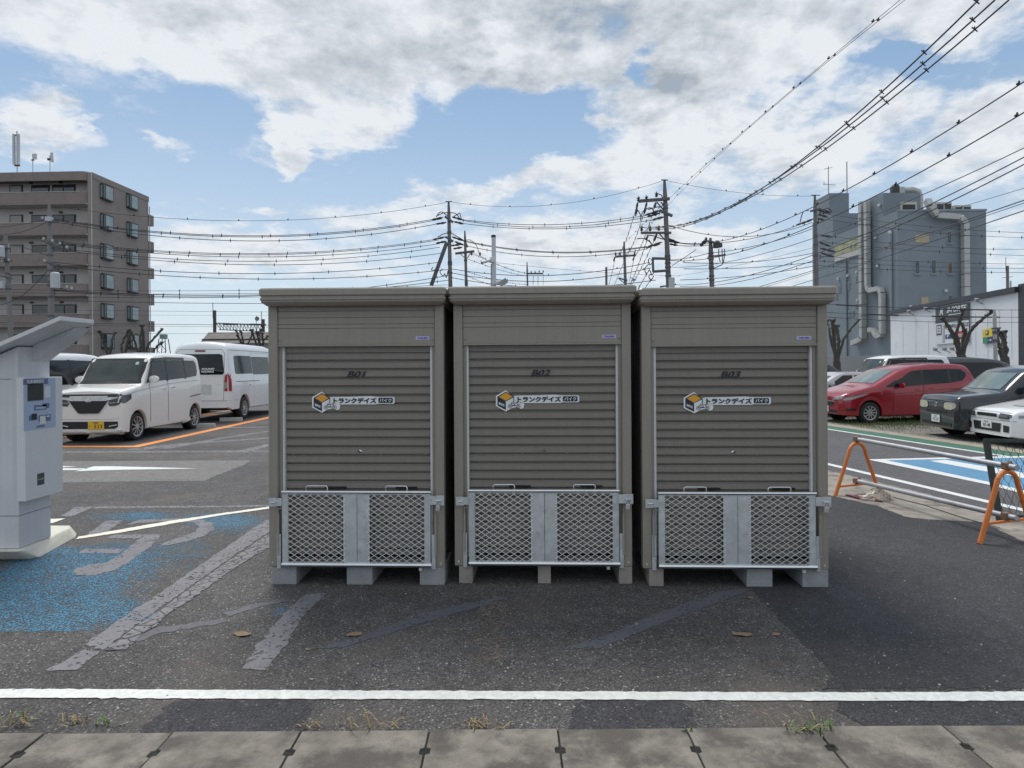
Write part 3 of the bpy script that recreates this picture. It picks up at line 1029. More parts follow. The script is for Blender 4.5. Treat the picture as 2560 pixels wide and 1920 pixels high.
# concrete blocks under the sheds
BK = [(0, 679, 740, 1462, 'wide concrete block under the left corner of shed B01'), (0, 870, 934, 1458, 'concrete block under the middle of shed B01'), (0, 1051, 1113, 1460, 'concrete block under the right corner of shed B01'),
      (1, 1148, 1182, 1457, 'narrow tan concrete block under the left corner of shed B02'), (1, 1345, 1377, 1456, 'narrow concrete block under the middle of shed B02'), (1, 1555, 1588, 1459, 'narrow tan concrete block under the right corner of shed B02'),
      (2, 1621, 1657, 1461, 'narrow tan concrete block under the left corner of shed B03'), (2, 1867, 1931.5, 1467, 'concrete block under shed B03, next to its right corner'), (2, 2007, 2072, 1468, 'wide concrete block under the right corner of shed B03')]
TANBLK = mat('tan_block', (.30, .28, .25), .9, var=.16, vs=9, bump=.7, bs=70, dirt=(.2, .185, .16), ds=6)
for i, xa, xb, y, lab in BK:
    s, g0 = sheds[i]
    inv = s.matrix_world.inverted()
    a, c = inv @ G(xa, y), inv @ G(xb, y)
    cx = (a.x + c.x) / 2
    cx = max(-.627 + (c.x - a.x) / 2, min(.627 - (c.x - a.x) / 2, cx))
    w_ = c.x - a.x
    h_ = uz(1418) - .003
    b = MB().box((0, .195, h_ / 2), (w_, .39, h_))
    o = b.build('concrete_block', CBLK if (xb - xa) > 50 else TANBLK, bevel=.004)
    o.location = s.matrix_world @ Vector((cx, .002, 0))
    o.location.z = 0
    o.rotation_euler = (0, 0, s.rotation_euler[2] + rnd.uniform(-.03, .03))
    tag(o, lab, 'concrete block', 'concrete blocks under the sheds')

# ------------------------------------------------------------------ payment machine, barrier, fence panel, bag
def GZ(x, y, z):
    r = ray(x, y)
    k = (z - H) / r.z
    return Vector((0, 0, H)) + r * k


MACH = mat('machine_grey', (.60, .61, .635), .5, var=.06, vs=3, streak=.06, dirt=(.48, .495, .525), ds=2)
MACH2 = mat('machine_light', (.66, .67, .69), .45, var=.04, vs=3)
STK = mat('pale_blue_sticker', (.38, .47, .62), .45, var=.04)
STKD = mat('slate_blue_print', (.13, .16, .27), .5, var=.05)
SCR = mat('screen_dark', (.025, .035, .038), .12, var=.2)
CREAM = mat('cream_painted_concrete', (.62, .61, .53), .75, var=.12, vs=5, bump=.4, bs=60, dirt=(.42, .40, .34), ds=5, dthr=(.55, .75))

pa, pb = GZ(48, 1371.5, .10), GZ(129.6, 1341.8, .10)
g1, g2 = GZ(83, 1397, 0), GZ(190, 1345, 0)
kb = MB()
bot = [(-.95, g1.y - pa.y - .02), (g1.x - pa.x - .02, g1.y - pa.y - .02), (g1.x - pa.x + .03, g1.y - pa.y + .03), (g2.x - pa.x, g2.y - pa.y), (g2.x - pa.x - .08, g2.y - pa.y + .14), (-.95, g2.y - pa.y + .16)]
top = [(-.95, -.07), (.035, -.07), (.055, -.03), (g2.x - pa.x - .045, g2.y - pa.y - .03), (g2.x - pa.x - .11, g2.y - pa.y + .08), (-.95, g2.y - pa.y + .1)]
kb.add([Vector((pa.x + p[0], pa.y + p[1], .0)) for p in bot] + [Vector((pa.x + p[0], pa.y + p[1], .098)) for p in top],
       [(6, 7, 8, 9, 10, 11), (0, 1, 2, 3, 4, 5)] + [(i, (i + 1) % 6, 6 + (i + 1) % 6, 6 + i) for i in range(6)])
tag(kb.build('concrete_plinth', CREAM, bevel=.015), 'cream painted concrete plinth under the payment machine', 'plinth')

m = thing('payment_machine', 'grey parking payment machine with slanted canopy and pale blue panel', 'payment machine', (pa.x, pa.y, .10))
dy = pb.y - pa.y
Yn = pa.y - .13
cn = P(150, 790, Yn)
cf = cn.x * F / (232 - 1280 + 4)
cl = P(0, 855, Yn)
sl = (cn.z - cl.z) / (cn.x - cl.x)           # slope of the canopy
xb0 = cn.x - pa.x
zt = cn.z - .10 - xb0 * sl - .02
b = MB()
b.prism([(0, 0), (-.62, 0), (-.62, zt - .62 * sl - .03), (0, zt - .03)], (0, 0, 0), (1, 0, 0), (0, 0, 1), (0, 1, 0), dy)
b.build('cabinet', MACH, m, bevel=.006)
MB().bx(-.6, .0025, -.0025, dy + .002, .262, .266).build('cabinet_seam', STKD, m)
MB().bx(-.6, -.05, -.003, -.001, 1.365, 1.369).build('cabinet_seam', STKD, m)
za, zb_ = GZ(58, 1253, 0), 0
z0 = P(49, 1253, pa.y).z - .10
z1 = P(58, 944, pa.y).z - .10
px_ = .07
ya, yb = -.02, dy + .055
d = MB().bx(.0, px_, ya, yb, z0, z1).build('door_panel', MACH2, m, bevel=.005)
ex = px_ + .0015


def yy(px):                                # pixel column on the panel face -> local y
    return (pa.x + px_) * F / (px - 1280) - pa.y


def zz(py, px):
    return P(px, py, pa.y + yy(px)).z - .10


def pr(nm, xa, xb, ya_, yb_, mt, k=1, par=None):
    za_, zb2 = zz(yb_, (xa + xb) / 2), zz(ya_, (xa + xb) / 2)
    return MB().bx(px_ - .002, px_ + .0012 * k, yy(xa), yy(xb), za_, zb2).build(nm, mt, par or d)


pr('front_sticker', 58.5, 138, 945, 1073, STK, 1)
pr('title_strip', 58.5, 119, 947, 961, STKD, 2)
zc = zz(953.5, 88)
text('title_lettering', '駐車場精算機', ST_W, d, (px_ + .003, (yy(66) + yy(109)) / 2, zc), .030, right=(0, 1, 0), width=abs(yy(109) - yy(66)), bold=.01)
pr('screen', 68, 107, 961, 1001, SCR, 2.5)
pr('screen_frame', 66.5, 108.5, 959.5, 1003, mat('frame_grey', (.25, .27, .30), .4), 2)
pr('card_holder', 111, 125, 966, 994, MACH2, 2)
pr('banknote_slot', 84, 115, 1012, 1025, STKD, 2)
pr('banknote_slot_face', 88, 113, 1017, 1022, STK, 3)
pr('coin_panel', 105, 122, 1008, 1020, STKD, 2)
pr('coin_slot', 71, 92, 1038, 1051, STKD, 2)
pr('coin_slot_face', 77, 90, 1034, 1049, SCR, 3)
pr('receipt_slot', 95, 125, 1037, 1053, STKD, 2)
pr('receipt_face', 98, 112, 1040, 1060, MACH2, 3)
pr('ticket_outlet', 90, 110, 1063, 1068, STKD, 2)
MB().lathe([(0, .012), (.008, .010), (.012, 0)], 10, 'x', (px_, yy(118), zz(1041, 118))).build('call_button', CHROME, d)
pr('change_cup', 91, 108, 1183, 1212, mat('cup_dark', (.06, .075, .085), .35), 2)
pr('change_cup_lip', 92, 107.5, 1196, 1199, mat('lip_olive', (.30, .32, .26), .4), 5)
# canopy: folded sheet rising over the front
c = MB()
xa, xb = -1.05, xb0
y0c, y1c = -.13, cf - pa.y


def zc_(x):
    return zt + .02 + x * sl


c.add([(xa, y0c, zc_(xa)), (xb, y0c, zc_(xb)), (xb, y1c, zc_(xb)), (xa, y1c, zc_(xa)),
       (xa, y0c, zc_(xa) - .035), (xb, y0c, zc_(xb) - .035), (xb, y1c, zc_(xb) - .035), (xa, y1c, zc_(xa) - .035)],
      [(0, 1, 2, 3), (4, 5, 6, 7), (0, 1, 5, 4), (1, 2, 6, 5), (2, 3, 7, 6), (3, 0, 4, 7)])
c.build('canopy', MACH2, m, bevel=.004)
c = MB().prism([(.0, zc_(0) - .037), (xb0 * .82, zc_(xb0 * .82) - .037), (xb0 * .66, zc_(xb0 * .66) - .08), (.0, zt - .15)], (0, dy - .20, 0), (1, 0, 0), (0, 0, 1), (0, 1, 0), .19)
c.build('lamp_housing', MACH, m, bevel=.004)

# barrier: two orange frames joined by two scaffold tubes
ORG = mat('orange_paint_worn', (.62, .18, .035), .5, var=.12, vs=14, dirt=(.20, .085, .045), ds=22, dthr=(.60, .70))
PIPE = mat('scaffold_tube', (.40, .415, .43), .5, metal=.35, var=.16, vs=10, dirt=(.20, .175, .15), ds=12, dthr=(.58, .75))
RUST = mat('rusty_clamp', (.20, .13, .085), .8, var=.35, vs=40, dirt=(.34, .30, .24), ds=30)
bar = thing('pipe_barrier', 'barrier of two orange A-frames joined by two grey scaffold tubes', 'barrier')
f1a, f1b = G(2088, 1240), G(2197, 1228)
f2a = G(2449.5, 1360)
wv = (f1b - f1a)
topL = P(2150, 1108, (f1a.y + f1b.y) / 2)
pd = (f2a - f1a).normalized()
wv2 = Vector((wv.x * .96 + .01, wv.y * .96 - .03, wv.z))
f2b = f2a + wv2
ends = []
for fa, fb in ((f1a, f1b), (f2a, f2b)):
    mid = (fa + fb) / 2
    hh = topL.z - (mid.z)
    wd = (fb - fa)
    hw = wd.length / 2
    wn_ = wd.normalized()
    arc_r = .135
    pts = [fa]
    for k in range(9):
        a = math.pi - math.pi * (k / 8) * .94 - .094
        pts.append(mid + wn_ * (arc_r * math.cos(a)) + Vector((0, 0, hh - arc_r * .98 + arc_r * math.sin(a))))
    pts.append(fb)
    fr = MB().tube(pts, .0212, 12).build('orange_frame', ORG, bar, smooth=60)
    zb_ = .105 if fa is f1a else .165
    sh = .80
    a_, b_ = mid - wn_ * hw * sh + Vector((0, 0, zb_)), mid + wn_ * hw * sh + Vector((0, 0, zb_))
    MB().bar(a_, b_, .022, .022).build('cross_bar', ORG, fr, bevel=.002)
    ends.append((mid + Vector((0, 0, hh + .048)), mid - wn_ * hw * .02 + Vector((0, 0, zb_ + .045))))
for k, ext in ((0, .10), (1, .10)):
    a, e = ends[0][k], ends[1][k]
    u = (e - a).normalized()
    p = MB().tube([a - u * ext * .5, e + u * ext], .0243, 14, cap=False)
    p.tube([e + u * (ext - .001), a - u * (ext * .5 - .001)], .021, 14, cap=True)
    tb = p.build('scaffold_tube', PIPE, bar, smooth=60)
    for q in (a, e):
        MB().box(q, (.066, .062, .062), u.to_track_quat('Y', 'Z').to_matrix()).box(q + Vector((.028, 0, .03)), (.02, .03, .03)).build('clamp', RUST, tb, bevel=.008)

# leaning chain-link panel
FGR = mat('dark_green_frame', (.018, .028, .026), .6, var=.3, vs=9, dirt=(.06, .055, .045), ds=16, dthr=(.55, .7))
fp = thing('chain_link_panel', 'leaning dark green chain link fence panel behind the orange barrier', 'fence panel')
A = P(2465, 1101, 6.55)
B0 = G(2500, 1303)
wdir = Vector((.965, -.26, 0)).normalized()
upv = (A - B0)
hgt = upv.length
upn = upv.normalized()
tl = A
fr = MB()
nrm = wdir.cross(upn).normalized()
Wp = 1.25


def fpnt(a, h):
    return B0 + wdir * a + upn * h


MB().bar(fpnt(0, -.0), fpnt(0, hgt), .056, .03, up=nrm).build('fence_post', FGR, fp, bevel=.003)
MB().bar(fpnt(.365, .0), fpnt(.365, hgt - .02), .05, .03, up=nrm).build('fence_post', FGR, fp, bevel=.003)
MB().bar(fpnt(Wp, .0), fpnt(Wp, hgt), .05, .03, up=nrm).build('fence_post', FGR, fp, bevel=.003)
MB().bar(fpnt(-.02, hgt), fpnt(Wp, hgt), .035, .035, up=nrm).build('top_rail', FGR, fp, bevel=.003)
MB().bar(fpnt(0, .05), fpnt(Wp, .05), .03, .03, up=nrm).build('bottom_rail', FGR, fp, bevel=.003)
cm = MB()
pxm, pzm = .064, .076
for sg in (1, -1):
    for k in range(-16, 42):
        pts = []
        for i in range(0, 14 * 4):
            zq = .05 + i * pzm / 4
            if zq > hgt - .01:
                break
            xq = k * pxm + sg * i * pxm / 8 + .004 * math.sin(i * 2.1 + k)
            if .02 < xq < Wp - .02:
                pts.append(fpnt(xq, zq) + nrm * .003 * math.cos(math.pi * i / 2))
            elif pts:
                break
        if len(pts) > 1:
            cm.tube(pts, .0024, 4)
cm.build('chain_link', mat('green_wire', (.035, .05, .048), .6, var=.2), fp)

# crumpled plastic bag and flat magazine by the left frame
bagm = bpy.data.materials.new('clear_bag')
bagm.use_nodes = True
t = NT(bagm.node_tree)
bs_ = t.n('ShaderNodeBsdfPrincipled')
o_ = t.n('ShaderNodeTexCoord').outputs['Object']
t.l(t.mix(t.ss(t.noise(o_, 14, 5), .52, .6), (.62, .55, .45), (.28, .18, .12)), bs_.inputs['Base Color'])
bs_.inputs['Roughness'].default_value = .25
tr_ = t.n('ShaderNodeBsdfTransparent')
mx_ = t.n('ShaderNodeMixShader')
t.l(t.mr(t.noise(o_, 9, 4), .35, .65, .35, .9), mx_.inputs[0])
t.l(tr_.outputs[0], mx_.inputs[1])
t.l(bs_.outputs[0], mx_.inputs[2])
t.l(mx_.outputs[0], t.n('ShaderNodeOutputMaterial').inputs[0])
ca, cb2 = G(2160, 1250), G(2222, 1250)
cen = (ca + cb2) / 2
W2 = (cb2 - ca).length / 2
b = MB()
nr, na = 7, 22
for i in range(nr + 1):
    for k in range(na):
        a = 2 * math.pi * k / na
        rr = (1 - i / nr)
        j = 1 + .18 * math.sin(3 * a + i) + .10 * math.sin(7 * a + 2 * i)
        hgt_ = .155 * (1 - rr ** 1.4) * (1 + .25 * math.sin(5 * a + i * 1.7) * rr)
        b.v.append(cen + Vector((math.cos(a) * W2 * 1.15 * rr * j + .02 * (1 - rr), math.sin(a) * .10 * rr * j, .004 + hgt_)))
for i in range(nr):
    for k in range(na):
        k2 = (k + 1) % na
        b.f.append((i * na + k, i * na + k2, (i + 1) * na + k2, (i + 1) * na + k))
        b.m.append(0)
tag(b.build('plastic_bag', bagm), 'crumpled clear plastic bag on the ground by the left orange frame', 'plastic bag')
ma = [G(2113, 1240), G(2140, 1241), G(2210, 1254), G(2205, 1257), G(2150, 1250)]
b = MB().prism([(p.x - ma[0].x, p.y - ma[0].y) for p in ma], (ma[0].x, ma[0].y, .009), (1, 0, 0), (0, 1, 0), (0, 0, 1), .012)
tag(b.build('magazine', mat('magazine_cover', (.16, .045, .06), .4, var=.4, vs=20, dirt=(.6, .58, .56), ds=6, dthr=(.5, .55))), 'thin dark red magazine lying flat under the plastic bag', 'magazine')

# ------------------------------------------------------------------ cars
def paint(name, col, metal=.0, rough=.28):
    return mat(name, col, rough, metal, var=.008, vs=2, coat=.8)


GLASS = mat('car_glass', (.009, .012, .013), .04, var=.1, spec=.42)
GLASS_L = mat('windscreen_glass', (.042, .055, .053), .05, var=.4, vs=1.5, spec=.5)
GLASS_B = mat('windscreen_sky_sheen', (.16, .20, .19), .05, var=.4, vs=1.8, spec=.8)  # pale green sky reflection put into the glass colour
TYRE = mat('tyre_rubber', (.022, .022, .024), .8, var=.12)
ALU = mat('wheel_alloy', (.52, .53, .54), .3, metal=.7, var=.06)
BLKTRIM = mat('black_trim', (.016, .017, .018), .35, var=.08)
LAMP = mat('lamp_glass', (.26, .28, .28), .12, var=.35, vs=16, spec=.8)
LAMPD = mat('smoked_lamp', (.07, .075, .08), .12, var=.5, vs=18, spec=.8)
REDL = mat('tail_lamp_red', (.38, .02, .03), .2, var=.1)
PLATEW = mat('plate_white', (.68, .70, .70), .45, var=.02)
PLATEY = mat('plate_yellow', (.72, .47, .03), .45, var=.02)
INKG = mat('plate_ink', (.03, .06, .05), .5)
UNDER = mat('underbody', (.02, .02, .02), .9)
WELL = mat('wheel_well', (.014, .014, .014), .9)


def lerp(pts, s):
    if s <= pts[0][0]:
        return pts[0][1]
    for (a, b), (c, d) in zip(pts, pts[1:]):
        if s <= c:
            return b + (d - b) * (s - a) / max(c - a, 1e-9)
    return pts[-1][1]


def sm(pts, s, w):
    return sum(lerp(pts, s + w * k / 3) for k in (-3, -2, -1, 0, 1, 2, 3)) / 7


class Car:
    """a car: one lofted body plus panels, lamps, glass projected onto it; +x is forward, s runs from the nose back"""
    def __init__(self, name, label, cat, sp, group=None):
        self.sp = sp
        self.t = thing(name, label, cat, group=group)
        L, W = sp['L'], sp['W']
        self.L, self.W = L, W
        top, belt, plan, bot = sp['top'], sp['belt'], sp['plan'], sp['bot']
        ss = set()
        k = 0.0
        while k < L:
            ss.add(round(k, 3))
            k += .055
        for q in (0, .012, .03, .06, .09, L - .09, L - .06, L - .03, L - .012, L):
            ss.add(round(q, 3))
        wr = sp['arch']
        for wc in sp['wheels']:
            for i in range(-9, 10):
                ss.add(round(wc + wr * math.sin(i / 9 * math.pi / 2), 3))
            ss.add(round(wc - wr - .004, 3))
            ss.add(round(wc + wr + .004, 3))
        ss = sorted(ss)
        tum = sp.get('tum', .12)
        rr = sp.get('rr', .11)
        rings = []
        for s in ss:
            zt = sm(top, s, sp.get('sw', .05))
            zb = lerp(bot, s)
            for wc in sp['wheels']:
                d = abs(s - wc)
                if d < wr:
                    zb = max(zb, sp['wr'] + math.sqrt(wr * wr - d * d))
            hw = W / 2 * sm(plan, s, .03)
            zl = min(lerp(belt, s), zt - .10)
            zl = max(zl, zb + .05)
            up = zt - zl
            r = min(rr, up * .7)
            fr = lambda z: 1 - tum * max(0, (z - zl)) / max(.45, sp['H'] - zl)
            wt = hw * fr(zt - r)
            lo = lerp(bot, s)
            pl = [(0, zb), (hw * .55, zb), (hw * .90, zb), (hw * .975, zb + .025)]
            for f, q in ((.22, .992), (.45, 1.0), (.7, 1.0), (.88, .995)):
                pl.append((hw * q, zb + .03 + (zl - zb - .03) * f))
            pl.append((hw * .982, zl))
            for f in (.2, .5, .8, 1.0):
                z = zl + (zt - r - zl) * f
                pl.append((hw * .982 * fr(z), z))
            for a in (25, 50, 72, 90):
                pl.append((wt * .982 - r + r * math.cos(R(a)) if wt > r else wt * math.cos(R(a)), zt - r + r * math.sin(R(a))))
            cr_ = sp.get('crown', .035)
            wl = pl[-1][0]
            pl[-1] = (wl, zt)
            for f in (.66, .33, 0):
                pl.append((wl * f, zt + cr_ * (1 - f * f)))
            rings.append((s, pl))
        b = MB()
        n = len(rings[0][1])
        m = 2 * n - 2
        for s, pl in rings:
            x = L / 2 - s
            for (y, z) in pl:
                b.v.append(Vector((x, y, z)))
            for (y, z) in pl[-2:0:-1]:
                b.v.append(Vector((x, -y, z)))
        for i in range(len(rings) - 1):
            for k in range(m):
                k2 = (k + 1) % m
                b.f.append((i * m + k, i * m + k2, (i + 1) * m + k2, (i + 1) * m + k))
                b.m.append(1 if (k in (0, 1, m - 1, m - 2)) else 0)
        for i in (0, len(rings) - 1):
            for k in range(n - 1):
                a, c = i * m + k, i * m + k + 1
                d, e = i * m + (m - k - 1) % m if k > 0 else i * m, 0
                ra = i * m + ((m - k) % m)
                rc = i * m + ((m - k - 1) % m)
                f = [a, c, rc, ra]
                f = list(dict.fromkeys(f))
                if len(f) > 2:
                    b.f.append(tuple(f))
                    b.m.append(0)
        self.body = b.build('body', [sp['paint'], UNDER], self.t, smooth=38)
        bm = bmesh.new()
        bm.from_mesh(self.body.data)
        self.bvh = BVHTree.FromBMesh(bm)
        bm.free()
        for wc in sp['wheels']:
            for sy in (1, -1):
                self.wheel(wc, sy)

    def wheel(self, s, sy):
        sp = self.sp
        r, wd, ri = sp['wr'], .17, sp['rim']
        y1 = sy * (self.W / 2 - .035 + sp.get('wout', 0))
        x = self.L / 2 - s
        o = Vector((x, y1, r))
        b = MB().lathe([(ri, -.012 * sy), (ri + .012, .0), (r - .05, .004 * sy), (r - .012, -.010 * sy), (r, -.03 * sy), (r, -wd * sy + .03 * sy), (r - .02, -wd * sy), (ri * .9, -wd * sy)], 32, 'y', o)
        w_ = b.build('wheel', TYRE, self.t, smooth=45)
        rm = MB()
        rm.lathe([(ri + .002, -.006 * sy), (ri - .014, -.012 * sy), (ri - .022, -.05 * sy)], 32, 'y', o)
        ns = sp['spokes']
        for i in range(ns):
            a = 2 * math.pi * i / ns + .3
            tw = sp.get('twist', 0)
            p0 = o + Vector((math.cos(a) * .035, -.020 * sy, math.sin(a) * .035))
            p1 = o + Vector((math.cos(a + tw) * (ri - .012), -.016 * sy, math.sin(a + tw) * (ri - .012)))
            rm.bar(p0, p1, .016, sp.get('spw', .034), up=Vector((-math.sin(a), 0, math.cos(a))))
        rm.lathe([(.055, -.022 * sy), (.05, -.008 * sy), (0, -.006 * sy)], 16, 'y', o)
        rm.build('rim', ALU, w_, smooth=40)
        MB().lathe([(ri - .016, -.048 * sy), (0, -.050 * sy)], 24, 'y', o).build('rim_backing', UNDER, w_)  # black backing disc stands in for the shaded hollow behind the spokes
        # dark liner in the arch, inboard of the tyre
        MB().lathe([(sp['arch'] * .98, 0), (0, 0)], 24, 'y', (x, y1 - sy * (wd + .03), r)).build('wheel_liner', WELL, self.t)

    def proj(self, name, poly, view, m, parent=None, off=.006, grid=.09, mirror=False, limit=None):
        """panel cut to a polygon and laid on the body; view: 'l','r' (s,z) / 'f','b' (y,z) / 't' (s,y)"""
        out = []
        for mir in ((False, True) if mirror else (False,)):
            pts = []
            n = len(poly)
            for i in range(n):
                a, c = Vector(poly[i]), Vector(poly[(i + 1) % n])
                k = max(1, int((c - a).length / (grid * .6)))
                pts += [a + (c - a) * (j / k) for j in range(k)]
            nb = len(pts)
            x0, x1 = min(p.x for p in pts), max(p.x for p in pts)
            y0, y1 = min(p.y for p in pts), max(p.y for p in pts)
            gx = int((x1 - x0) / grid) + 1
            gy = int((y1 - y0) / grid) + 1
            for i in range(1, gx):
                for j in range(1, gy):
                    pts.append(Vector((x0 + (x1 - x0) * i / gx, y0 + (y1 - y0) * j / gy)))
            vs, _, fs, *_r = geometry.delaunay_2d_cdt([Vector((p[0], p[1])) for p in pts], [], [list(range(nb))], 1, 1e-6)
            v3 = []
            for p in vs:
                vw = view
                u, z = p
                if mir:
                    if vw in 'lr':
                        vw = 'r' if vw == 'l' else 'l'
                    else:
                        u = -u
                if vw == 'l':
                    o, d = Vector((self.L / 2 - u, 3, z)), Vector((0, -1, 0))
                elif vw == 'r':
                    o, d = Vector((self.L / 2 - u, -3, z)), Vector((0, 1, 0))
                elif vw == 'f':
                    o, d = Vector((self.L, u, z)), Vector((-1, 0, 0))
                elif vw == 'b':
                    o, d = Vector((-self.L, u, z)), Vector((1, 0, 0))
                else:
                    o, d = Vector((self.L / 2 - u, z, 4)), Vector((0, 0, -1))
                h = self.bvh.ray_cast(o, d)
                if h[0] is None:
                    v3.append(None)
                    continue
                nn = h[1] if h[1].dot(d) < 0 else -h[1]
                v3.append(h[0] + nn * off * .7 - d * off * .6)
            idx, b = {}, MB()
            for f in fs:
                if all(v3[i] is not None for i in f):
                    for i in f:
                        if i not in idx:
                            idx[i] = len(b.v)
                            b.v.append(v3[i])
                    b.f.append(tuple(idx[i] for i in f))
                    b.m.append(0)
            ob = b.build(name, m, parent or self.t, fix=True)
            for pl in ob.data.polygons:
                pl.use_smooth = True
            # outward normals
            dirv = {'l': Vector((0, 1, 0)), 'r': Vector((0, -1, 0)), 'f': Vector((1, 0, 0)), 'b': Vector((-1, 0, 0)), 't': Vector((0, 0, 1))}[('r' if view == 'l' else 'l') if (mir and view in 'lr') else view]
            if sum(pl.normal.dot(dirv) * pl.area for pl in ob.data.polygons) < 0:
                ob.data.flip_normals()
            out.append(ob)
        return out

    def line(self, name, pts, view, m, wd=.012, mirror=True, off=.004):
        """narrow shut line or moulding along a polyline"""
        a = [Vector(p) for p in pts]
        L_, R_ = [], []
        for i, p in enumerate(a):
            d = (a[min(i + 1, len(a) - 1)] - a[max(i - 1, 0)]).normalized()
            n = Vector((-d.y, d.x)) * wd / 2
            L_.append(tuple(p + n))
            R_.append(tuple(p - n))
        return self.proj(name, L_ + R_[::-1], view, m, off=off, grid=.07, mirror=mirror)

    def hit(self, view, u, z):
        if view == 'f':
            return self.bvh.ray_cast(Vector((self.L, u, z)), Vector((-1, 0, 0)))[0]
        if view == 'b':
            return self.bvh.ray_cast(Vector((-self.L, u, z)), Vector((1, 0, 0)))[0]
        sy = 1 if view == 'l' else -1
        return self.bvh.ray_cast(Vector((self.L / 2 - u, sy * 3, z)), Vector((0, -sy, 0)))[0]

    def plate(self, view, y, z, m, lines, ink):
        p = self.hit(view, y, z)
        sx = 1 if view == 'f' else -1
        x = p.x + sx * .016
        pl = MB().box((x, y, z), (.012, .33, .165)).build('number_plate', m, self.t, bevel=.003)
        for (s, dy, dz, h, wd) in lines:
            text('plate_lettering', s, ink, pl, (x + sx * .0075, y + dy * sx, z + dz), h, right=(0, sx, 0), width=wd, bold=.015)
        return pl

    def mirror_(self, s, z, m, big=1.0):
        for v, sy in (('l', 1), ('r', -1)):
            p = self.hit(v, s, z)
            b = MB()
            c = p + Vector((0, sy * .10 * big, .03))
            b.lathe([(0, -.05), (.06, -.04), (.085, 0), (.08, .04), (.0, .05)], 14, 'x', (0, 0, 0))
            b.v = [Vector((q.x * .9, q.y * 1.35, q.z * .95)) * big + c for q in b.v]
            b.build('door_mirror', m, self.t, smooth=60)
            MB().bar(p, c + Vector((0, 0, -.05)), .05, .03).build('mirror_arm', BLKTRIM, self.t)

    def handle(self, s, z, m, wd=.15):
        for v, sy in (('l', 1), ('r', -1)):
            p = self.hit(v, s, z)
            MB().tube([p + Vector((wd / 2, 0, 0)), p + Vector((wd / 2 - .02, sy * .025, 0)), p + Vector((-wd / 2 + .02, sy * .025, 0)), p + Vector((-wd / 2, 0, 0))], .012, 8).build('door_handle', m, self.t, smooth=60)

    def place(self, loc, fwd):
        self.t.location = loc
        self.t.rotation_euler = (0, 0, math.atan2(fwd[1], fwd[0]))
        return self

    def cabin_glass(self, poly_f, poly_b, sides, gf=None, gs=None):
        self.proj('windscreen', poly_f, 'f', gf or GLASS_L, off=.008)
        if poly_b:
            self.proj('rear_window', poly_b, 'b', GLASS, off=.008)
        for q in sides:
            self.proj('side_window', q, 'l', gs or GLASS, off=.007, mirror=True)


PEARL = paint('pearl_white_paint', (.80, .79, .76))
WHITE = paint('white_paint', (.78, .80, .81))
RED = paint('red_metallic_paint', (.30, .010, .022), .15, .22)
BLACKP = paint('black_paint', (.016, .018, .022), .1, .2)
SILVER = paint('silver_paint', (.48, .47, .49), .35, .3)

# --- white boxy kei car, nose towards us
K = Car('boxy_kei_car', 'white boxy small car with yellow number plate, nose towards the camera', 'car', dict(
    L=3.42, W=1.475, H=1.82, paint=PEARL, wr=.285, rim=.205, arch=.325, wheels=(.53, 3.03), spokes=10, spw=.020, tum=.13, rr=.10, sw=.05,
    top=[(0, .985), (.03, 1.02), (.08, 1.05), (.30, 1.09), (.66, 1.14), (.72, 1.17), (1.06, 1.66), (1.14, 1.72), (1.35, 1.775), (1.7, 1.805), (2.7, 1.81), (3.15, 1.79), (3.32, 1.75), (3.36, 1.70), (3.42, 1.50)],
    belt=[(0, .86), (.6, 1.06), (1.0, 1.13), (3.42, 1.22)], bot=[(0, .20), (.2, .18), (.6, .20), (3.3, .20), (3.42, .26)],
    plan=[(0, .89), (.025, .93), (.08, .965), (.2, .99), (.5, 1), (3.1, 1), (3.3, .985), (3.42, .92)]))
K.cabin_glass([(-.60, 1.20), (.60, 1.20), (.535, 1.66), (-.535, 1.66)], [(-.55, 1.2), (.55, 1.2), (.5, 1.66), (-.5, 1.66)],
              [[(.98, 1.20), (1.66, 1.22), (1.66, 1.66), (1.24, 1.66)], [(1.74, 1.22), (2.50, 1.25), (2.50, 1.66), (1.74, 1.66)], [(2.56, 1.25), (3.08, 1.29), (3.16, 1.40), (3.14, 1.60), (3.06, 1.66), (2.56, 1.66)]])
K.proj('window_pillar', [(.83, 1.17), (.98, 1.19), (1.22, 1.66), (1.24, 1.68), (1.14, 1.68)], 'l', BLKTRIM, off=.006, mirror=True)
K.proj('window_pillar', [(1.66, 1.2), (1.74, 1.2), (1.74, 1.68), (1.66, 1.68)], 'l', BLKTRIM, off=.0065, mirror=True)
K.proj('window_pillar', [(2.50, 1.23), (2.56, 1.23), (2.56, 1.68), (2.50, 1.68)], 'l', BLKTRIM, off=.0065, mirror=True)
K.line('rain_visor', [(1.14, 1.66), (1.68, 1.70), (2.52, 1.695)], 'l', mat('smoked_visor', (.05, .05, .052), .2), .055, True, .03)
K.proj('windscreen_frame', [(-.715, 1.165), (.715, 1.165), (.645, 1.70), (-.645, 1.70)], 'f', BLKTRIM, off=.005)
GR = mat('chrome_bar', (.80, .82, .84), .2, metal=.55, var=.3, vs=9)
K.proj('bonnet_gap', [(-.66, .945), (.66, .945), (.66, .975), (-.66, .975)], 'f', BLKTRIM)
K.proj('headlight', [(.36, .84), (.40, .945), (.70, .955), (.72, .90), (.70, .80), (.56, .745), (.44, .735)], 'f', LAMPD, off=.010, mirror=True)
K.proj('headlight_side', [(.005, .80), (.005, .95), (.26, .965), (.24, .87), (.06, .79)], 'l', LAMPD, off=.010, mirror=True)
K.proj('light_strip', [(.60, .80), (.625, .80), (.665, .93), (.64, .935)], 'f', mat('lamp_white', (.75, .78, .78), .2), off=.016, mirror=True)
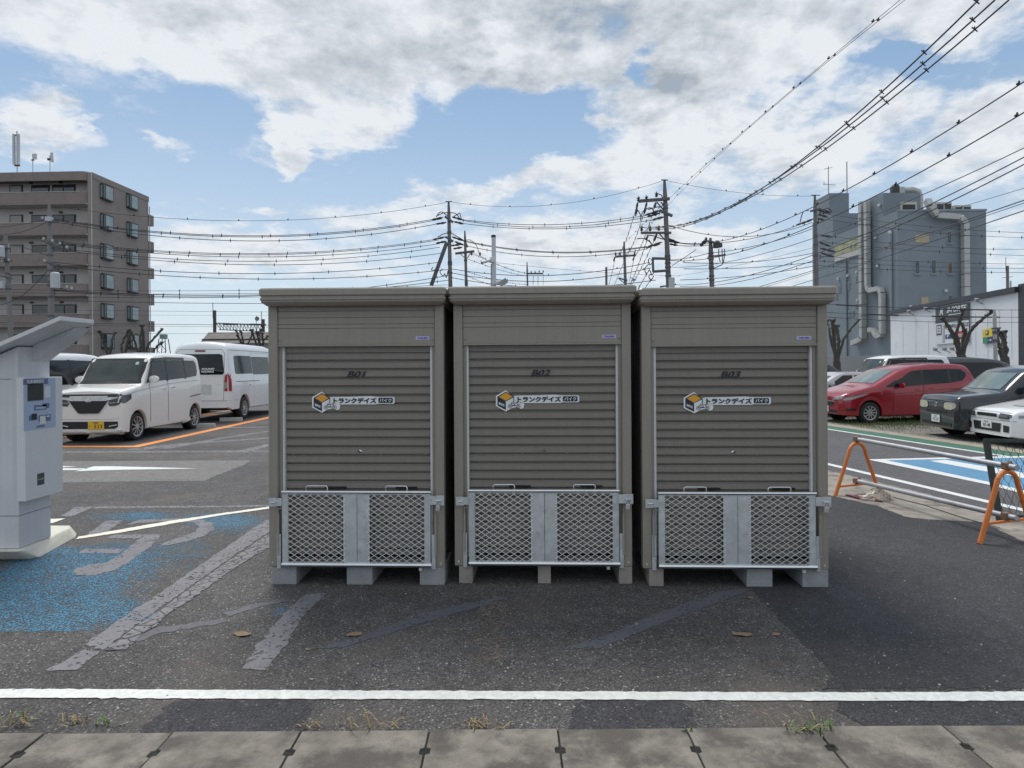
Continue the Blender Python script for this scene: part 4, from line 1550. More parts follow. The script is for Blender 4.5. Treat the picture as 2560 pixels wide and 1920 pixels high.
K.proj('lamp_lens', [(.41, .78), (.58, .80), (.575, .825), (.42, .81)], 'f', LAMP, off=.016, mirror=True)
K.proj('grille', [(-.40, .84), (.40, .84), (.30, .70), (.22, .605), (.18, .59), (-.18, .59), (-.22, .605), (-.30, .70)], 'f', BLKTRIM, off=.008)
K.proj('chrome_bar', [(-.62, .915), (.62, .915), (.58, .89), (.36, .845), (-.36, .845), (-.58, .89)], 'f', GR, off=.013)
K.line('grille_trim', [(-.42, .84), (-.31, .695), (-.225, .595), (-.18, .575), (.18, .575), (.225, .595), (.31, .695), (.42, .84)], 'f', GR, .016, False, .012)
K.proj('lower_intake', [(-.60, .43), (.60, .43), (.60, .33), (.54, .285), (-.54, .285), (-.60, .33)], 'f', BLKTRIM, off=.008)
K.line('fog_trim', [(.42, .335), (.50, .350), (.585, .365)], 'f', GR, .018, True, .014)
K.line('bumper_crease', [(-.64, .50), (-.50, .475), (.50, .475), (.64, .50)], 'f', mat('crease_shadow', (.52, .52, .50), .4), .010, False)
K.plate('f', .155, .355, PLATEY, [('585', .0, .053, .034, .10), ('5', -.015, -.018, .072, .042), ('2', .055, -.018, .072, .042), ('1', .115, -.018, .072, .02), ('わ', -.125, -.015, .035, .03)], mat('plate_black_ink', (.03, .028, .02), .5))
p = K.hit('f', 0, .875)
em = MB()
for (a, b_) in (((-.040, .045), (-.030, -.045)), ((.040, .045), (.030, -.045)), ((-.034, .002), (.034, .002))):
    em.bar(p + Vector((.018, a[0], a[1])), p + Vector((.018, b_[0], b_[1])), .012, .012)
em.tube([p + Vector((.016, y, z)) for y, z in ((-.055, .05), (.055, .05), (.06, .0), (.048, -.05), (-.048, -.05), (-.06, .0), (-.055, .05))], .006, 6)
em.build('bonnet_emblem', GR, K.t)
K.line('door_seam', [(.93, 1.16), (.955, .95), (.965, .35)], 'l', BLKTRIM, .010)
K.line('door_seam', [(1.70, 1.2), (1.71, .30)], 'l', BLKTRIM, .010)
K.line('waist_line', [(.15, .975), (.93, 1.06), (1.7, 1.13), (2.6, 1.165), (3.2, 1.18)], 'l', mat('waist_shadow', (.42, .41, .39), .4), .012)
K.line('slide_rail', [(2.72, .80), (3.30, .84)], 'l', BLKTRIM, .022)
K.line('side_sill', [(.92, .23), (1.6, .235), (2.3, .24), (2.68, .28)], 'l', PEARL, .09, True, .03)
K.line('front_lip', [(-.66, .225), (0, .215), (.66, .225)], 'f', PEARL, .07, False, .035)
K.handle(1.52, 1.03, CHROME)
K.handle(1.90, 1.05, CHROME)
K.mirror_(.98, 1.22, PEARL)
K.proj('inspection_sticker', [(.40, 1.56), (.47, 1.56), (.47, 1.62), (.40, 1.62)], 'f', mat('sticker_cyan', (.35, .6, .62), .5), off=.012)
kw = G(346.8, 1100)
kr = G(486.5, 1070.6)
K.t.scale = (1, 1, 1.035)
K.place((kw.x - 1.475 / 2 + .02, kw.y + (K.L / 2 - .53), 0), (0, -1))

# --- white high-roof van seen from behind
GREYSEAM = mat('gap_grey', (.25, .26, .27), .5)
V = Car('high_roof_van', 'white high roof van seen from behind, red tail lamp, beside the left shed', 'van', dict(
    L=4.9, W=1.74, H=2.24, paint=WHITE, wr=.335, rim=.215, arch=.39, wheels=(.80, 3.86), spokes=12, spw=.02, tum=.16, rr=.20, sw=.05, crown=.05, wout=.01,
    top=[(0, 1.0), (.1, 1.1), (.3, 1.25), (.95, 1.95), (1.3, 2.14), (1.8, 2.22), (4.4, 2.24), (4.7, 2.22), (4.8, 2.15), (4.86, 1.9), (4.90, 1.1)],
    belt=[(0, .9), (.9, 1.18), (4.9, 1.24)], bot=[(0, .32), (.4, .30), (4.7, .32), (4.9, .40)],
    plan=[(0, .85), (.1, .93), (.3, .98), (.7, 1), (4.6, 1), (4.8, .985), (4.87, .96), (4.9, .93)]))
V.cabin_glass([(-.7, 1.25), (.7, 1.25), (.6, 1.9), (-.6, 1.9)], [(-.66, 1.34), (.66, 1.34), (.70, 1.40), (.63, 1.88), (.56, 1.92), (-.56, 1.92), (-.63, 1.88), (-.70, 1.40)],
              [[(1.0, 1.28), (1.7, 1.30), (1.7, 1.84), (1.25, 1.82)], [(1.85, 1.32), (3.18, 1.32), (3.18, 1.86), (1.85, 1.86)], [(3.24, 1.35), (4.42, 1.35), (4.48, 1.40), (4.45, 1.84), (4.38, 1.88), (3.30, 1.88), (3.24, 1.84)]], GLASS, GLASS)
V.proj('brake_light', [(-.15, 1.985), (.15, 1.985), (.145, 2.03), (-.145, 2.03)], 'b', mat('brake_light_red', (.22, .03, .045), .3), off=.012)
V.proj('tail_lamp', [(.71, .95), (.845, .95), (.845, 1.12), (.71, 1.12)], 'b', LAMP, off=.012, mirror=True)
V.proj('tail_lamp_red', [(.71, 1.12), (.845, 1.12), (.83, 1.34), (.79, 1.37), (.73, 1.31)], 'b', REDL, off=.012, mirror=True)
V.proj('tail_lamp_red', [(.71, .87), (.845, .87), (.845, .95), (.71, .95)], 'b', REDL, off=.012, mirror=True)
V.proj('tail_lamp_side', [(4.78, .87), (4.90, .87), (4.90, 1.36), (4.85, 1.33), (4.79, 1.2)], 'l', REDL, off=.010, mirror=True)
V.line('tailgate_seam', [(.68, .62), (.70, 1.3), (.68, 1.95), (.60, 2.05), (-.60, 2.05), (-.68, 1.95), (-.70, 1.3), (-.68, .62)], 'b', GREYSEAM, .012, False)
V.line('bumper_gap', [(-.84, .60), (.84, .60)], 'b', mat('gap_grey', (.25, .26, .27), .5), .014, False)
V.line('side_seam', [(4.62, .60), (3.9 + .45, .60)], 'l', mat('gap_grey2', (.35, .36, .37), .5), .012)
V.line('slide_rail', [(2.8, 1.12), (4.5, 1.13)], 'l', BLKTRIM, .018)
V.line('side_seam', [(3.22, .45), (3.22, 1.98), (1.8, 1.98), (1.8, .45)], 'l', mat('gap_grey', (.25, .26, .27), .5), .010)
V.line('roof_gutter', [(1.3, 2.02), (4.72, 2.04)], 'l', mat('gap_grey', (.25, .26, .27), .5), .016)
V.proj('licence_recess', [(-.34, .78), (.34, .78), (.34, 1.06), (-.34, 1.06)], 'b', mat('recess_white', (.58, .60, .61), .4), off=.004)
p = V.hit('b', .3, 1.08)
MB().tube([p + Vector((-.02, -.25, 0)), p + Vector((-.03, .25, 0))], .02, 8).build('tailgate_handle', CHROME, V.t, smooth=60)
p = V.hit('b', -.3, 1.50)
for i, (s_, z_) in enumerate((('SOUND', 1.50), ('WORKS', 1.425))):
    p = V.hit('b', -.25, z_)
    text('window_lettering', s_, ST_W, V.t, p + Vector((-.022, 0, 0)), .055, right=(0, -1, .0), up=(.12, 0, 1), width=.36, bold=.03, shear=.25)
p = V.hit('b', -.55, 1.05)
text('model_badge', 'WIDE', CHROME, V.t, p + Vector((-.008, 0, -.0)), .03, right=(0, -1, 0), width=.16)
V.mirror_(.95, 1.28, WHITE, 1.2)
V.handle(3.55, 1.02, CHROME)
vw = G(612.6, 1047.5)
V.place((vw.x - 1.74 / 2 + .02, vw.y + 3.86 - V.L / 2, 0), (0, 1))

GREYSEAM = mat('gap_grey', (.25, .26, .27), .5)
# --- large minivan, built once and copied
MV = Car('minivan', 'white minivan with dark side glass between the payment machine and the boxy car', 'car', dict(
    L=4.93, W=1.85, H=1.93, paint=WHITE, wr=.34, rim=.24, arch=.385, wheels=(.95, 3.95), spokes=10, spw=.03, tum=.15, rr=.13, sw=.08, crown=.04,
    top=[(0, .9), (.05, .98), (.2, 1.03), (.9, 1.14), (1.0, 1.18), (1.75, 1.70), (2.1, 1.83), (2.8, 1.90), (4.2, 1.90), (4.65, 1.86), (4.80, 1.80), (4.86, 1.5), (4.93, 1.0)],
    belt=[(0, .9), (1, 1.10), (4.9, 1.18)], bot=[(0, .22), (4.7, .22), (4.93, .32)],
    plan=[(0, .86), (.04, .92), (.12, .96), (.4, 1), (4.5, 1), (4.8, .97), (4.93, .92)]))
MV.cabin_glass([(-.72, 1.22), (.72, 1.22), (.62, 1.74), (-.62, 1.74)], [(-.68, 1.2), (.68, 1.2), (.62, 1.74), (-.62, 1.74)],
               [[(1.45, 1.14), (2.30, 1.16), (2.28, 1.72), (2.08, 1.70)], [(2.36, 1.16), (3.42, 1.17), (3.42, 1.74), (2.36, 1.73)], [(3.48, 1.18), (4.62, 1.22), (4.66, 1.72), (3.48, 1.74)]])
MV.proj('window_pillar', [(2.29, 1.14), (2.37, 1.14), (2.37, 1.74), (2.28, 1.74)], 'l', BLKTRIM, off=.006, mirror=True)
MV.proj('window_pillar', [(3.41, 1.15), (3.49, 1.15), (3.49, 1.75), (3.41, 1.75)], 'l', BLKTRIM, off=.006, mirror=True)
MV.proj('headlight', [(.42, .72), (.84, .76), (.84, .90), (.42, .86)], 'f', LAMP, off=.010, mirror=True)
MV.proj('grille', [(-.45, .45), (.45, .45), (.5, .88), (-.5, .88)], 'f', GR, off=.008)
MV.proj('tail_lamp', [(.62, .95), (.84, .95), (.80, 1.2), (.66, 1.2)], 'b', REDL, off=.010, mirror=True)
MV.line('door_seam', [(1.55, 1.12), (1.5, .3)], 'l', GREYSEAM, .010)
MV.line('door_seam', [(2.33, 1.14), (2.33, .28)], 'l', GREYSEAM, .010)
MV.line('slide_rail', [(2.4, 1.02), (4.6, 1.06)], 'l', GREYSEAM, .016)
MV.handle(2.15, 1.0, CHROME)
MV.handle(2.55, 1.0, CHROME)
MV.mirror_(1.45, 1.16, BLKTRIM)
_z = MV.bvh.ray_cast(Vector((MV.L / 2 - 4.1, 0, 4)), Vector((0, 0, -1)))[0]
MB().add([_z + Vector(q) for q in ((.13, 0, -.005), (.0, .022, -.005), (0, -.022, -.005), (-.05, 0, -.005), (-.03, 0, .075))], [(0, 1, 4), (2, 0, 4), (1, 3, 4), (3, 2, 4)]).build('roof_fin', WHITE, MV.t, smooth=50)
MB().prism([(4.60, 1.862), (4.80, 1.83), (5.0, 1.80), (4.98, 1.77), (4.78, 1.79)], (MV.L / 2, .62, 0), (-1, 0, 0), (0, 0, 1), (0, -1, 0), 1.24).build('roof_spoiler', WHITE, MV.t, bevel=.008)


def recolor(root, pm):
    for o in [x for x in C.objects if x.parent == root]:
        if any(m == WHITE for m in o.data.materials) or o.name.startswith('body'):
            o.data = o.data.copy()
            o.data.materials[0] = pm


def second(src, label, loc, fwd, pm=None):
    r = copy_tree(src)
    r['label'] = label
    if pm:
        recolor(r, pm)
    r.location = loc
    r.rotation_euler = (0, 0, math.atan2(fwd[1], fwd[0]))
    return r


MV.place((-10.35 - .92, 16.75 - MV.L / 2, 0), (0, -1))
second(MV.t, 'white minivan behind the boxy car, only its roof line showing', (-10.35 - .92, 18.2 + MV.L / 2, 0), (0, -1))

# --- cars in the gravel lot across the road
ZL = -.2


def dirn(deg):
    return Vector((math.cos(R(deg)), math.sin(R(deg)), 0))


FR = Car('compact_minivan', 'red compact minivan on the gravel lot, nose towards the road', 'car', dict(
    L=4.265, W=1.695, H=1.71, paint=RED, wr=.305, rim=.20, arch=.345, wheels=(.84, 3.58), spokes=10, spw=.036, twist=.35, tum=.16, rr=.12, sw=.10, crown=.035,
    top=[(0, .70), (.05, .78), (.15, .84), (.5, .95), (.95, 1.06), (1.02, 1.09), (1.85, 1.52), (2.2, 1.62), (2.8, 1.685), (3.6, 1.675), (3.95, 1.63), (4.03, 1.55), (4.18, 1.2), (4.265, .9)],
    belt=[(0, .72), (.9, .94), (1.6, 1.0), (4.2, 1.14)], bot=[(0, .26), (.15, .22), (.5, .20), (3.9, .22), (4.265, .36)],
    plan=[(0, .66), (.04, .76), (.12, .85), (.30, .94), (.6, .99), (1, 1), (3.7, 1), (4.1, .96), (4.265, .88)]))
FR.cabin_glass([(-.60, 1.14), (.60, 1.14), (.50, 1.52), (-.50, 1.52)], [(-.6, 1.12), (.6, 1.12), (.5, 1.5), (-.5, 1.5)],
               [[(1.30, 1.03), (1.72, 1.035), (1.72, 1.22), (1.62, 1.22)], [(1.80, 1.04), (2.42, 1.08), (2.42, 1.50), (2.16, 1.48), (1.98, 1.38), (1.80, 1.25)], [(2.52, 1.09), (3.28, 1.13), (3.28, 1.53), (2.52, 1.51)], [(3.36, 1.14), (3.72, 1.20), (3.86, 1.32), (3.86, 1.42), (3.70, 1.52), (3.36, 1.53)]], GLASS_B)
FR.proj('window_pillar', [(2.42, 1.07), (2.52, 1.08), (2.52, 1.52), (2.42, 1.51)], 'l', BLKTRIM, off=.006, mirror=True)
FR.proj('window_pillar', [(3.28, 1.12), (3.36, 1.13), (3.36, 1.54), (3.28, 1.54)], 'l', BLKTRIM, off=.006, mirror=True)
FR.proj('window_pillar', [(1.72, 1.03), (1.80, 1.03), (1.82, 1.28), (1.72, 1.24)], 'l', BLKTRIM, off=.006, mirror=True)
FR.proj('headlight', [(.36, .66), (.66, .70), (.70, .80), (.40, .73)], 'f', LAMP, off=.010, mirror=True)
FR.proj('headlight_side', [(.10, .66), (.30, .69), (.78, .84), (.60, .83), (.25, .75), (.10, .72)], 'l', LAMP, off=.010, mirror=True)
FR.proj('grille', [(-.36, .50), (.36, .50), (.42, .62), (-.42, .62)], 'f', BLKTRIM, off=.008)
FR.line('chrome_bar', [(-.46, .63), (.46, .63)], 'f', CHROME, .03, False, .014)
FR.proj('lower_intake', [(-.52, .29), (.52, .29), (.54, .38), (-.54, .38)], 'f', BLKTRIM, off=.008)
FR.proj('fog_recess', [(.10, .36), (.42, .38), (.42, .44), (.16, .43)], 'l', BLKTRIM, off=.006, mirror=True)
FR.plate('f', 0, .40, PLATEW, [('585', 0, .05, .035, .12), ('59-21', .02, -.02, .07, .22)], INKG)
FR.line('door_seam', [(1.56, 1.0), (1.52, .6), (1.50, .30)], 'l', UNDER, .008)
FR.line('door_seam', [(2.47, 1.06), (2.46, .28)], 'l', UNDER, .008)
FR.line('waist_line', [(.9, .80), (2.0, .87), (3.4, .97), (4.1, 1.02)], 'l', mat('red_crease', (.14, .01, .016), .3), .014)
FR.handle(2.28, .95, RED)
FR.handle(2.72, .98, RED)
FR.mirror_(1.74, 1.05, RED)


def place_wheel(car, px, py, s, deg, z=ZL):
    """put the left front wheel's contact on a pixel; car points along -dirn(deg)"""
    q = H - z
    r = ray(px, py)
    p = r * (-q / r.z)
    a = dirn(deg)
    left = Vector((a.y, -a.x, 0))
    c = Vector((p.x, p.y, 0)) - left * (car.W / 2 - .06) - a * s + a * (car.L / 2)
    car.place((c.x, c.y, z), -a)


def place_nose(car, px, py, zn, deg, z=ZL):
    r = ray(px, py)
    p = r * (-(H - z - zn) / r.z)
    a = dirn(deg)
    c = Vector((p.x, p.y, 0)) + a * (car.L / 2)
    car.place((c.x, c.y, z), -a)


place_wheel(FR, 2175, 1059, .84, 7)

CU = Car('boxy_hatchback', 'black boxy hatchback with round pale headlamps, between the red and the white cars', 'car', dict(
    L=3.89, W=1.695, H=1.66, paint=BLACKP, wr=.30, rim=.19, arch=.34, wheels=(.78, 3.31), spokes=7, spw=.04, tum=.10, rr=.15, sw=.06, crown=.03,
    top=[(0, .80), (.03, .90), (.10, .96), (.5, 1.01), (.95, 1.06), (1.0, 1.08), (1.42, 1.48), (1.55, 1.56), (1.9, 1.62), (3.4, 1.63), (3.75, 1.60), (3.83, 1.5), (3.89, .95)],
    belt=[(0, .84), (.9, .98), (3.9, 1.02)], bot=[(0, .24), (.2, .20), (3.7, .22), (3.89, .34)],
    plan=[(0, .80), (.03, .87), (.10, .93), (.25, .98), (.5, 1), (3.5, 1), (3.8, .96), (3.89, .90)]))
CU.cabin_glass([(-.60, 1.12), (.60, 1.12), (.56, 1.48), (-.56, 1.48)], [(-.55, 1.05), (.6, 1.05), (.55, 1.48), (-.5, 1.48)],
               [[(1.30, 1.04), (2.15, 1.05), (2.15, 1.46), (1.62, 1.46), (1.50, 1.40)], [(2.25, 1.05), (3.2, 1.07), (3.26, 1.2), (3.2, 1.42), (3.1, 1.46), (2.25, 1.46)]], GLASS_B, GLASS)
CU.proj('headlight', [(.32, .70), (.40, .67), (.60, .67), (.71, .71), (.73, .78), (.70, .83), (.42, .83), (.33, .80)], 'f', mat('yellowed_lamp', (.50, .49, .38), .2, var=.3, vs=9), off=.012, mirror=True)
CU.proj('grille', [(-.30, .70), (.30, .70), (.30, .81), (-.30, .81)], 'f', mat('grille_dark', (.05, .05, .055), .4, var=.5, vs=40), off=.008)
CU.line('grille_bar', [(-.30, .735), (.30, .735)], 'f', CHROME, .008, False, .012)
CU.line('grille_bar', [(-.30, .772), (.30, .772)], 'f', CHROME, .008, False, .012)
p = CU.hit('f', 0, .755)
MB().lathe([(.055, 0), (.055, .012), (.040, .012), (.040, 0)], 20, 'x', p + Vector((.006, 0, 0))).box(p + Vector((.014, 0, 0)), (.008, .12, .02)).build('round_emblem', CHROME, CU.t)
CU.line('bumper_slot', [(-.40, .60), (.40, .60)], 'f', UNDER, .05, False, .006)
CU.plate('f', 0, .44, PLATEW, [('331', 0, .05, .035, .12), ('17-17', .02, -.02, .07, .22)], INKG)
CU.line('bumper_slot', [(-.6, .33), (.6, .33)], 'f', UNDER, .07, False, .006)
CU.line('door_seam', [(1.28, 1.0), (1.26, .28)], 'l', UNDER, .008)
CU.proj('side_marker', [(.98, .80), (1.06, .81), (1.06, .835), (.98, .825)], 'l', LAMP, off=.01, mirror=True)
CU.mirror_(1.36, 1.08, BLACKP, 1.05)
CU.handle(2.05, .96, BLACKP)
place_nose(CU, 2341, 1045, .44, -5)

EV = Car('sports_sedan', 'white sports sedan with bonnet vents and front spoiler, behind the fence panel', 'car', dict(
    L=4.31, W=1.695, H=1.42, paint=WHITE, wr=.305, rim=.20, arch=.34, wheels=(.90, 3.41), spokes=5, spw=.05, tum=.22, rr=.09, sw=.07, crown=.02,
    top=[(0, .62), (.03, .70), (.12, .745), (1.15, .93), (1.22, .95), (1.9, 1.30), (2.2, 1.38), (2.9, 1.39), (3.3, 1.28), (3.75, 1.02), (4.25, 1.0), (4.31, .9)],
    belt=[(0, .66), (1.0, .86), (3.4, .94), (4.3, .95)], bot=[(0, .22), (.3, .17), (4.0, .20), (4.31, .32)],
    plan=[(0, .84), (.04, .90), (.12, .95), (.3, .985), (.6, 1), (3.9, 1), (4.2, .96), (4.31, .9)]))
EV.cabin_glass([(-.60, .985), (.60, .985), (.50, 1.27), (-.50, 1.27)], [(-.55, 1.02), (.55, 1.02), (.48, 1.27), (-.48, 1.27)],
               [[(1.50, .93), (2.42, .95), (2.42, 1.29), (2.10, 1.29)], [(2.50, .95), (3.35, .98), (3.0, 1.28), (2.50, 1.29)]])
EV.proj('headlight', [(.36, .575), (.66, .575), (.72, .62), (.70, .67), (.40, .68)], 'f', LAMPD, off=.012, mirror=True)
EV.proj('grille', [(-.32, .60), (.32, .60), (.30, .67), (-.30, .67)], 'f', BLKTRIM, off=.008)
EV.proj('lower_intake', [(-.40, .30), (.40, .30), (.44, .48), (-.44, .48)], 'f', BLKTRIM, off=.008)
EV.proj('fog_hole', [(.50, .31), (.66, .31), (.68, .44), (.50, .45)], 'f', BLKTRIM, off=.008, mirror=True)
EV.plate('f', 0, .435, PLATEW, [('533', 0, .05, .035, .12), ('81-48', .02, -.02, .07, .22)], INKG)
EV.proj('bonnet_vent', [(.42, .12), (.62, .12), (.62, .42), (.42, .42)], 't', mat('vent_grey', (.33, .34, .34), .5), off=.010, mirror=True)
EV.line('bonnet_seam', [(-.66, .70), (.66, .70)], 'f', GREYSEAM, .012, False)
EV.line('bumper_crease', [(-.78, .54), (.78, .54)], 'f', GREYSEAM, .010, False)
EV.proj('side_lamp', [(.10, .60), (.32, .63), (.32, .67), (.10, .66)], 'l', LAMP, off=.012, mirror=True)
EV.mirror_(1.62, .98, WHITE)
EV.line('door_seam', [(1.55, .9), (1.5, .25)], 'l', GREYSEAM, .010)
place_nose(EV, 2468, 1059, .435, -4)

SE = second(EV.t, 'silver sedan behind the red minivan, beside the right shed', (0, 0, 0), (1, 0), SILVER)
_f = FR.t.location
a7 = dirn(7)
SE.location = (_f.x + RD.x * 2.6 - a7.x * .15, _f.y + RD.y * 2.6 - a7.y * .15, ZL + .03)
SE.rotation_euler = FR.t.rotation_euler
HB = second(CU.t, 'small white hatchback between the silver sedan and the black minivan', (0, 0, 0), (1, 0), WHITE)
HB.location = (_f.x + RD.x * 4.9 - 1.45, _f.y + RD.y * 4.9, ZL - .05)
HB.rotation_euler = FR.t.rotation_euler
D1 = second(MV.t, 'black minivan behind the white hatchback at the back of the gravel lot', (0, 0, 0), (1, 0), BLACKP)
D1.location = (11.0, 24.6, ZL - .05)
D1.rotation_euler = (0, 0, R(4))
KV = second(K.t, 'white boxy van with upright windscreen, between black minivan and red car', (0, 0, 0), (1, 0), WHITE)
KV.location = (13.6, 23.2, ZL + .1)
KV.rotation_euler = (0, 0, R(184))
D2 = second(MV.t, 'long dark minivan with rear spoiler behind the red and black cars', (16.75, 23.6, ZL - .03), (1, .05), paint('graphite_paint', (.03, .032, .036), .2, .2))
# wheel stops
WS = mat('wheel_stop_concrete', (.42, .42, .40), .85, var=.15, vs=8, bump=.4)
for (px, py, w_, lab) in ((578, 1053, .62, 'grey concrete wheel stop behind the tyre of the high roof van'), (508, 1070, .6, 'grey concrete wheel stop behind the tyre of the boxy car')):
    g = G(px, py)
    b = MB().prism([(-.06, 0), (.06, 0), (.045, .11), (-.045, .11)], (-w_ / 2, 0, 0), (0, 1, 0), (0, 0, 1), (1, 0, 0), w_)
    tag(b.build('wheel_stop', WS, bevel=.008, loc=g), lab, 'wheel stop', 'concrete wheel stops')

# ------------------------------------------------------------------ buildings
AP_W = mat('apartment_tile', (.285, .25, .232), .75, var=.08, vs=.6, bump=.3, bs=14, dirt=(.245, .212, .197), ds=.5, dthr=(.5, .75))
AP_P = mat('balcony_tile', (.25, .21, .195), .8, var=.10, vs=1.2, bump=.3, bs=14, dirt=(.21, .178, .163), ds=.9)
AP_L = mat('apartment_plaster', (.52, .50, .485), .8, var=.08, vs=.5, dirt=(.45, .43, .415), ds=.7)
WFR = mat('bronze_window_frame', (.028, .026, .026), .5, var=.1)
WGL = mat('pale_window_glass', (.26, .33, .34), .08, var=.4, vs=.7, spec=.8)
WGD = mat('dark_window_glass', (.035, .05, .055), .08, var=.4, vs=.8, spec=.8)
DOORP = mat('pale_door', (.36, .36, .33), .5, var=.05)

ap = thing('apartment_building', 'brown tiled seven storey apartment block with long balconies', 'building', (-40.2, 62.0, 0), R(-2))
FL, TOP = 2.93, 20.3
MB().bx(-34, 0, 1.35, 9.3, 0, TOP).build('wall', AP_W, ap)
MB().bx(-.28, 0.0, 0, 1.345, 0, TOP - .05).build('fin_wall', AP_W, ap)
MB().bx(-33.9, -.285, 1.30, 1.345, 0, TOP - .6).build('recess_wall', AP_L, ap)
MB().tube([(.05, .06, 0), (.05, .06, TOP)], .055, 8).build('drain_pipe', AP_L, ap)
MB().tube([(.06, 9.4, 0), (.06, 9.4, TOP - 1)], .05, 8).build('drain_pipe', AP_L, ap)


def parapet(z0, z1, nm, m):
    pts = [(-34, -.02), (-1.1, -.02), (-.75, .03), (-.45, .15), (-.30, .32)]
    b = MB()
    inn = [(p[0] - (.0 if i < 2 else .08), p[1] + .13) for i, p in enumerate(pts)]
    inn[-1] = (-.285, .45)
    poly = pts + [(-.29, .5)] + inn[::-1]
    b.prism(pts + [(-.288, .55)] + [(-.42, .55)] + [(-.60, .30), (-.85, .16), (-1.1, .11), (-34, .11)], (0, 0, z0), (1, 0, 0), (0, 1, 0), (0, 0, 1), z1 - z0)
    return b.build(nm, m, ap, bevel=.03)


for k in range(7):
    zf = TOP - .55 - (k + 1) * FL + .55            # floor level of this storey
    parapet(zf - .12, zf + 1.08, 'balcony', AP_P)
    MB().bx(-34, -.40, .12, 1.29, zf - .12, zf).build('balcony_slab', AP_L, ap)
    MB().bx(-34, -1.0, -.06, .14, zf + 1.082, zf + 1.13).build('balcony_cap', AP_L, ap)
    for (xa, xb, h0, h1, m_, kind) in ((-4.6, -2.5, .9, 2.05, WGD, 'window'), (-6.7, -5.1, .9, 2.05, WGD, 'window'), (-8.9, -7.8, .05, 2.1, DOORP, 'door'), (-12.3, -10.8, .9, 2.0, WGD, 'window'), (-13.7, -13.2, 1.0, 1.9, WGD, 'window'), (-16.6, -15.5, .05, 2.1, DOORP, 'door')):
        w_ = MB().bx(xa - .12, xb + .12, 1.24, 1.295, zf + h0 - .1, zf + h1 + .1).build(kind, WFR, ap)
        MB().bx(xa, xb, 1.20, 1.24, zf + h0, zf + h1).build('pane' if kind == 'window' else 'door_leaf', m_, w_)
        if kind == 'window' and xb - xa > 1.8:
            MB().bx((xa + xb) / 2 - .04, (xa + xb) / 2 + .04, 1.17, 1.20, zf + h0, zf + h1).build('mullion', WFR, w_)
    for (ya, yb) in ((1.35, 2.95), (5.45, 7.0)):
        zw = zf + .75 + (.1 if ya > 5 else 0)
        w_ = MB().bx(.003, .30, ya, yb, zw, zw + 1.5)
        w_ = w_.build('bay_window', WFR, ap)
        MB().bx(.30, .33, ya + .42, yb - .12, zw + .12, zw + 1.38).build('pane', WGL, w_)
        MB().bx(.07, .27, ya - .02, ya, zw + .15, zw + 1.35).build('pane', WGL, w_)
        MB().bx(.301, .327, ya + .08, ya + .32, zw + .15, zw + 1.35).build('pane', WGD, w_)
    MB().bx(-.45, .06, 9.35, 10.2, zf - .1, zf + 1.05).build('rear_balcony', AP_P, ap)
    for xq in (-11.3, -7.0, -4.0):
        MB().bx(xq, xq + .3, 1.16, 1.295, zf + 2.28, zf + 2.45).build('balcony_lamp', WFR, ap)
parapet(TOP - .75, TOP + .12, 'roof_parapet', AP_P)
MB().bx(-34, -.02, .1, 9.35, TOP - .04, TOP + .02).build('roof', AP_L, ap)
MB().bx(-.01, .05, .1, 9.36, TOP - .5, TOP + .05).build('roof_edge', AP_W, ap)
ANT = mat('antenna_grey', (.50, .53, .57), .5, var=.1)


def apt(px, py, dy=1.5):
    r = ray(px, py)
    return Vector((0, 0, H)) + r * ((62.0 + dy) / r.y)


for (px, ytop, kind, lab) in ((43, 328, 0, 'tall cell antenna with two long panels on the apartment roof'), (82, 374, 1, 'small antenna with one square panel on the apartment roof, middle one'), (125, 375, 2, 'small antenna with tilted panel on the apartment roof, nearest the corner')):
    b0, t0 = apt(px, 421), apt(px, ytop)
    b0.z = TOP
    o = thing('roof_antenna', lab, 'antenna', b0, 0, 'antennas on the apartment roof')
    h = t0.z - b0.z
    MB().tube([(0, 0, 0), (0, 0, h * (1 if kind == 0 else .8))], .06 if kind == 0 else .045, 8).build('mast', ANT, o)
    if kind == 0:
        for dx in (-.22, .22):
            MB().bx(dx - .10, dx + .10, -.2, .0, h * .27, h * .93).build('antenna_panel', ANT, o, bevel=.02)
        MB().bx(-.25, .25, -.06, .06, h * .24, h * .27).bx(-.25, .25, -.06, .06, h * .9, h * .92).build('bracket', WFR, o)
    elif kind == 1:
        MB().box((.22, -.05, h * .74), (.38, .12, .55), Matrix.Rotation(.15, 3, 'Z')).build('antenna_panel', ANT, o, bevel=.02)
        MB().bx(-.12, .12, -.05, .05, h * .6, h * .64).build('bracket', WFR, o)
    else:
        MB().box((.24, -.05, h * .72), (.24, .12, .95), Matrix.Rotation(-.08, 3, 'Y')).build('antenna_panel', ANT, o, bevel=.02)
        MB().bx(-.22, .2, -.08, .08, h * .62, h * .69).build('bracket', WFR, o)

# --- blue-grey building with outside ducts
BB = mat('blue_grey_cladding', (.20, .238, .272), .7, var=.07, vs=.4, bump=.2, bs=8, dirt=(.178, .214, .246), ds=.35, dthr=(.5, .75))
BB2 = mat('blue_grey_pale', (.25, .30, .34), .7, var=.06, vs=.4)
DUCT = mat('duct_metal', (.44, .45, .44), .45, metal=.25, var=.10, vs=.7, dirt=(.34, .33, .31), ds=.8)
AC = mat('rooftop_unit_beige', (.50, .49, .45), .6, var=.1, vs=1)
DGREY = mat('dark_grille', (.04, .045, .05), .6, var=.2)
SHUT = mat('beige_shutter', (.40, .34, .24), .6, var=.1)
BX, BY = 35.8, 60.0
bl = thing('duct_building', 'blue-grey windowless building with beige outside ducts', 'building', (BX, BY, 0))


def FZ(py, px=2300, Y=BY):
    return P(px, py, Y).z


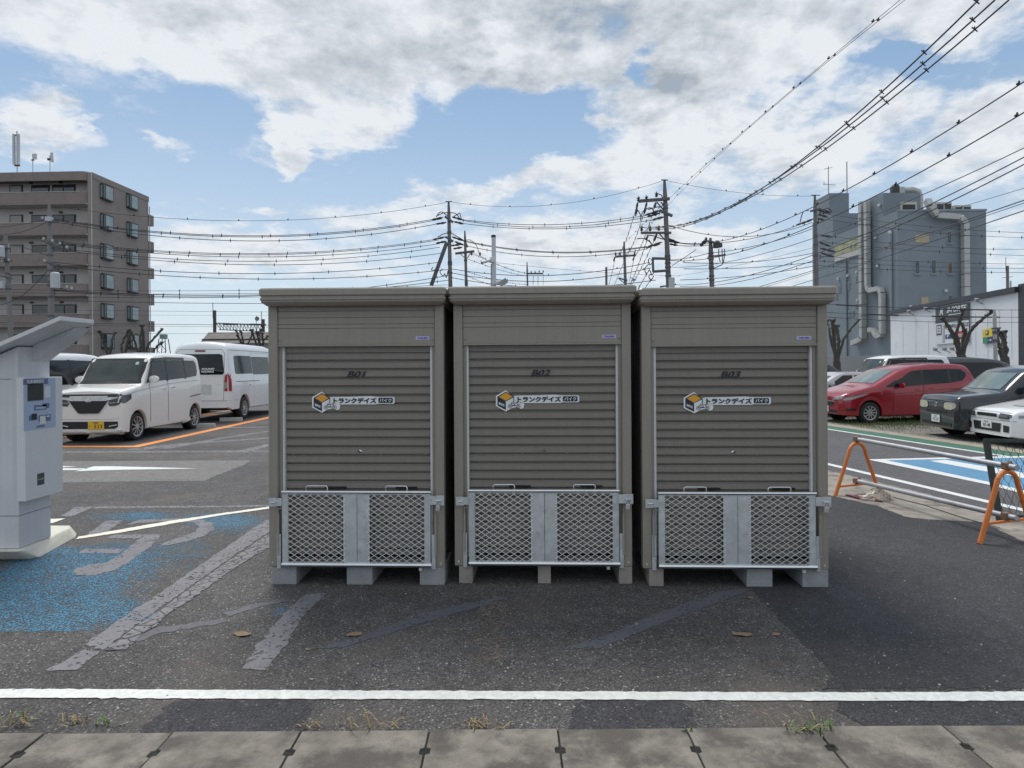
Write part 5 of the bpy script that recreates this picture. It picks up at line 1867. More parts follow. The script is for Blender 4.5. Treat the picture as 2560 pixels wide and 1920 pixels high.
zA = FZ(527)
MB().bx(0, 8.2, 0, 17, -.3, zA).build('wall', BB, bl)
MB().bx(-.05, 8.25, -.06, .0, zA - .05, zA + .12).bx(8.2, 8.3, 0, 17, zA - .05, zA + .12).build('roof_edge', BB2, bl)
zB = 17.8
MB().bx(.02, 3.6, 2.3, 5.7, zA + .001, zB).build('tower', BB, bl)
MB().bx(-.02, 5.2, 12, 16.9, zA + .001, 18.1).build('stair_block', BB, bl)
MB().bx(.05, 2.3, 13.0, 16.7, 18.101, 20.6).build('lift_tower', BB, bl)
MB().bx(-.11, -.001, 6.2, 11.5, zA - 2.3, zA - 1.1).build('sign_board', mat('faded_yellow_board', (.36, .36, .22), .6, var=.3, vs=.9, dirt=(.30, .36, .26), ds=.6), bl)
MB().bx(-.12, -.002, 6.2, 11.5, zA - 2.9, zA - 2.35).build('sign_board', mat('faded_white_board', (.50, .50, .48), .6, var=.15, vs=3), bl)


def duct(pts, w_, nm='duct'):
    """square duct with seams, on the face at local y<0 or x<0"""
    o = None
    b = MB()
    for a, c in zip(pts, pts[1:]):
        b.bar(a, c, w_, w_)
    o = b.build(nm, DUCT, bl, bevel=.03)
    s = MB()
    for a, c in zip(pts, pts[1:]):
        a, c = Vector(a), Vector(c)
        n = max(1, int((c - a).length / 1.15))
        d = (c - a).normalized()
        for i in range(1, n):
            q = a + (c - a) * i / n
            s.bar(q - d * .02, q + d * .02, w_ + .05, w_ + .05)
    s.build('duct_seam', DGREY, o)
    return o


def fx(px):
    return (px - 1280) / F * BY - BX


# big duct on the front face, gooseneck over the roof edge
xd = fx(2406)
duct([(xd - 3.2, -.1, zA + .95), (xd - 3.2, -.5, zA + .3), (xd - 2.6, -.5, zA - .55), (xd - .5, -.5, zA - .75), (xd, -.5, zA - 1.3), (xd, -.5, .2)], .52)
# twin ducts on the left face
yl = lambda px: BX * F / (px - 1280) - BY
duct([(-.42, yl(2168) - .0, zB - .1), (-.42, yl(2168), 3.9), (-.42, yl(2150), 3.6), (-.42, yl(2142), 3.5)], .52)
duct([(-.42, yl(2181), zB - .2), (-.42, yl(2181), 9.1), (-.42, yl(2186), 8.6), (-.42, yl(2212), 8.6), (-.42, yl(2217), 8.1), (-.42, yl(2217), 4.2), (-.42, yl(2205), 4.0), (-.42, yl(2195), 4.7), (-.42, yl(2185), 4.7)], .46)
MB().tube([(-.1, yl(2119), 1), (-.1, yl(2119), 12.5)], .10, 8).tube([(-.1, yl(2232), 1), (-.1, yl(2232), 14)], .14, 8).build('drain_pipe', BB2, bl)
for (px, y0, y1, hw, m_) in ((2375, 580, 607, 4.2, WGD), (2294.5, 653, 683, 4.5, WGD), (2335.5, 651, 683, 4.5, WGD), (2376.5, 659, 683, 4.2, mat('curtain_red_brown', (.16, .085, .07), .5)), (2377, 739, 756, 4.2, WGD)):
    x0, x1 = fx(px - hw), fx(px + hw)
    za, zc = FZ(y1, px), FZ(y0, px)
    w_ = MB().bx(x0 - .08, x1 + .08, -.05, -.001, za - .08, zc + .08).build('window', BB2, bl)
    MB().bx(x0, x1, -.07, -.05, za, zc).build('pane', m_, w_)
    MB().bx(x0 - .12, x1 + .12, -.16, -.051, za - .16, za - .09).build('sill', BB2, w_)
for (xa, xb, y0, y1) in ((2290, 2324, 587, 607), (2304, 2322, 743, 764)):
    MB().bx(fx(xa), fx(xb), -.05, -.001, FZ(y1, xa), FZ(y0, xa)).build('shutter', SHUT, bl)
for (px, py, w2, h2) in ((2148, 695, 12, 13), (2124, 715, 4, 14), (2101, 722, 5, 15), (2146, 763, 10, 8), (2134, 783, 4, 10), (2125, 784, 4, 10), (2103, 640, 6, 10), (2125, 640, 8, 10), (2150, 625, 14, 22), (2093, 740, 4, 12)):
    ya, yb = yl(px + w2 / 2), yl(px - w2 / 2)
    zc = P(px, py, BY + (ya + yb) / 2).z
    hz = h2 / F * (BY + ya) / 2
    w_ = MB().bx(-.05, -.001, ya - .1, yb + .1, zc - hz - .1, zc + hz + .1).build('window', BB2, bl)
    MB().bx(-.07, -.05, ya, yb, zc - hz, zc + hz).build('pane', WGD, w_)
for (px, py, f_) in ((2364, 727, 1), (2275, 767, 1), (2225, 581, 1), (2194, 593, 0), (2199, 664, 0), (2204, 513, 0), (2124, 689, 0), (2147, 681, 0), (2100, 697, 0), (2148, 751, 0), (2132, 615, 0), (2141, 613, 0)):
    if f_:
        c = (fx(px), -.12, FZ(py, px))
    else:
        c = (-.12, yl(px), P(px, py, BY + yl(px)).z)
    MB().lathe([(0, .16), (.12, .12), (.16, 0), (.14, -.14), (0, -.14)], 10, 'z', c).build('vent_hood', ANT, bl, smooth=50)
UN = thing('rooftop_unit', 'beige air handling unit with bent duct on the blue-grey roof', 'air conditioner', (BX + fx(2290), BY + 2.2, zA + .02), 0, 'rooftop machines')
MB().bx(0, 1.6, 0, 1.6, 0, 1.35).build('casing', AC, UN, bevel=.03)
MB().bx(.2, 1.4, -.03, -.001, .3, 1.1).build('grille', DGREY, UN)
for (px, w_, h_, lab) in ((2370, 1.5, 1.15, 'grey condenser with fan slots in the middle of the blue-grey roof'), (2417, 1.6, .85, 'low grey condenser near the outer edge of the blue-grey roof')):
    o = thing('rooftop_unit', lab, 'air conditioner', (BX + fx(px), BY + 1.5, zA + .02), 0, 'rooftop machines')
    MB().bx(0, w_, 0, 1.2, 0, h_).build('casing', AC, o, bevel=.03)
    MB().bx(.1, w_ * .45, -.03, -.001, .15, h_ - .2).bx(w_ * .55, w_ - .1, -.03, -.001, .15, h_ - .2).build('grille', DGREY, o)
o = thing('roof_duct', 'round bent duct and fan on top of the tallest blue-grey block', 'duct', (BX + 1.0, BY + 3.2, zB + .01), 0)
MB().tube([(1.3, 0, .45), (2.4, 0, .5), (2.95, 0, .3), (3.1, 0, -.3), (3.1, 0, -1.4)], [.30] * 5, 12).build('bent_pipe', DUCT, o, smooth=40)
MB().lathe([(0, 0), (.45, 0), (.45, .7), (.3, .95), (0, .95)], 14, 'z', (.7, 0, 0)).build('fan_housing', DGREY, o, smooth=40)
MB().bx(.9, 1.4, -.4, .4, 0, .7).build('fan_box', DUCT, o)
o = thing('roof_aerial', 'thin television aerial on the left tower of the blue-grey building', 'antenna', (BX + .3, BY + 13.6, 20.6))
MB().tube([(0, 0, 0), (0, 0, 3.2)], .04, 6).build('mast', WFR, o)
MB().bar((-.5, 0, 2.9), (.5, .1, 3.1), .04).bar((-.6, 0, 1.2), (.9, .1, 1.1), .04).bar((-.5, 0, 1.0), (-.5, 0, 1.5), .03).build('aerial_rods', WFR, o)
o = MB().tube([(0, 0, 0), (0, 0, 3.6)], .05, 6).build('lightning_rod', WFR, loc=(BX + 2.2, BY + 13.2, 20.6))
tag(o, 'thin lightning rod beside the aerial on the left tower', 'lightning rod')

# --- white shop with sign
WA, WB = Vector((31.7, 54.2, 0)), Vector((29.0, 37.1, 0))
wd_ = (WB - WA).normalized()
wn2 = Vector((wd_.y, -wd_.x, 0))
if wn2.x > 0:
    wn2 = -wn2                                 # faces the street, to the left


def wallpt(px, py, off=0):
    r = ray(px, py)
    o = Vector((0, 0, H))
    p0 = WA + wn2 * off
    k = (p0 - o).dot(wn2) / r.dot(wn2)
    return o + r * k


SHOPW = mat('white_wall_panel', (.70, .73, .77), .6, var=.05, vs=.4, dirt=(.62, .65, .69), ds=.5)
SHOPD = mat('dark_roof_edge', (.035, .04, .05), .5)
sh = thing('white_shop', 'white flat walled shop with dark roof edge beside the blue-grey building', 'building')
zl, zr = wallpt(2228, 785).z, wallpt(2548, 728).z
b = MB()
back = -wn2 * 9
b.add([WA + Vector((0, 0, -.3)), WB + Vector((0, 0, -.3)), WB + Vector((0, 0, zr)), WA + Vector((0, 0, zl)),
       WA + back + Vector((0, 0, -.3)), WB + back + Vector((0, 0, -.3)), WB + back + Vector((0, 0, zr)), WA + back + Vector((0, 0, zl))],
      [(0, 1, 2, 3), (4, 5, 6, 7), (0, 1, 5, 4), (1, 2, 6, 5), (2, 3, 7, 6), (3, 0, 4, 7)])
b.build('wall', SHOPW, sh)
MB().bar(WA + Vector((0, 0, zl + .12)) + wn2 * .08, WB + Vector((0, 0, zr + .12)) + wn2 * .08, .2, .32).build('roof_edge', SHOPD, sh)
seam = MB()
for px in (2258, 2290, 2322, 2440, 2470, 2500, 2530):
    a, c = wallpt(px, 895, .004), wallpt(px, 800, .004)
    c.x, c.y = a.x, a.y
    c.z = 4.6
    seam.bar(a, c, .02, .012)
seam.build('panel_seam', mat('seam_grey', (.46, .49, .53), .6), sh)
b = MB()
f0 = WB + wd_ * .002
b.add([f0, f0 + back, f0 + back + Vector((0, 0, zr + .4)), f0 + Vector((0, 0, zr + .4)), f0 + wd_ * 3, f0 + wd_ * 3 + back, f0 + wd_ * 3 + back + Vector((0, 0, zr + .4)), f0 + wd_ * 3 + Vector((0, 0, zr + .4))],
      [(0, 1, 2, 3), (4, 5, 6, 7), (0, 1, 5, 4), (1, 2, 6, 5), (2, 3, 7, 6), (3, 0, 4, 7)])
b.build('dark_bay', SHOPD, sh)


def wquad(nm, px, m_, off, par):
    ps = [wallpt(x, y, off) for x, y in px]
    qs = [wallpt(x, y, off - .03) for x, y in px]
    return MB().add(ps + qs, [(0, 1, 2, 3), (7, 6, 5, 4), (0, 1, 5, 4), (1, 2, 6, 5), (2, 3, 7, 6), (3, 0, 4, 7)]).build(nm, m_, par)


def wtext(s, pxc, pyc, ph, pw, m_, par, off, shear=0, bold=.02, nm='sign_lettering'):
    c = wallpt(pxc, pyc, off)
    h = (wallpt(pxc, pyc - ph / 2, off) - wallpt(pxc, pyc + ph / 2, off)).length
    ww = (wallpt(pxc - pw / 2, pyc, off) - wallpt(pxc + pw / 2, pyc, off)).length
    return text(nm, s, m_, par, c, h, right=wd_, up=(0, 0, 1), width=ww, bold=bold, shear=shear, thick=.004)


SGD = mat('sign_charcoal', (.055, .06, .07), .5, var=.05)
SGW = mat('sign_white', (.66, .70, .73), .5, var=.03)
SGR = mat('sign_red', (.50, .03, .04), .5)
SGN = mat('sign_navy', (.03, .04, .14), .5)
SGY = mat('sign_yellow', (.70, .55, .04), .5)
SGG = mat('sign_green', (.03, .25, .12), .5)
SGB = mat('sign_brown', (.16, .04, .02), .5)
sg = thing('shop_sign', 'large shop sign board, charcoal above white, on the white wall', 'sign')
bd = wquad('board', [(2338, 769), (2422, 754.5), (2422, 855), (2338, 861.5)], SGW, .10, sg)
wquad('charcoal_field', [(2338.5, 769), (2421.5, 755), (2421.5, 799), (2338.5, 809)], SGD, .115, sg)
wtext('R', 2353.5, 779, 17, 10, SGW, sg, .125, .35, .03)
wtext('B-FORTE', 2391, 772, 14, 50, SGW, sg, .125, .4, .02)
wquad('underline', [(2371, 786.5), (2404, 782), (2404, 783.4), (2371, 788.5)], SGW, .123, sg)
wtext('専用駐車場は', 2390, 814, 11, 60, SGD, sg, .123, 0, .015)
wquad('dark_box', [(2341, 813), (2353.5, 811.5), (2353.5, 837), (2341, 838.5)], SGD, .115, sg)
wtext('日', 2347.3, 825, 19, 9, SGW, sg, .125, 0, .05)
wquad('grey_strip', [(2356, 811.5), (2361, 811), (2361, 855.5), (2356, 856)], mat('sign_grey', (.40, .42, .44), .5), .115, sg)
wquad('navy_box', [(2363, 837), (2383, 835), (2383, 846), (2363, 847)], SGN, .115, sg)
wtext('P', 2370, 841, 7, 5, SGW, sg, .125, 0, .03)
wquad('red_band', [(2383, 830), (2411, 826.5), (2411, 847), (2383, 849)], SGR, .115, sg)
wtext('の向かい', 2400, 838, 9, 26, SGW, sg, .125, 0, .03)
wtext('大宮店', 2349, 849, 5, 11, SGD, sg, .123, 0, .01) if False else None
sg2 = thing('parking_sign', 'small yellow parking sign above a navy arrow on the white wall', 'sign')
wquad('yellow_board', [(2456, 824.5), (2481, 820), (2481, 841), (2456, 843.5)], SGY, .10, sg2)
wquad('brown_box', [(2463.5, 827), (2471, 826), (2471, 837), (2463.5, 838)], SGB, .115, sg2)
wtext('P', 2467, 832, 7, 4.5, SGW, sg2, .125, 0, .04)
wquad('green_board', [(2457, 843.8), (2468.5, 842.5), (2468.5, 858.5), (2457, 859.5)], SGG, .10, sg2)
wquad('navy_board', [(2468.6, 842.5), (2481, 841.2), (2481, 857.5), (2468.6, 858.5)], SGN, .10, sg2)
wtext('→', 2475, 850, 6, 9, SGW, sg2, .115, 0, .03)
FLD = mat('floodlight_grey', (.30, .31, .32), .5)
for (px, py, lab) in ((2338, 873, 'floodlight on a bracket low on the white wall, farthest one'), (2361, 872, 'floodlight on a bracket low on the white wall, between two others'), (2380, 871, 'floodlight on a bracket low on the white wall, next to the pollarded tree'),
                      (2272, 779, 'small lamp under the roof edge at the far end of the white wall'), (2314, 772, 'small lamp under the roof edge left of the shop sign'), (2442, 750, 'small lamp under the roof edge right of the shop sign')):
    c = wallpt(px, py, .35)
    o = thing('wall_floodlight', lab, 'floodlight', c, 0, 'floodlights on the white wall')
    MB().box((0, 0, 0), (.22, .22, .22), Matrix.Rotation(.4, 3, 'X')).build('lamp_head', FLD, o, bevel=.02)
    MB().bar((0, 0, -.08), tuple(-wn2 * .34 + Vector((0, 0, -.25))), .05).build('bracket', FLD, o)

# low concrete wall in front of the blue-grey building
b = MB().bar((20.5, 50, .75), (30.8, 51.5, .95), .25, 2.3)
tag(b.build('boundary_wall', mat('grey_wall', (.33, .35, .36), .85, var=.1, vs=.7, dirt=(.25, .26, .27), ds=.6)), 'low grey concrete wall at the foot of the blue-grey building', 'wall')

# --- low building with brown hipped roof, lattice gantry and water tank
RFB = mat('brown_roof', (.115, .105, .10), .8, var=.15, vs=.8, dirt=(.085, .078, .075), ds=.5)
st = thing('station_building', 'low building with brown hipped roof behind the high roof van', 'building')
a0, a1, e0, e1 = P(521, 831, 72), P(760, 831, 72), P(498, 857, 66), P(760, 857, 66)
e0.z = e1.z
b = MB()
bk = [Vector((e0.x, 80, e0.z)), Vector((e1.x, 80, e1.z))]
b.add([a0, Vector((a1.x, a0.y, a0.z)), e0, e1, bk[0], bk[1]], [(0, 1, 3, 2), (0, 2, 4), (0, 4, 5, 1), (1, 5, 3), (2, 3, 5, 4)])
b.build('roof', RFB, st)
MB().bar(P(505, 849, 67.6), Vector((a1.x, 67.6, P(505, 849, 67.6).z)), .12, .12).build('roof_rail', WFR, st)
MB().bx(e0.x + .5, e1.x, 66.7, 79.4, 0, e0.z - .02).build('wall', AP_L, st)
ga = thing('railway_gantry', 'lattice railway gantry between two posts behind the brown roof', 'gantry')
for (px, yt, w_) in ((536.5, 776, 6), (658, 798, 6)):
    p = P(px, yt, 82)
    MB().bx(p.x - .15, p.x + .15, 81.85, 82.15, 0, p.z).build('gantry_post', mat('rust_brown_steel', (.10, .085, .085), .7, var=.2), ga)
    MB().tube([p - Vector((.22, 0, 1)), p + Vector((-.22, 0, 1.0))], .04, 5).build('spike', WFR, ga)
b = MB()
pa_, pb_ = P(540, 808, 82), P(662, 812, 82)
pc_, pd_ = P(548, 824, 82), P(662, 829, 82)
b.bar(pa_, pb_, .12).bar(pc_, pd_, .10)
for i in range(14):
    q0, q1 = pa_.lerp(pb_, i / 14), pc_.lerp(pd_, (i + .5) / 14)
    q2 = pa_.lerp(pb_, (i + 1) / 14)
    b.bar(q0, q1, .05).bar(q1, q2, .05)
b.build('lattice_beam', WFR, ga)
MB().bar(P(560, 811, 81.6), P(594, 811, 81.6), .2, .16).bar(P(626, 811, 81.6), P(664, 812, 81.6), .25, .22).build('insulator_box', mat('rust_brown_steel', (.1, .085, .085), .7), ga)
o = thing('satellite_dish', 'small satellite dish on a thin mast above the brown roof', 'satellite dish', (P(641, 830, 74).x, 74, P(641, 831, 74).z))
MB().tube([(0, 0, 0), (0, 0, 1.9)], .03, 6).build('mast', WFR, o)
MB().lathe([(0, .06), (.18, .03), (.26, -.03), (.18, 0), (0, .02)], 14, 'y', (.12, -.05, 1.55)).build('dish', mat('dish_grey', (.2, .2, .22), .5), o)
wt = thing('water_tank', 'pale teal water tank on a thin steel frame beside the apartment block', 'water tank')
c, tp = P(409, 847, 90), P(409, 836, 90)
MB().lathe([(0, tp.z + .1), (.35, tp.z + .06), (.5, tp.z), (.5, c.z), (0, c.z)], 16, 'z', (c.x, 90, 0)).build('tank', mat('teal_tank', (.22, .36, .36), .6, var=.15, vs=2), wt, smooth=40)
for sx, sy in ((-1, -1), (1, -1), (-1, 1), (1, 1)):
    MB().bar((c.x + sx * .42, 90 + sy * .42, c.z), (c.x + sx * .95, 90 + sy * .95, 0), .09).build('leg', WFR, wt)
b = MB()
for z0, z1, k0, k1 in ((c.z - .3, c.z - 1.6, .5, .66), (c.z - 1.6, c.z - 3.0, .66, .85)):
    b.bar((c.x - k0, 89.5, z0), (c.x + k1, 89.3, z1), .05).bar((c.x + k0, 89.5, z0), (c.x - k1, 89.3, z1), .05)
b.build('brace', WFR, wt)

# ------------------------------------------------------------------ pollarded trees
BARK = mat('plane_tree_bark', (.075, .068, .062), .9, var=.35, vs=6, bump=.8, bs=20, dirt=(.045, .04, .038), ds=5)


def tree(label, Y, limbs, base, rb, name='pollarded_tree', group=None, seed=1, slim=.58):
    """trunk and knobbly limbs cut back to fists; limbs are lists of (x, y, radius)"""
    rr = random.Random(seed)
    b0 = P(base[0], base[1], Y)
    g = gz(b0.x, b0.y)
    o = thing(name, label, 'tree', (b0.x, Y, g), 0, group)
    org = Vector((b0.x, Y, g))
    top = b0 - org
    MB().tube([(0, 0, -.1), (top.x * .3, 0, top.z * .35), (top.x * .8, 0, top.z * .8), (top.x, 0, top.z + .05)], [rb * 1.25, rb * 1.05, rb, rb * .9], 10).build('trunk', BARK, o, smooth=60)
    for lb in limbs:
        pts, rad = [top + Vector((0, 0, -.15))], [lb[0][2] * slim * 1.1]
        dy = rr.uniform(-.8, .8)
        for i, (x, y, r) in enumerate(lb):
            p = P(x, y, Y) - org
            p.y += dy * (i + 1) / len(lb)
            pts.append(p)
            rad.append(r * slim)
        q, qr = [], []
        for i in range(len(pts) - 1):
            for k in range(5):
                f = k / 5
                c = pts[i].lerp(pts[i + 1], f)
                c += Vector((rr.uniform(-.03, .03), rr.uniform(-.03, .03), 0))
                q.append(c)
                qr.append((rad[i] + (rad[i + 1] - rad[i]) * f) * rr.uniform(.86, 1.2))
        q.append(pts[-1])
        qr.append(rad[-1] * 1.25)
        b = MB().tube(q, qr, 8)
        for i in range(3, len(q)):                    # knobs left by pruning
            for _ in range(2):
                if rr.random() < .6:
                    a = rr.uniform(0, 6.28)
                    d = Vector((math.cos(a), math.sin(a) * .6, rr.uniform(.1, .6)))
                    b.tube([q[i], q[i] + d * qr[i] * 1.0, q[i] + d * qr[i] * 1.6], [qr[i] * .6, qr[i] * .5, qr[i] * .3], 6)
        e = q[-1]
        for _ in range(6):
            a = rr.uniform(0, 6.28)
            d = Vector((math.cos(a), math.sin(a), rr.uniform(-.2, .9)))
            b.tube([e, e + d * qr[-1] * 1.0, e + d * qr[-1] * 1.7], [qr[-1] * .75, qr[-1] * .7, qr[-1] * .35], 6)
        b.build('limb', BARK, o, smooth=60)
    return o


GT = 'pollarded trees cut back to stumps'
tree('pollarded tree with two short limbs before the apartment block, leftmost', 40, [[(267, 860, .13), (266, 840, .11), (263, 831, .12)], [(277, 862, .12), (274, 842, .10), (276, 831, .10)]], (272, 893), .22, group=GT, seed=1)
tree('pollarded tree with four upright limbs before the apartment block', 40, [[(297, 866, .10), (299, 845, .10), (302, 826, .13)], [(306, 866, .08), (311, 850, .07)], [(315, 860, .12), (315, 840, .11), (310, 824, .08)], [(317, 855, .10), (319, 838, .09), (324, 831, .08)]], (308, 893), .26, group=GT, seed=2)
tree('pollarded tree with forked tips before the last apartment windows', 40, [[(342, 862, .11), (339, 840, .10), (333, 826, .09)], [(352, 862, .10), (348, 843, .09), (354, 830, .10)]], (348, 893), .22, group=GT, seed=3)
tree('tallest pollarded tree at the apartment corner, one limb leaning right', 40, [[(361, 870, .15), (365, 845, .13), (364, 815, .13)], [(368, 857, .11), (377, 840, .10), (388, 822, .10)]], (360, 893), .22, group=GT, seed=4)
tree('single leaning pollarded limb in front of the teal water tank', 40, [[(386, 872, .10), (394, 862, .09), (400, 857, .08)]], (379, 888), .12, group=GT, seed=5)
tree('small pollarded tree with thin limbs before the brown roof', 48, [[(600, 858, .10), (592, 846, .09), (587, 840, .09)], [(605, 856, .09), (598, 838, .08), (595, 828, .10)], [(611, 856, .09), (610, 842, .09), (610, 831, .10)], [(617, 858, .10), (619, 845, .10), (620, 834, .12)]], (610, 880), .24, group=GT, seed=6)
tree('dense pollarded tree beside the left shed before the brown roof', 48, [[(641, 858, .13), (637, 840, .12), (633, 826, .14)], [(647, 852, .11), (643, 835, .10), (642, 824, .12)], [(652, 858, .14), (650, 845, .13), (650, 834, .13)], [(660, 858, .12), (662, 846, .11), (663, 836, .11)], [(657, 852, .10), (668, 840, .10)]], (650, 885), .3, group=GT, seed=7)
tree('pollarded tree with three crooked limbs beside the right shed', 34, [[(2083, 872, .22), (2078, 835, .20), (2071, 803, .17)], [(2079, 826, .13), (2083, 812, .12), (2086, 801, .12)], [(2100, 880, .20), (2107, 848, .19), (2107, 814, .16)], [(2108, 850, .15), (2126, 822, .13), (2146, 801, .11)]], (2092, 905), .20, slim=.43, group=GT, seed=8)
tree('large pollarded tree in front of the shop sign', 31, [[(2397, 876, .27), (2385, 840, .22), (2372, 818, .18), (2354, 797, .16)], [(2386, 836, .15), (2388, 800, .15), (2389, 777, .16)], [(2409, 876, .26), (2414, 834, .24), (2409, 815, .14), (2404, 799, .14)], [(2415, 830, .19), (2434, 803, .16), (2451, 783, .16)]], (2404, 890), .20, slim=.43, group=GT, seed=9)
tree('pollarded tree at the right end of the white shop wall', 31, [[(2506, 882, .22), (2501, 865, .19), (2494, 826, .17)], [(2519, 876, .20), (2519, 855, .15), (2514, 832, .14)], [(2520, 868, .17), (2526, 845, .16), (2523, 828, .17)], [(2526, 852, .12), (2539, 829, .13)]], (2512, 895), .20, slim=.43, group=GT, seed=10)

# ------------------------------------------------------------------ utility poles
PC = mat('concrete_pole', (.17, .165, .165), .85, var=.12, vs=1.5, dirt=(.12, .115, .115), ds=1.2)
PCL = mat('concrete_pole_left', (.22, .215, .21), .85, var=.12, vs=1.5, dirt=(.16, .155, .15), ds=1.2)
ARM = mat('pole_hardware', (.10, .105, .115), .6, var=.15, vs=3)
INS = mat('insulator', (.055, .058, .068), .4, var=.2)
INSW = mat('porcelain', (.45, .46, .47), .3, var=.1)
WIRE = mat('cable_black', (.03, .032, .04), .6, var=.1)


def pole(label, Y, top, bot, r0, r1, arms=(), extra=(), m=PC, bands=(), name='utility_pole', group='utility poles'):
    """top/bot pixel of the visible shaft; continued to the ground"""
    t, b = P(top[0], top[1], Y), P(bot[0], bot[1], Y)
    d = (t - b)
    z0 = gz(b.x, Y)
    base = t + d * ((z0 - t.z) / d.z)
    o = thing(name, label, 'utility pole' if name == 'utility_pole' else 'pole', base, 0, group)
    tt = t - base
    MB().tube([(0, 0, -.1), tt * .5, tt * .93, tt], [r0, (r0 + r1) / 2, r1, r1 * .55], 12).build('shaft', m, o, smooth=50)
    for y in bands:
        c = P(top[0] + (bot[0] - top[0]) * (y - top[1]) / (bot[1] - top[1]), y, Y) - base
        f = c.z / tt.z
        MB().lathe([(r0 + (r1 - r0) * f + .03, -.06), (r0 + (r1 - r0) * f + .03, .06)], 12, 'z', c).build('band', ARM, o)
    for (x1, y1, x2, y2, w_) in arms:
        MB().bar(P(x1, y1, Y - .15) - base, P(x2, y2, Y - .15) - base, w_, w_ * 1.2).build('cross_arm', ARM, o, bevel=.01)
    for e in extra:
        k = e[0]
        if k == 'ins':                                  # string of insulator and dead-end cover
            a, c = P(e[1], e[2], Y) - base, P(e[3], e[4], Y) - base
            n = 5
            pts = [a.lerp(c, i / n) for i in range(n + 1)]
            MB().tube(pts, [.04, .085, .06, .10, .075, .03], 8).build('insulator', INS, o, smooth=50)
        elif k == 'pin':
            a = P(e[1], e[2], Y - .15) - base
            MB().lathe([(.05, -.22), (.12, -.12), (.06, -.05), (.13, .02), (.05, .12), (0, .2)], 10, 'z', a).build('insulator', INS, o, smooth=50)
        elif k == 'wht':
            a = P(e[1], e[2], Y - .2) - base
            MB().lathe([(.0, -.10), (.06, -.08), (.075, 0), (.06, .08), (0, .10)], 10, 'z', a).build('insulator', INSW, o, smooth=50)
        elif k == 'loop':                               # jumper cable
            pts = [P(x, y, Y - .1) - base for x, y in e[1]]
            MB().tube(smooth_pts(pts), .035, 6).build('jumper_cable', WIRE, o, smooth=60)
        elif k == 'brace':
            MB().bar(P(e[1], e[2], Y) - base, P(e[3], e[4], Y) - base, e[5] if len(e) > 5 else .07).build('brace', ARM, o)
        elif k == 'can':
            a = P(e[1], e[2], Y - .4) - base
            MB().lathe([(0, -e[4] / 2 - .05), (e[3], -e[4] / 2), (e[3], e[4] / 2), (e[3] * .7, e[4] / 2 + .08), (0, e[4] / 2 + .1)], 14, 'z', a).build('transformer', ANT if len(e) < 6 else e[5], o, smooth=40)
        elif k == 'box':
            a = P(e[1], e[2], Y - .3) - base
            MB().box(a, (e[3], e[3] * .8, e[4])).build('switch_box', ANT, o, bevel=.03)
    return o


def smooth_pts(p, n=5):
    out = []
    for i in range(len(p) - 1):
        p0, p1, p2, p3 = p[max(i - 1, 0)], p[i], p[i + 1], p[min(i + 2, len(p) - 1)]
        for k in range(n):
            t_ = k / n
            out.append(.5 * ((2 * p1) + (p2 - p0) * t_ + (2 * p0 - 5 * p1 + 4 * p2 - p3) * t_ * t_ + (3 * p1 - p0 - 3 * p2 + p3) * t_ ** 3))
    out.append(p[-1])
    return out


pole('tall concrete pole above the gap between the left and middle sheds', 50, (1121.5, 503), (1126, 715), .19, .13,
     arms=[(1112, 541, 1133, 556, .14), (1114, 592, 1133, 604, .14), (1114, 504, 1130, 504, .06)],
     extra=[('ins', 1080, 549, 1108, 543), ('ins', 1090, 560, 1116, 556), ('ins', 1130, 542, 1158, 550), ('ins', 1135, 554, 1160, 560), ('ins', 1082, 599, 1114, 592), ('ins', 1090, 608, 1116, 603), ('ins', 1130, 592, 1160, 602), ('ins', 1137, 604, 1160, 613), ('ins', 1128, 614, 1152, 611), ('ins', 1133, 622, 1156, 618),
            ('loop', [(1090, 543), (1097, 533), (1105, 530), (1118, 539)]), ('loop', [(1094, 539), (1110, 532), (1130, 532), (1141, 535), (1150, 548)]), ('loop', [(1134, 541), (1144, 536), (1149, 533), (1153, 546)]),
            ('loop', [(1094, 593), (1108, 585), (1120, 583)]), ('loop', [(1128, 583), (1144, 592), (1158, 600)]), ('loop', [(1106, 672), (1100, 680), (1108, 690), (1112, 684), (1116, 694), (1120, 676)]), ('loop', [(1083, 668), (1079, 673), (1082, 677), (1090, 672)]),
            ('brace', 1117, 606, 1078, 714, .26)], bands=(580, 655, 660, 682))
pole('shorter pole with one cross arm right behind the tall pole', 66, (1162, 577), (1166, 718), .19, .13,
     arms=[(1138, 634, 1186, 628, .18)], extra=[('loop', [(1163, 601), (1175, 600), (1190, 612), (1198, 634)]), ('pin', 1200, 634), ('brace', 1150, 634, 1162, 645), ('brace', 1178, 630, 1168, 646), ('pin', 1179, 633), ('brace', 1165, 608, 1169, 618, .16)], bands=(650, 652, 705, 710))
pole('thin pole with side bracket far behind the camera pole', 105, (1317.5, 655), (1319, 722), .20, .13,
     arms=[(1320, 684, 1358, 684, .2)], extra=[('pin', 1328, 680), ('pin', 1338, 680), ('pin', 1348, 678), ('pin', 1358, 678), ('brace', 1333, 688, 1333, 712, .08), ('brace', 1345, 688, 1345, 712, .08), ('brace', 1358, 686, 1358, 712, .06)])
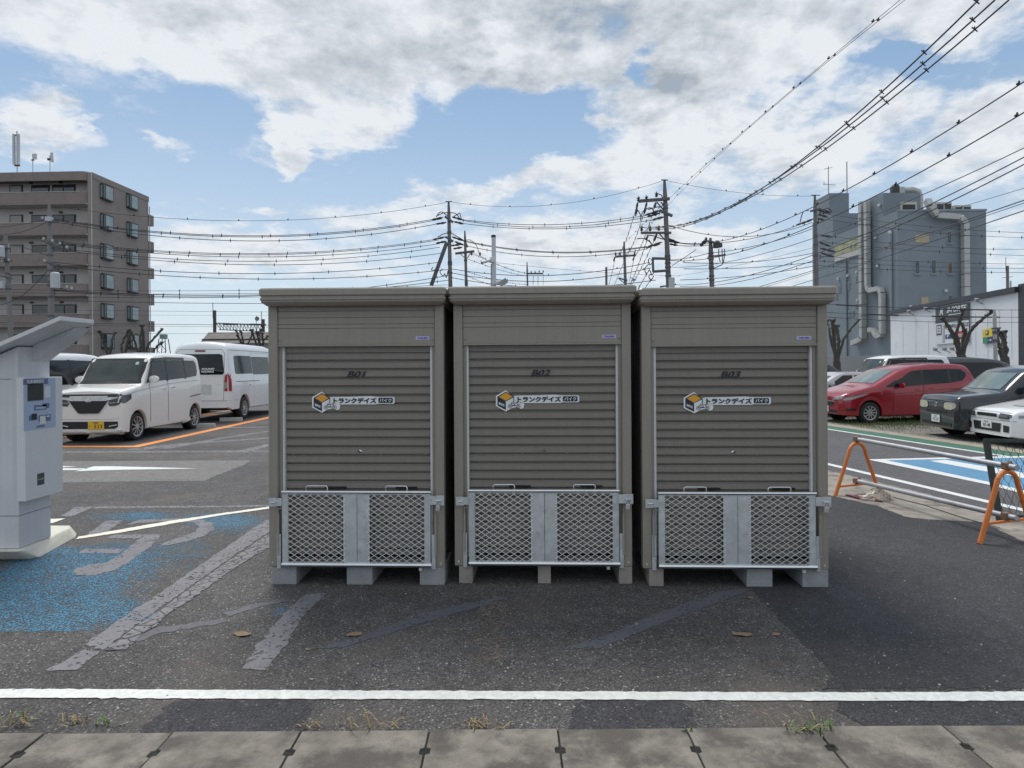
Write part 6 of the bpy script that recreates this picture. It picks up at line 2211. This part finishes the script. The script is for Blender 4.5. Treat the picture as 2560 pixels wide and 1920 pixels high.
pole('largest utility pole with many cross arms above the gap beside shed B03', 45, (1661, 449), (1672, 722), .22, .15,
     arms=[(1596, 503, 1674, 497, .17), (1602, 582, 1678, 582, .13), (1630, 646, 1676, 647, .14), (1632, 646, 1633, 680, .12), (1633, 679, 1676, 676, .14), (1648, 526, 1681, 540, .15), (1653, 450, 1669, 450, .06)],
     extra=[('ins', 1612, 538, 1650, 526), ('ins', 1618, 542, 1650, 532), ('ins', 1630, 550, 1660, 542), ('ins', 1615, 620, 1655, 605), ('ins', 1620, 616, 1650, 610), ('ins', 1672, 603, 1700, 607), ('ins', 1674, 610, 1694, 613), ('ins', 1670, 598, 1690, 604),
            ('ins', 1594, 506, 1589, 540), ('ins', 1617, 506, 1610, 536), ('ins', 1640, 506, 1635, 520), ('ins', 1620, 590, 1614, 600), ('ins', 1642, 585, 1634, 604),
            ('pin', 1604, 570), ('pin', 1625, 570), ('pin', 1647, 569), ('pin', 1596, 496), ('pin', 1616, 494), ('pin', 1641, 485),
            ('loop', [(1641, 488), (1646, 485), (1654, 489), (1657, 500)]), ('loop', [(1640, 540), (1628, 520), (1610, 526), (1603, 540), (1601, 552)]), ('loop', [(1660, 505), (1655, 516), (1640, 518), (1620, 524)]), ('loop', [(1588, 540), (1593, 525), (1600, 535), (1602, 542)]),
            ('loop', [(1592, 597), (1605, 596), (1618, 600), (1626, 606)]), ('loop', [(1617, 588), (1635, 590), (1650, 596), (1660, 598)]), ('loop', [(1672, 596), (1684, 601), (1694, 606)]),
            ('brace', 1642, 505, 1660, 527), ('brace', 1652, 505, 1658, 512), ('brace', 1648, 584, 1662, 600), ('brace', 1622, 600, 1630, 612),
            ('loop', [(1626, 645), (1621, 650), (1625, 662), (1631, 655), (1628, 648)]), ('loop', [(1622, 660), (1612, 672), (1616, 684), (1624, 676), (1630, 688), (1634, 680)]), ('loop', [(1628, 684), (1622, 692), (1628, 700), (1634, 690)]),
            ('box', 1679, 712, .38, 1.0), ('brace', 1650, 717, 1690, 711, .1)], bands=(520, 640, 658, 668, 690))
pole('pole with black transformer between the largest pole and the blue-grey building', 47, (1776, 595), (1780, 720), .20, .16,
     arms=[(1780, 641, 1815, 637, .10), (1765, 602, 1790, 606, .10)], extra=[('can', 1791, 612, .24, .42, INS), ('can', 1799, 614, .20, .22, INS), ('loop', [(1797, 622), (1797, 640), (1801, 656)]), ('loop', [(1805, 622), (1806, 645), (1806, 660), (1795, 666), (1783, 672)]), ('loop', [(1811, 622), (1811, 640), (1808, 658)]), ('ins', 1752, 616, 1766, 602), ('ins', 1750, 614, 1762, 600), ('pin', 1765, 598)], bands=(633, 640, 648, 668, 690, 700))
pole('slim pole with one cross arm left of the largest pole', 70, (1560, 604), (1564, 722), .22, .14,
     arms=[(1538, 642, 1590, 638, .16), (1548, 695, 1568, 702, .12)], extra=[('pin', 1539, 634), ('pin', 1550, 634), ('pin', 1586, 633), ('ins', 1537, 642, 1534, 654), ('ins', 1586, 640, 1582, 652), ('loop', [(1575, 694), (1590, 700), (1578, 701), (1588, 698)]), ('brace', 1545, 695, 1566, 712, .08)], bands=(640, 700))
MB_ = MB().tube([(0, 0, 0), (0, 0, 15)], .16, 8)
tag(MB_.build('distant_pole', PC, loc=(P(1516, 710, 90).x, 90, 0)), 'short distant pole tip just above the middle shed roof', 'pole')
pole('concrete pole in front of the blue-grey building', 50, (2037, 487), (2041, 720), .21, .13,
     arms=[(2026, 528, 2052, 522, .12), (2028, 488, 2050, 488, .05)],
     extra=[('ins', 1990, 563, 2020, 553), ('ins', 2002, 560, 2034, 547), ('ins', 2044, 525, 2075, 533), ('ins', 2046, 536, 2070, 543), ('ins', 2044, 546, 2062, 552), ('loop', [(2000, 556), (2008, 530), (2022, 526)]), ('loop', [(2046, 525), (2060, 524), (2076, 532)]), ('loop', [(2044, 540), (2066, 520), (2080, 530)]),
            ('ins', 2050, 588, 2080, 592), ('ins', 2048, 606, 2078, 616), ('ins', 2050, 620, 2090, 630), ('ins', 2052, 632, 2085, 642)], bands=(590, 612, 640))
pole('concrete pole with grey transformer in front of the apartment block', 43, (123, 512), (129, 860), .21, .14,
     arms=[(108, 548, 140, 556, .10), (105, 602, 150, 616, .10), (112, 655, 150, 662, .10), (118, 712, 165, 724, .10)],
     extra=[('can', 138, 702, .27, .95), ('wht', 109, 597), ('wht', 131, 602), ('wht', 150, 608), ('wht', 167, 618), ('wht', 112, 652), ('wht', 167, 717), ('wht', 179, 720), ('loop', [(138, 668), (146, 672), (142, 680), (136, 674)]), ('wht', 106, 545), ('wht', 131, 547), ('box', 122, 548, .35, .3)], m=PCL, bands=(553, 608, 638, 676, 690, 705, 742, 790))
pole('slim pole with white fittings at the left edge before the apartment block', 46, (12, 560), (28, 850), .17, .12,
     arms=[(-15, 616, 26, 622, .10), (-10, 648, 30, 652, .10), (-5, 688, 30, 696, .10)], extra=[('can', 2, 630, .24, .7), ('wht', 22, 614), ('wht', 22, 650), ('wht', 5, 652), ('box', 3, 712, .35, .5)], m=PCL, bands=(650, 655, 684, 722))
o = pole('bare grey pole on the right in front of the white shop', 27, (2486, 775), (2489, 900), .075, .07, arms=[(2479, 821, 2502, 820, .05)], m=mat('galvanised_pole', (.36, .37, .37), .5, metal=.3, var=.1), name='street_pole', group=None, bands=(831, 852))
mast = thing('radio_mast', 'reddish radio mast with thin aerial behind the white shop', 'mast', (P(2519, 730, 120).x, 120, -.2))
zt_ = P(2519, 662, 120).z
MB().tube([(0, 0, 0), (0, 0, zt_)], .24, 8).build('shaft', mat('mast_red_grey', (.23, .17, .17), .7, var=.1), mast)
MB().tube([(-.3, 0, zt_ - 1), (-.3, 0, zt_ + 1.6)], .05, 5).bar((-1.0, 0, zt_ - 2.2), (1.0, 0, zt_ - 2.0), .08).build('aerial', WFR, mast)
MB().bx(.45, .68, -.1, .1, zt_ - 5.5, zt_ - 2.8).build('panel', ANT, mast)

# camera pole behind the middle shed
cp = thing('camera_pole', 'white pole with security camera and floodlight behind shed B02', 'camera pole', (P(1236, 715, 9).x, 9, 0))
CPM = mat('camera_pole_white', (.48, .51, .54), .4, metal=.3, var=.05, vs=2)
ox = P(1236, 715, 9)
lc = lambda x, y, d=0: P(x, y, 9 - d) - Vector((ox.x, 9, 0))
zt_ = lc(1233.5, 590).z
MB().tube([(0, 0, 0), lc(1234, 591)], .030, 14).build('shaft', CPM, cp, smooth=50)
MB().tube([lc(1233.8, 594), lc(1233.6, 588)], .0325, 14).build('cap', BLKTRIM, cp, smooth=50)
a, e = lc(1226, 650, .06), lc(1204, 657, .10)
MB().tube([a, e], .020, 10).build('camera', WHITE_P, cp, smooth=40)
MB().tube([e.lerp(a, .06), e + (e - a) * .02], .021, 10).build('camera_lens', BLKTRIM, cp, smooth=40)
MB().lathe([(0, -.045), (.04, -.035), (.045, 0), (.04, .035), (0, .045)], 12, 'z', lc(1231, 650, .02)).build('camera_mount', WHITE_P, cp, smooth=50)
MB().tube([lc(1228, 660), lc(1228, 716)], .006, 6).build('cable', WIRE, cp)
MB().box(lc(1258, 706, .05), (.12, .06, .07), Matrix.Rotation(-.55, 3, 'Y')).build('floodlight', FLD, cp, bevel=.006)
MB().box(lc(1240, 708, .02), (.10, .06, .05)).build('floodlight_bracket', CPM, cp, bevel=.006)
o = MB().lathe([(0, .05), (.04, .045), (.06, .02), (.06, 0), (0, 0)], 14, 'z', (0, 0, 0)).build('roof_vent', CHROME, smooth=50)
o.location = P(904, 719, 5.4)
o.location.z = sheds[0][0].matrix_world.translation.z + uz(717, -.1) + .03
tag(o, 'small domed roof vent on top of shed B01', 'vent')

# ------------------------------------------------------------------ overhead cables


def wire(label, group, p1, Y1, pm, p2, Y2, r=.026, clips=0, clip='spike', n=30, off=0.5):
    """cable through two end pixels (with depths) and a mid pixel that fixes the sag"""
    A, B = P(*p1, Y1), P(*p2, Y2)
    rm = ray(*pm)
    # parameter where the straight span projects onto the mid pixel column (in plan)
    lo, hi = 0.0, 1.0
    f = lambda t_: (A.x + (B.x - A.x) * t_) - rm.x * (A.y + (B.y - A.y) * t_)
    if f(0) * f(1) < 0:
        for _ in range(40):
            md = (lo + hi) / 2
            if f(lo) * f(md) <= 0:
                hi = md
            else:
                lo = md
        tm = (lo + hi) / 2
    else:
        tm = .5
    ym = A.y + (B.y - A.y) * tm
    zm = H + rm.z * ym
    sag = ((A.z + (B.z - A.z) * tm) - zm) / max(4 * tm * (1 - tm), .05)
    sag = max(min(sag, 6), -2)
    pt = lambda t_: A + (B - A) * t_ + Vector((0, 0, -4 * sag * t_ * (1 - t_)))
    b = MB().tube([pt(i / n) for i in range(n + 1)], r, 5)
    L = (B - A).length
    if clips:
        k = int(L / clips)
        for i in range(k):
            c = pt((i + off) / k)
            if clip == 'spike':
                b.bar(c + Vector((0, 0, -.13)), c + Vector((0, 0, .13)), .032, .032)
                b.bar(c + Vector((0, 0, -.05)), c + Vector((0, 0, .05)), .055, .055)
            elif clip == 'bird':
                b.bar(c + Vector((0, 0, 0)), c + Vector((.02, 0, .12)), .035, .035)
                b.bar(c + Vector((-.05, 0, .03)), c + Vector((.05, 0, .045)), .035, .05)
            else:
                for v in ((1, .3, 1.2), (-1, .3, 1.1), (.9, -.3, -1), (-.9, 0, -1.1), (0, .2, 1.3)):
                    b.bar(c, c + Vector(v) * .062, .022, .022)
    return tag(b.build('overhead_cable', WIRE), label, 'cable', group)


W1 = 'cables from the apartment side pole to the tall pole'
l1 = 'thin top cable running from the apartment side pole to the tall pole'
wire(l1, W1, (125, 514), 43, (585, 552), (1117, 506), 50, .016, 3.1, 'bird')
l2 = 'upper cable with spikes between the apartment side pole and the tall pole'
for y0, mx, my, e in ((546, 585, 589, (1104, 544)), (549, 585, 592, (1106, 547)), (553, 560, 601, (1106, 557))):
    wire(l2, W1, (130, y0), 43, (mx, my), e, 50, .025, 3.0, 'spike', off=rnd.random())
l3 = 'middle cable with spikes between the apartment side pole and the tall pole'
for y0, my, e in ((601, 634, (1097, 597)), (604, 637, (1097, 600)), (607, 642, (1100, 609)), (618, 653, (1100, 618)), (622, 661, (1104, 633))):
    wire(l3, W1, (130, y0), 43, (580, my), e, 50, .022, 3.0, 'spike', off=rnd.random())
l4 = 'lower thick cable between the apartment side pole and the tall pole'
for y0, my, e in ((655, 684, (1104, 655)), (664, 697, (1124, 673)), (726, 741, (1124, 688)), (724, 738, (1124, 700))):
    wire(l4, W1, (131, y0), 43, (600, my), e, 50, .024, 3.4, 'spike', off=rnd.random())
l5 = 'level cable low across the sky left of the sheds'
for y0, my, y1 in ((722, 727, 712), (729, 735, 718), (737, 744, 728)):
    wire(l5, 'level cables left of the sheds', (-60, y0), 46, (500, my), (1124, y1), 52, .016, 3.9, 'spike', off=.2)
l6 = 'bare level cable low behind the vans'
for y0, my, y1, r_ in ((744, 757, 752, .026), (772, 778, 780, .014), (784, 788, 786, .010), (806, 811, 815, .022), (810, 816, 818, .014), (830, 834, 832, .012)):
    wire(l6, 'bare cables low behind the vans', (-60, y0), 60, (420, my), (1124, y1), 66, r_)
l7 = 'dropping cable before the lower apartment balconies'
for a, m_, e in (((-40, 570), (60, 560), (120, 547)), ((-40, 585), (60, 578), (122, 552)), ((-40, 612), (40, 615), (120, 640)), ((-40, 760), (60, 735), (124, 668))):
    wire(l7, 'cables at the left edge', a, 45, m_, e, 43, .02)

W2 = 'cables from the tall pole to the largest pole'
wire('thin top cable running from the tall pole to the largest pole', W2, (1128, 505), 50, (1345, 515), (1654, 453), 45, .014, 3.0, 'bird')
l8 = 'upper cable with spikes between the tall pole and the largest pole'
for a, m_, e in (((1156, 549), (1350, 562), (1614, 539)), ((1156, 551), (1350, 568), (1618, 543)), ((1160, 559), (1330, 572), (1632, 550))):
    wire(l8, W2, a, 50, m_, e, 45, .024, 2.6, 'spike', off=rnd.random())
l9 = 'middle cable with spikes between the tall pole and the largest pole'
for a, m_, e in (((1158, 601), (1390, 630), (1618, 616)), ((1158, 603), (1390, 632), (1618, 618)), ((1160, 613), (1400, 642), (1620, 622))):
    wire(l9, W2, a, 50, m_, e, 45, .024, 2.8, 'spike', off=rnd.random())
l10 = 'lower thick cable between the tall pole and the largest pole'
for a, m_, e in (((1128, 672), (1305, 689), (1624, 656)), ((1128, 682), (1305, 703), (1626, 670)), ((1128, 694), (1300, 716), (1640, 700))):
    wire(l10, W2, a, 50, m_, e, 45, .026, 4, 'bird', off=rnd.random())
l11 = 'thin slanting cable between the shorter pole and the thin far pole'
for a, m_, e in (((1182, 634), (1250, 664), (1318, 684)), ((1200, 640), (1260, 668), (1330, 684)), ((1170, 648), (1240, 672), (1316, 690)), ((1168, 690), (1230, 714), (1300, 730)), ((1170, 680), (1240, 700), (1320, 712))):
    wire(l11, 'slanting cables behind the camera pole', a, 66, m_, e, 105, .026, 5, 'spike')
wire('faint cable sagging far behind the camera pole', 'slanting cables behind the camera pole', (1200, 652), 80, (1440, 676), (1700, 690), 80, .018, 8, 'bird')

W3 = 'thick near cables rising to the top edge'
l12 = 'thick cable with star clips rising from the largest pole to the top edge'
for a, m_, e in (((1608, 568), (2110, 313), (2446, 0)), ((1630, 568), (2096, 335), (2487, 0)), ((1650, 567), (2076, 364), (2522, 0))):
    wire(l12, W3, a, 45, m_, e, 15, .022, 1.75, 'star', 40, off=rnd.random())
l13 = 'thin pair of cables crossing behind the largest pole up to the top edge'
for a, m_, e in (((1566, 604), (1864, 324), (2250, 0)), ((1590, 606), (1870, 322), (2262, 0))):
    wire(l13, W3, a, 70, m_, e, 22, .011, 3.2, 'bird', 40, off=.5)
W4 = 'cables rising past the blue-grey building to the right edge'
for a, m_, e, r_, lab in (((1783, 606), (2229, 411), (2562, 203), .020, 'thick cable with clips, topmost of those rising to the right edge'),
                          ((1676, 651), (2229, 469), (2562, 280), .020, 'thick cable with clips, second of those rising to the right edge')):
    wire(lab, W4, a, 46, m_, e, 17, r_, 2.3, 'bird', 40, off=rnd.random())
l14 = 'smooth cable rising across the blue-grey building to the right edge'
for a, m_, e, r_ in (((1676, 668), (2130, 560), (2562, 369), .015), ((1690, 712), (2229, 556), (2562, 392), .018), ((1700, 716), (2200, 585), (2562, 410), .018), ((1690, 690), (2100, 602), (2562, 470), .008)):
    wire(l14, W4, a, 46, m_, e, 18, r_, 0, n=40)
l15 = 'lowest cables rising across the blue-grey building to the right edge'
for a, m_, e, r_ in (((1880, 722), (2229, 613), (2562, 500), .017), ((1890, 724), (2260, 608), (2562, 507), .010), ((1960, 722), (2260, 627), (2562, 526), .016)):
    wire(l15, W4, a, 40, m_, e, 18, r_, 0, n=40)
W5 = 'cables between the largest pole and the transformer pole'
l16 = 'cable between the largest pole and the pole with black transformer'
for a, m_, e in (((1698, 607), (1740, 609), (1775, 606)), ((1698, 608), (1740, 611), (1775, 609)), ((1694, 614), (1740, 615), (1775, 613)), ((1676, 650), (1720, 645), (1775, 632)), ((1740, 624), (1720, 638), (1680, 664))):
    wire(l16, W5, a, 45, m_, e, 47, .022, 3, 'bird', 14)
l17 = 'cable from the transformer pole towards the blue-grey building'
for a, m_, e in (((1780, 608), (1900, 592), (2030, 548)), ((1708, 656), (1860, 656), (2036, 632)), ((1709, 672), (1860, 670), (2036, 655)), ((1784, 632), (1900, 612), (2030, 572)), ((1700, 700), (1860, 690), (2036, 665)), ((1662, 560), (1800, 590), (2030, 556))):
    wire(l17, 'cables from the transformer pole to the building pole', a, 46, m_, e, 50, .022, 4, 'bird', 20, off=rnd.random())
wire('thin top cable from the largest pole to the building pole', 'cables from the transformer pole to the building pole', (1668, 452), 45, (1860, 483), (2036, 490), 50, .013, 3, 'bird')
W6 = 'steep cables dropping left of the largest pole'
l18 = 'steep cable with dots dropping from the largest pole cross arms to the left'
for a, m_, e, Y2 in (((1594, 506), (1577, 566), (1540, 642), 70), ((1617, 506), (1598, 570), (1562, 640), 70), ((1640, 504), (1620, 570), (1586, 640), 70), ((1620, 592), (1604, 640), (1570, 722), 75), ((1642, 586), (1618, 640), (1560, 735), 75), ((1538, 644), (1528, 690), (1512, 735), 95), ((1562, 650), (1545, 690), (1528, 735), 95), ((1586, 642), (1576, 690), (1568, 735), 95)):
    wire(l18, W6, a, 45 if a[1] < 600 else 70, m_, e, Y2, .02, 2.2, 'spike', 16)
l19 = 'pair of cables dropping behind the gap beside the right shed'
for a, m_, e in (((1624, 672), (1608, 700), (1588, 735)), ((1634, 692), (1618, 712), (1600, 742))):
    wire(l19, W6, a, 45, m_, e, 40, .024, 2, 'spike', 12)
W7 = 'cables right of the building pole'
l20 = 'cable crossing the blue-grey building to the right edge'
for a, m_, e, c_ in (((2046, 532), (2292, 564), (2570, 582), 3), ((2046, 545), (2292, 578), (2570, 594), 3.2), ((2046, 586), (2292, 614), (2570, 623), 4), ((2046, 604), (2292, 626), (2570, 639), 4), ((2046, 640), (2292, 654), (2570, 660), 4.5), ((2046, 652), (2292, 666), (2570, 671), 4.5), ((2046, 664), (2292, 677), (2570, 681), 4.5)):
    wire(l20, W7, a, 50, m_, e, 53, .017, c_, 'spike', 20, off=rnd.random())
l21 = 'sleeved cable low across the white shop wall'
for a, m_, e, sl in (((2060, 781), (2300, 790), (2575, 793), ((2168, 2246), (2330, 2500))), ((2060, 792), (2300, 804), (2575, 805), ()), ((2060, 760), (2300, 771), (2575, 775), ((2090, 2155), (2313, 2480)))):
    Y_ = 28
    o = wire(l21, 'cables low across the white shop wall', a, Y_, m_, e, Y_, .010)
    for x0_, x1_ in sl:
        def yat(x):
            t_ = (x - a[0]) / (e[0] - a[0])
            y_ = a[1] + (e[1] - a[1]) * t_
            tm = (m_[0] - a[0]) / (e[0] - a[0])
            return y_ + (m_[1] - (a[1] + (e[1] - a[1]) * tm)) * t_ * (1 - t_) / (tm * (1 - tm))
        MB().tube([P(x0_ + (x1_ - x0_) * i / 6, yat(x0_ + (x1_ - x0_) * i / 6), Y_) for i in range(7)], .028, 8).build('cable_sleeve', WIRE, o, smooth=50)

# ------------------------------------------------------------------ small things on the ground
LEAF = mat('dry_leaf', (.24, .165, .10), .8, var=.25, vs=40)
for (px, py, s, lab) in ((605, 1587, 1.0, 'dry brown leaf on the asphalt left of the sheds'), (886, 1588, .8, 'dry orange leaf on the grey line before the left shed'), (770, 1624, .35, 'tiny yellow leaf on the asphalt before the left shed'), (1856, 1588, .95, 'flat tan leaf on the asphalt before the right shed'), (1940, 1587, .6, 'small tan leaf before the right shed'), (1875, 1495, .45, 'small orange leaf below the gate of the right shed')):
    g = G(px, py)
    b = MB()
    k = 10
    ring = []
    for i in range(k):
        a = 2 * math.pi * i / k
        r_ = .050 * s * (1 + .25 * math.sin(2 * a + s * 9) + rnd.uniform(-.15, .15))
        ring.append(Vector((r_ * math.cos(a), r_ * .7 * math.sin(a), (.004 + rnd.uniform(0, .010)) * s)))
    b.add([Vector((0, 0, .005))] + ring, [(0, 1 + i, 1 + (i + 1) % k) for i in range(k)])
    tag(b.build('fallen_leaf', LEAF, loc=g), lab, 'leaf', 'fallen leaves on the asphalt')


def weeds(px, py, n, h, spread, m_, lab):
    g = G(px, py)
    b = MB()
    for i in range(n):
        a = rnd.uniform(0, 6.28)
        o = Vector((rnd.gauss(0, spread), rnd.gauss(0, spread * .35), 0))
        ln = h * rnd.uniform(.5, 1.3)
        d = Vector((math.cos(a) * rnd.uniform(.2, 1), math.sin(a) * rnd.uniform(.2, .7), rnd.uniform(.25, .9))).normalized()
        p0, p1, p2 = o, o + d * ln * .55, o + d * ln + Vector((0, 0, -ln * .3))
        sd_ = Vector((-d.y, d.x, 0)).normalized() * .0028
        b.add([p0 - sd_, p0 + sd_, p1 + sd_, p1 - sd_, p2], [(0, 1, 2, 3), (3, 2, 4)])
    o = b.build('weed_tuft', m_, loc=g + Vector((0, 0, .005)), fix=False)
    tag(o, lab, 'weeds', 'weeds along the gutter edge')


DRY = mat('dry_grass', (.30, .22, .11), .8, var=.3, vs=30)
GRN = mat('green_weed', (.10, .17, .04), .7, var=.3, vs=30)
for a in ((45, 1815, 16, .07, .03, DRY, 'dry weed tuft at the far left end of the gutter edge'), (55, 1800, 7, .09, .015, GRN, 'thin green weed standing at the far left of the gutter edge'), (185, 1808, 18, .06, .04, DRY, 'dry grass tuft at the gutter edge below the blue paint'), (270, 1815, 10, .07, .02, GRN, 'green weed tuft at the gutter edge left of the dark patch'),
          (770, 1822, 10, .06, .03, DRY, 'dry stalks at the gutter edge below the left shed'), (880, 1818, 9, .10, .06, DRY, 'long dry stalks lying at the gutter edge below the left shed'), (1210, 1820, 26, .06, .05, DRY, 'flat dry grass tuft at the gutter edge below the middle shed'), (1727, 1832, 12, .03, .015, GRN, 'tiny green weed at a gutter joint below the gap'), (2030, 1830, 34, .07, .05, GRN, 'green and straw tuft at the gutter joint below the right shed'), (2020, 1832, 10, .13, .05, DRY, 'straw stalks beside the green tuft below the right shed'), (980, 1823, 8, .08, .03, DRY, 'short dry stalks at the gutter edge between two dark patches')):
    weeds(*a)
# grass and weeds on the gravel lot: uncountable
b = MB()
for i in range(5200):
    u = rnd.random()
    if u < .55:
        px, py = rnd.gauss(2290, 48), rnd.gauss(1048, 10)
    elif u < .75:
        px, py = rnd.gauss(2180, 60), rnd.gauss(1060, 8)
    else:
        px, py = rnd.uniform(2060, 2420), rnd.uniform(1030, 1075)
    r = ray(px, py)
    p = r * (-(H + .2) / r.z)
    d = (p - RE).dot(RN)
    if d < dtan + .15 or p.y > 24:
        continue
    p.z = -.196
    h = rnd.uniform(.02, .08)
    v = Vector((rnd.uniform(-.03, .03), rnd.uniform(-.03, .03), h))
    s_ = Vector((.006, rnd.uniform(-.006, .006), 0))
    b.add([p - s_, p + s_, p + v], [(0, 1, 2)])
tag(b.build('grass', mat('lot_grass', (.12, .16, .05), .8, var=.4, vs=3, dirt=(.24, .21, .11), ds=2), fix=False), kind='stuff')
# loose grit and scraps on the asphalt
b = MB()
GRIT = mat('pale_grit', (.42, .41, .38), .8, var=.3, vs=40)
for i in range(260):
    px, py = rnd.uniform(0, 2560), rnd.uniform(1200, 1815)
    if 700 < px < 2060 and py < 1470:
        continue
    p = G(px, py)
    s_ = rnd.choice((.002, .002, .0025, .003, .005))
    b.box(p + Vector((0, 0, s_ * .4 + .002)), (s_ * 2, s_ * 1.5, s_), Matrix.Rotation(rnd.uniform(0, 3), 3, 'Z'))
tag(b.build('loose_grit', GRIT), kind='stuff')
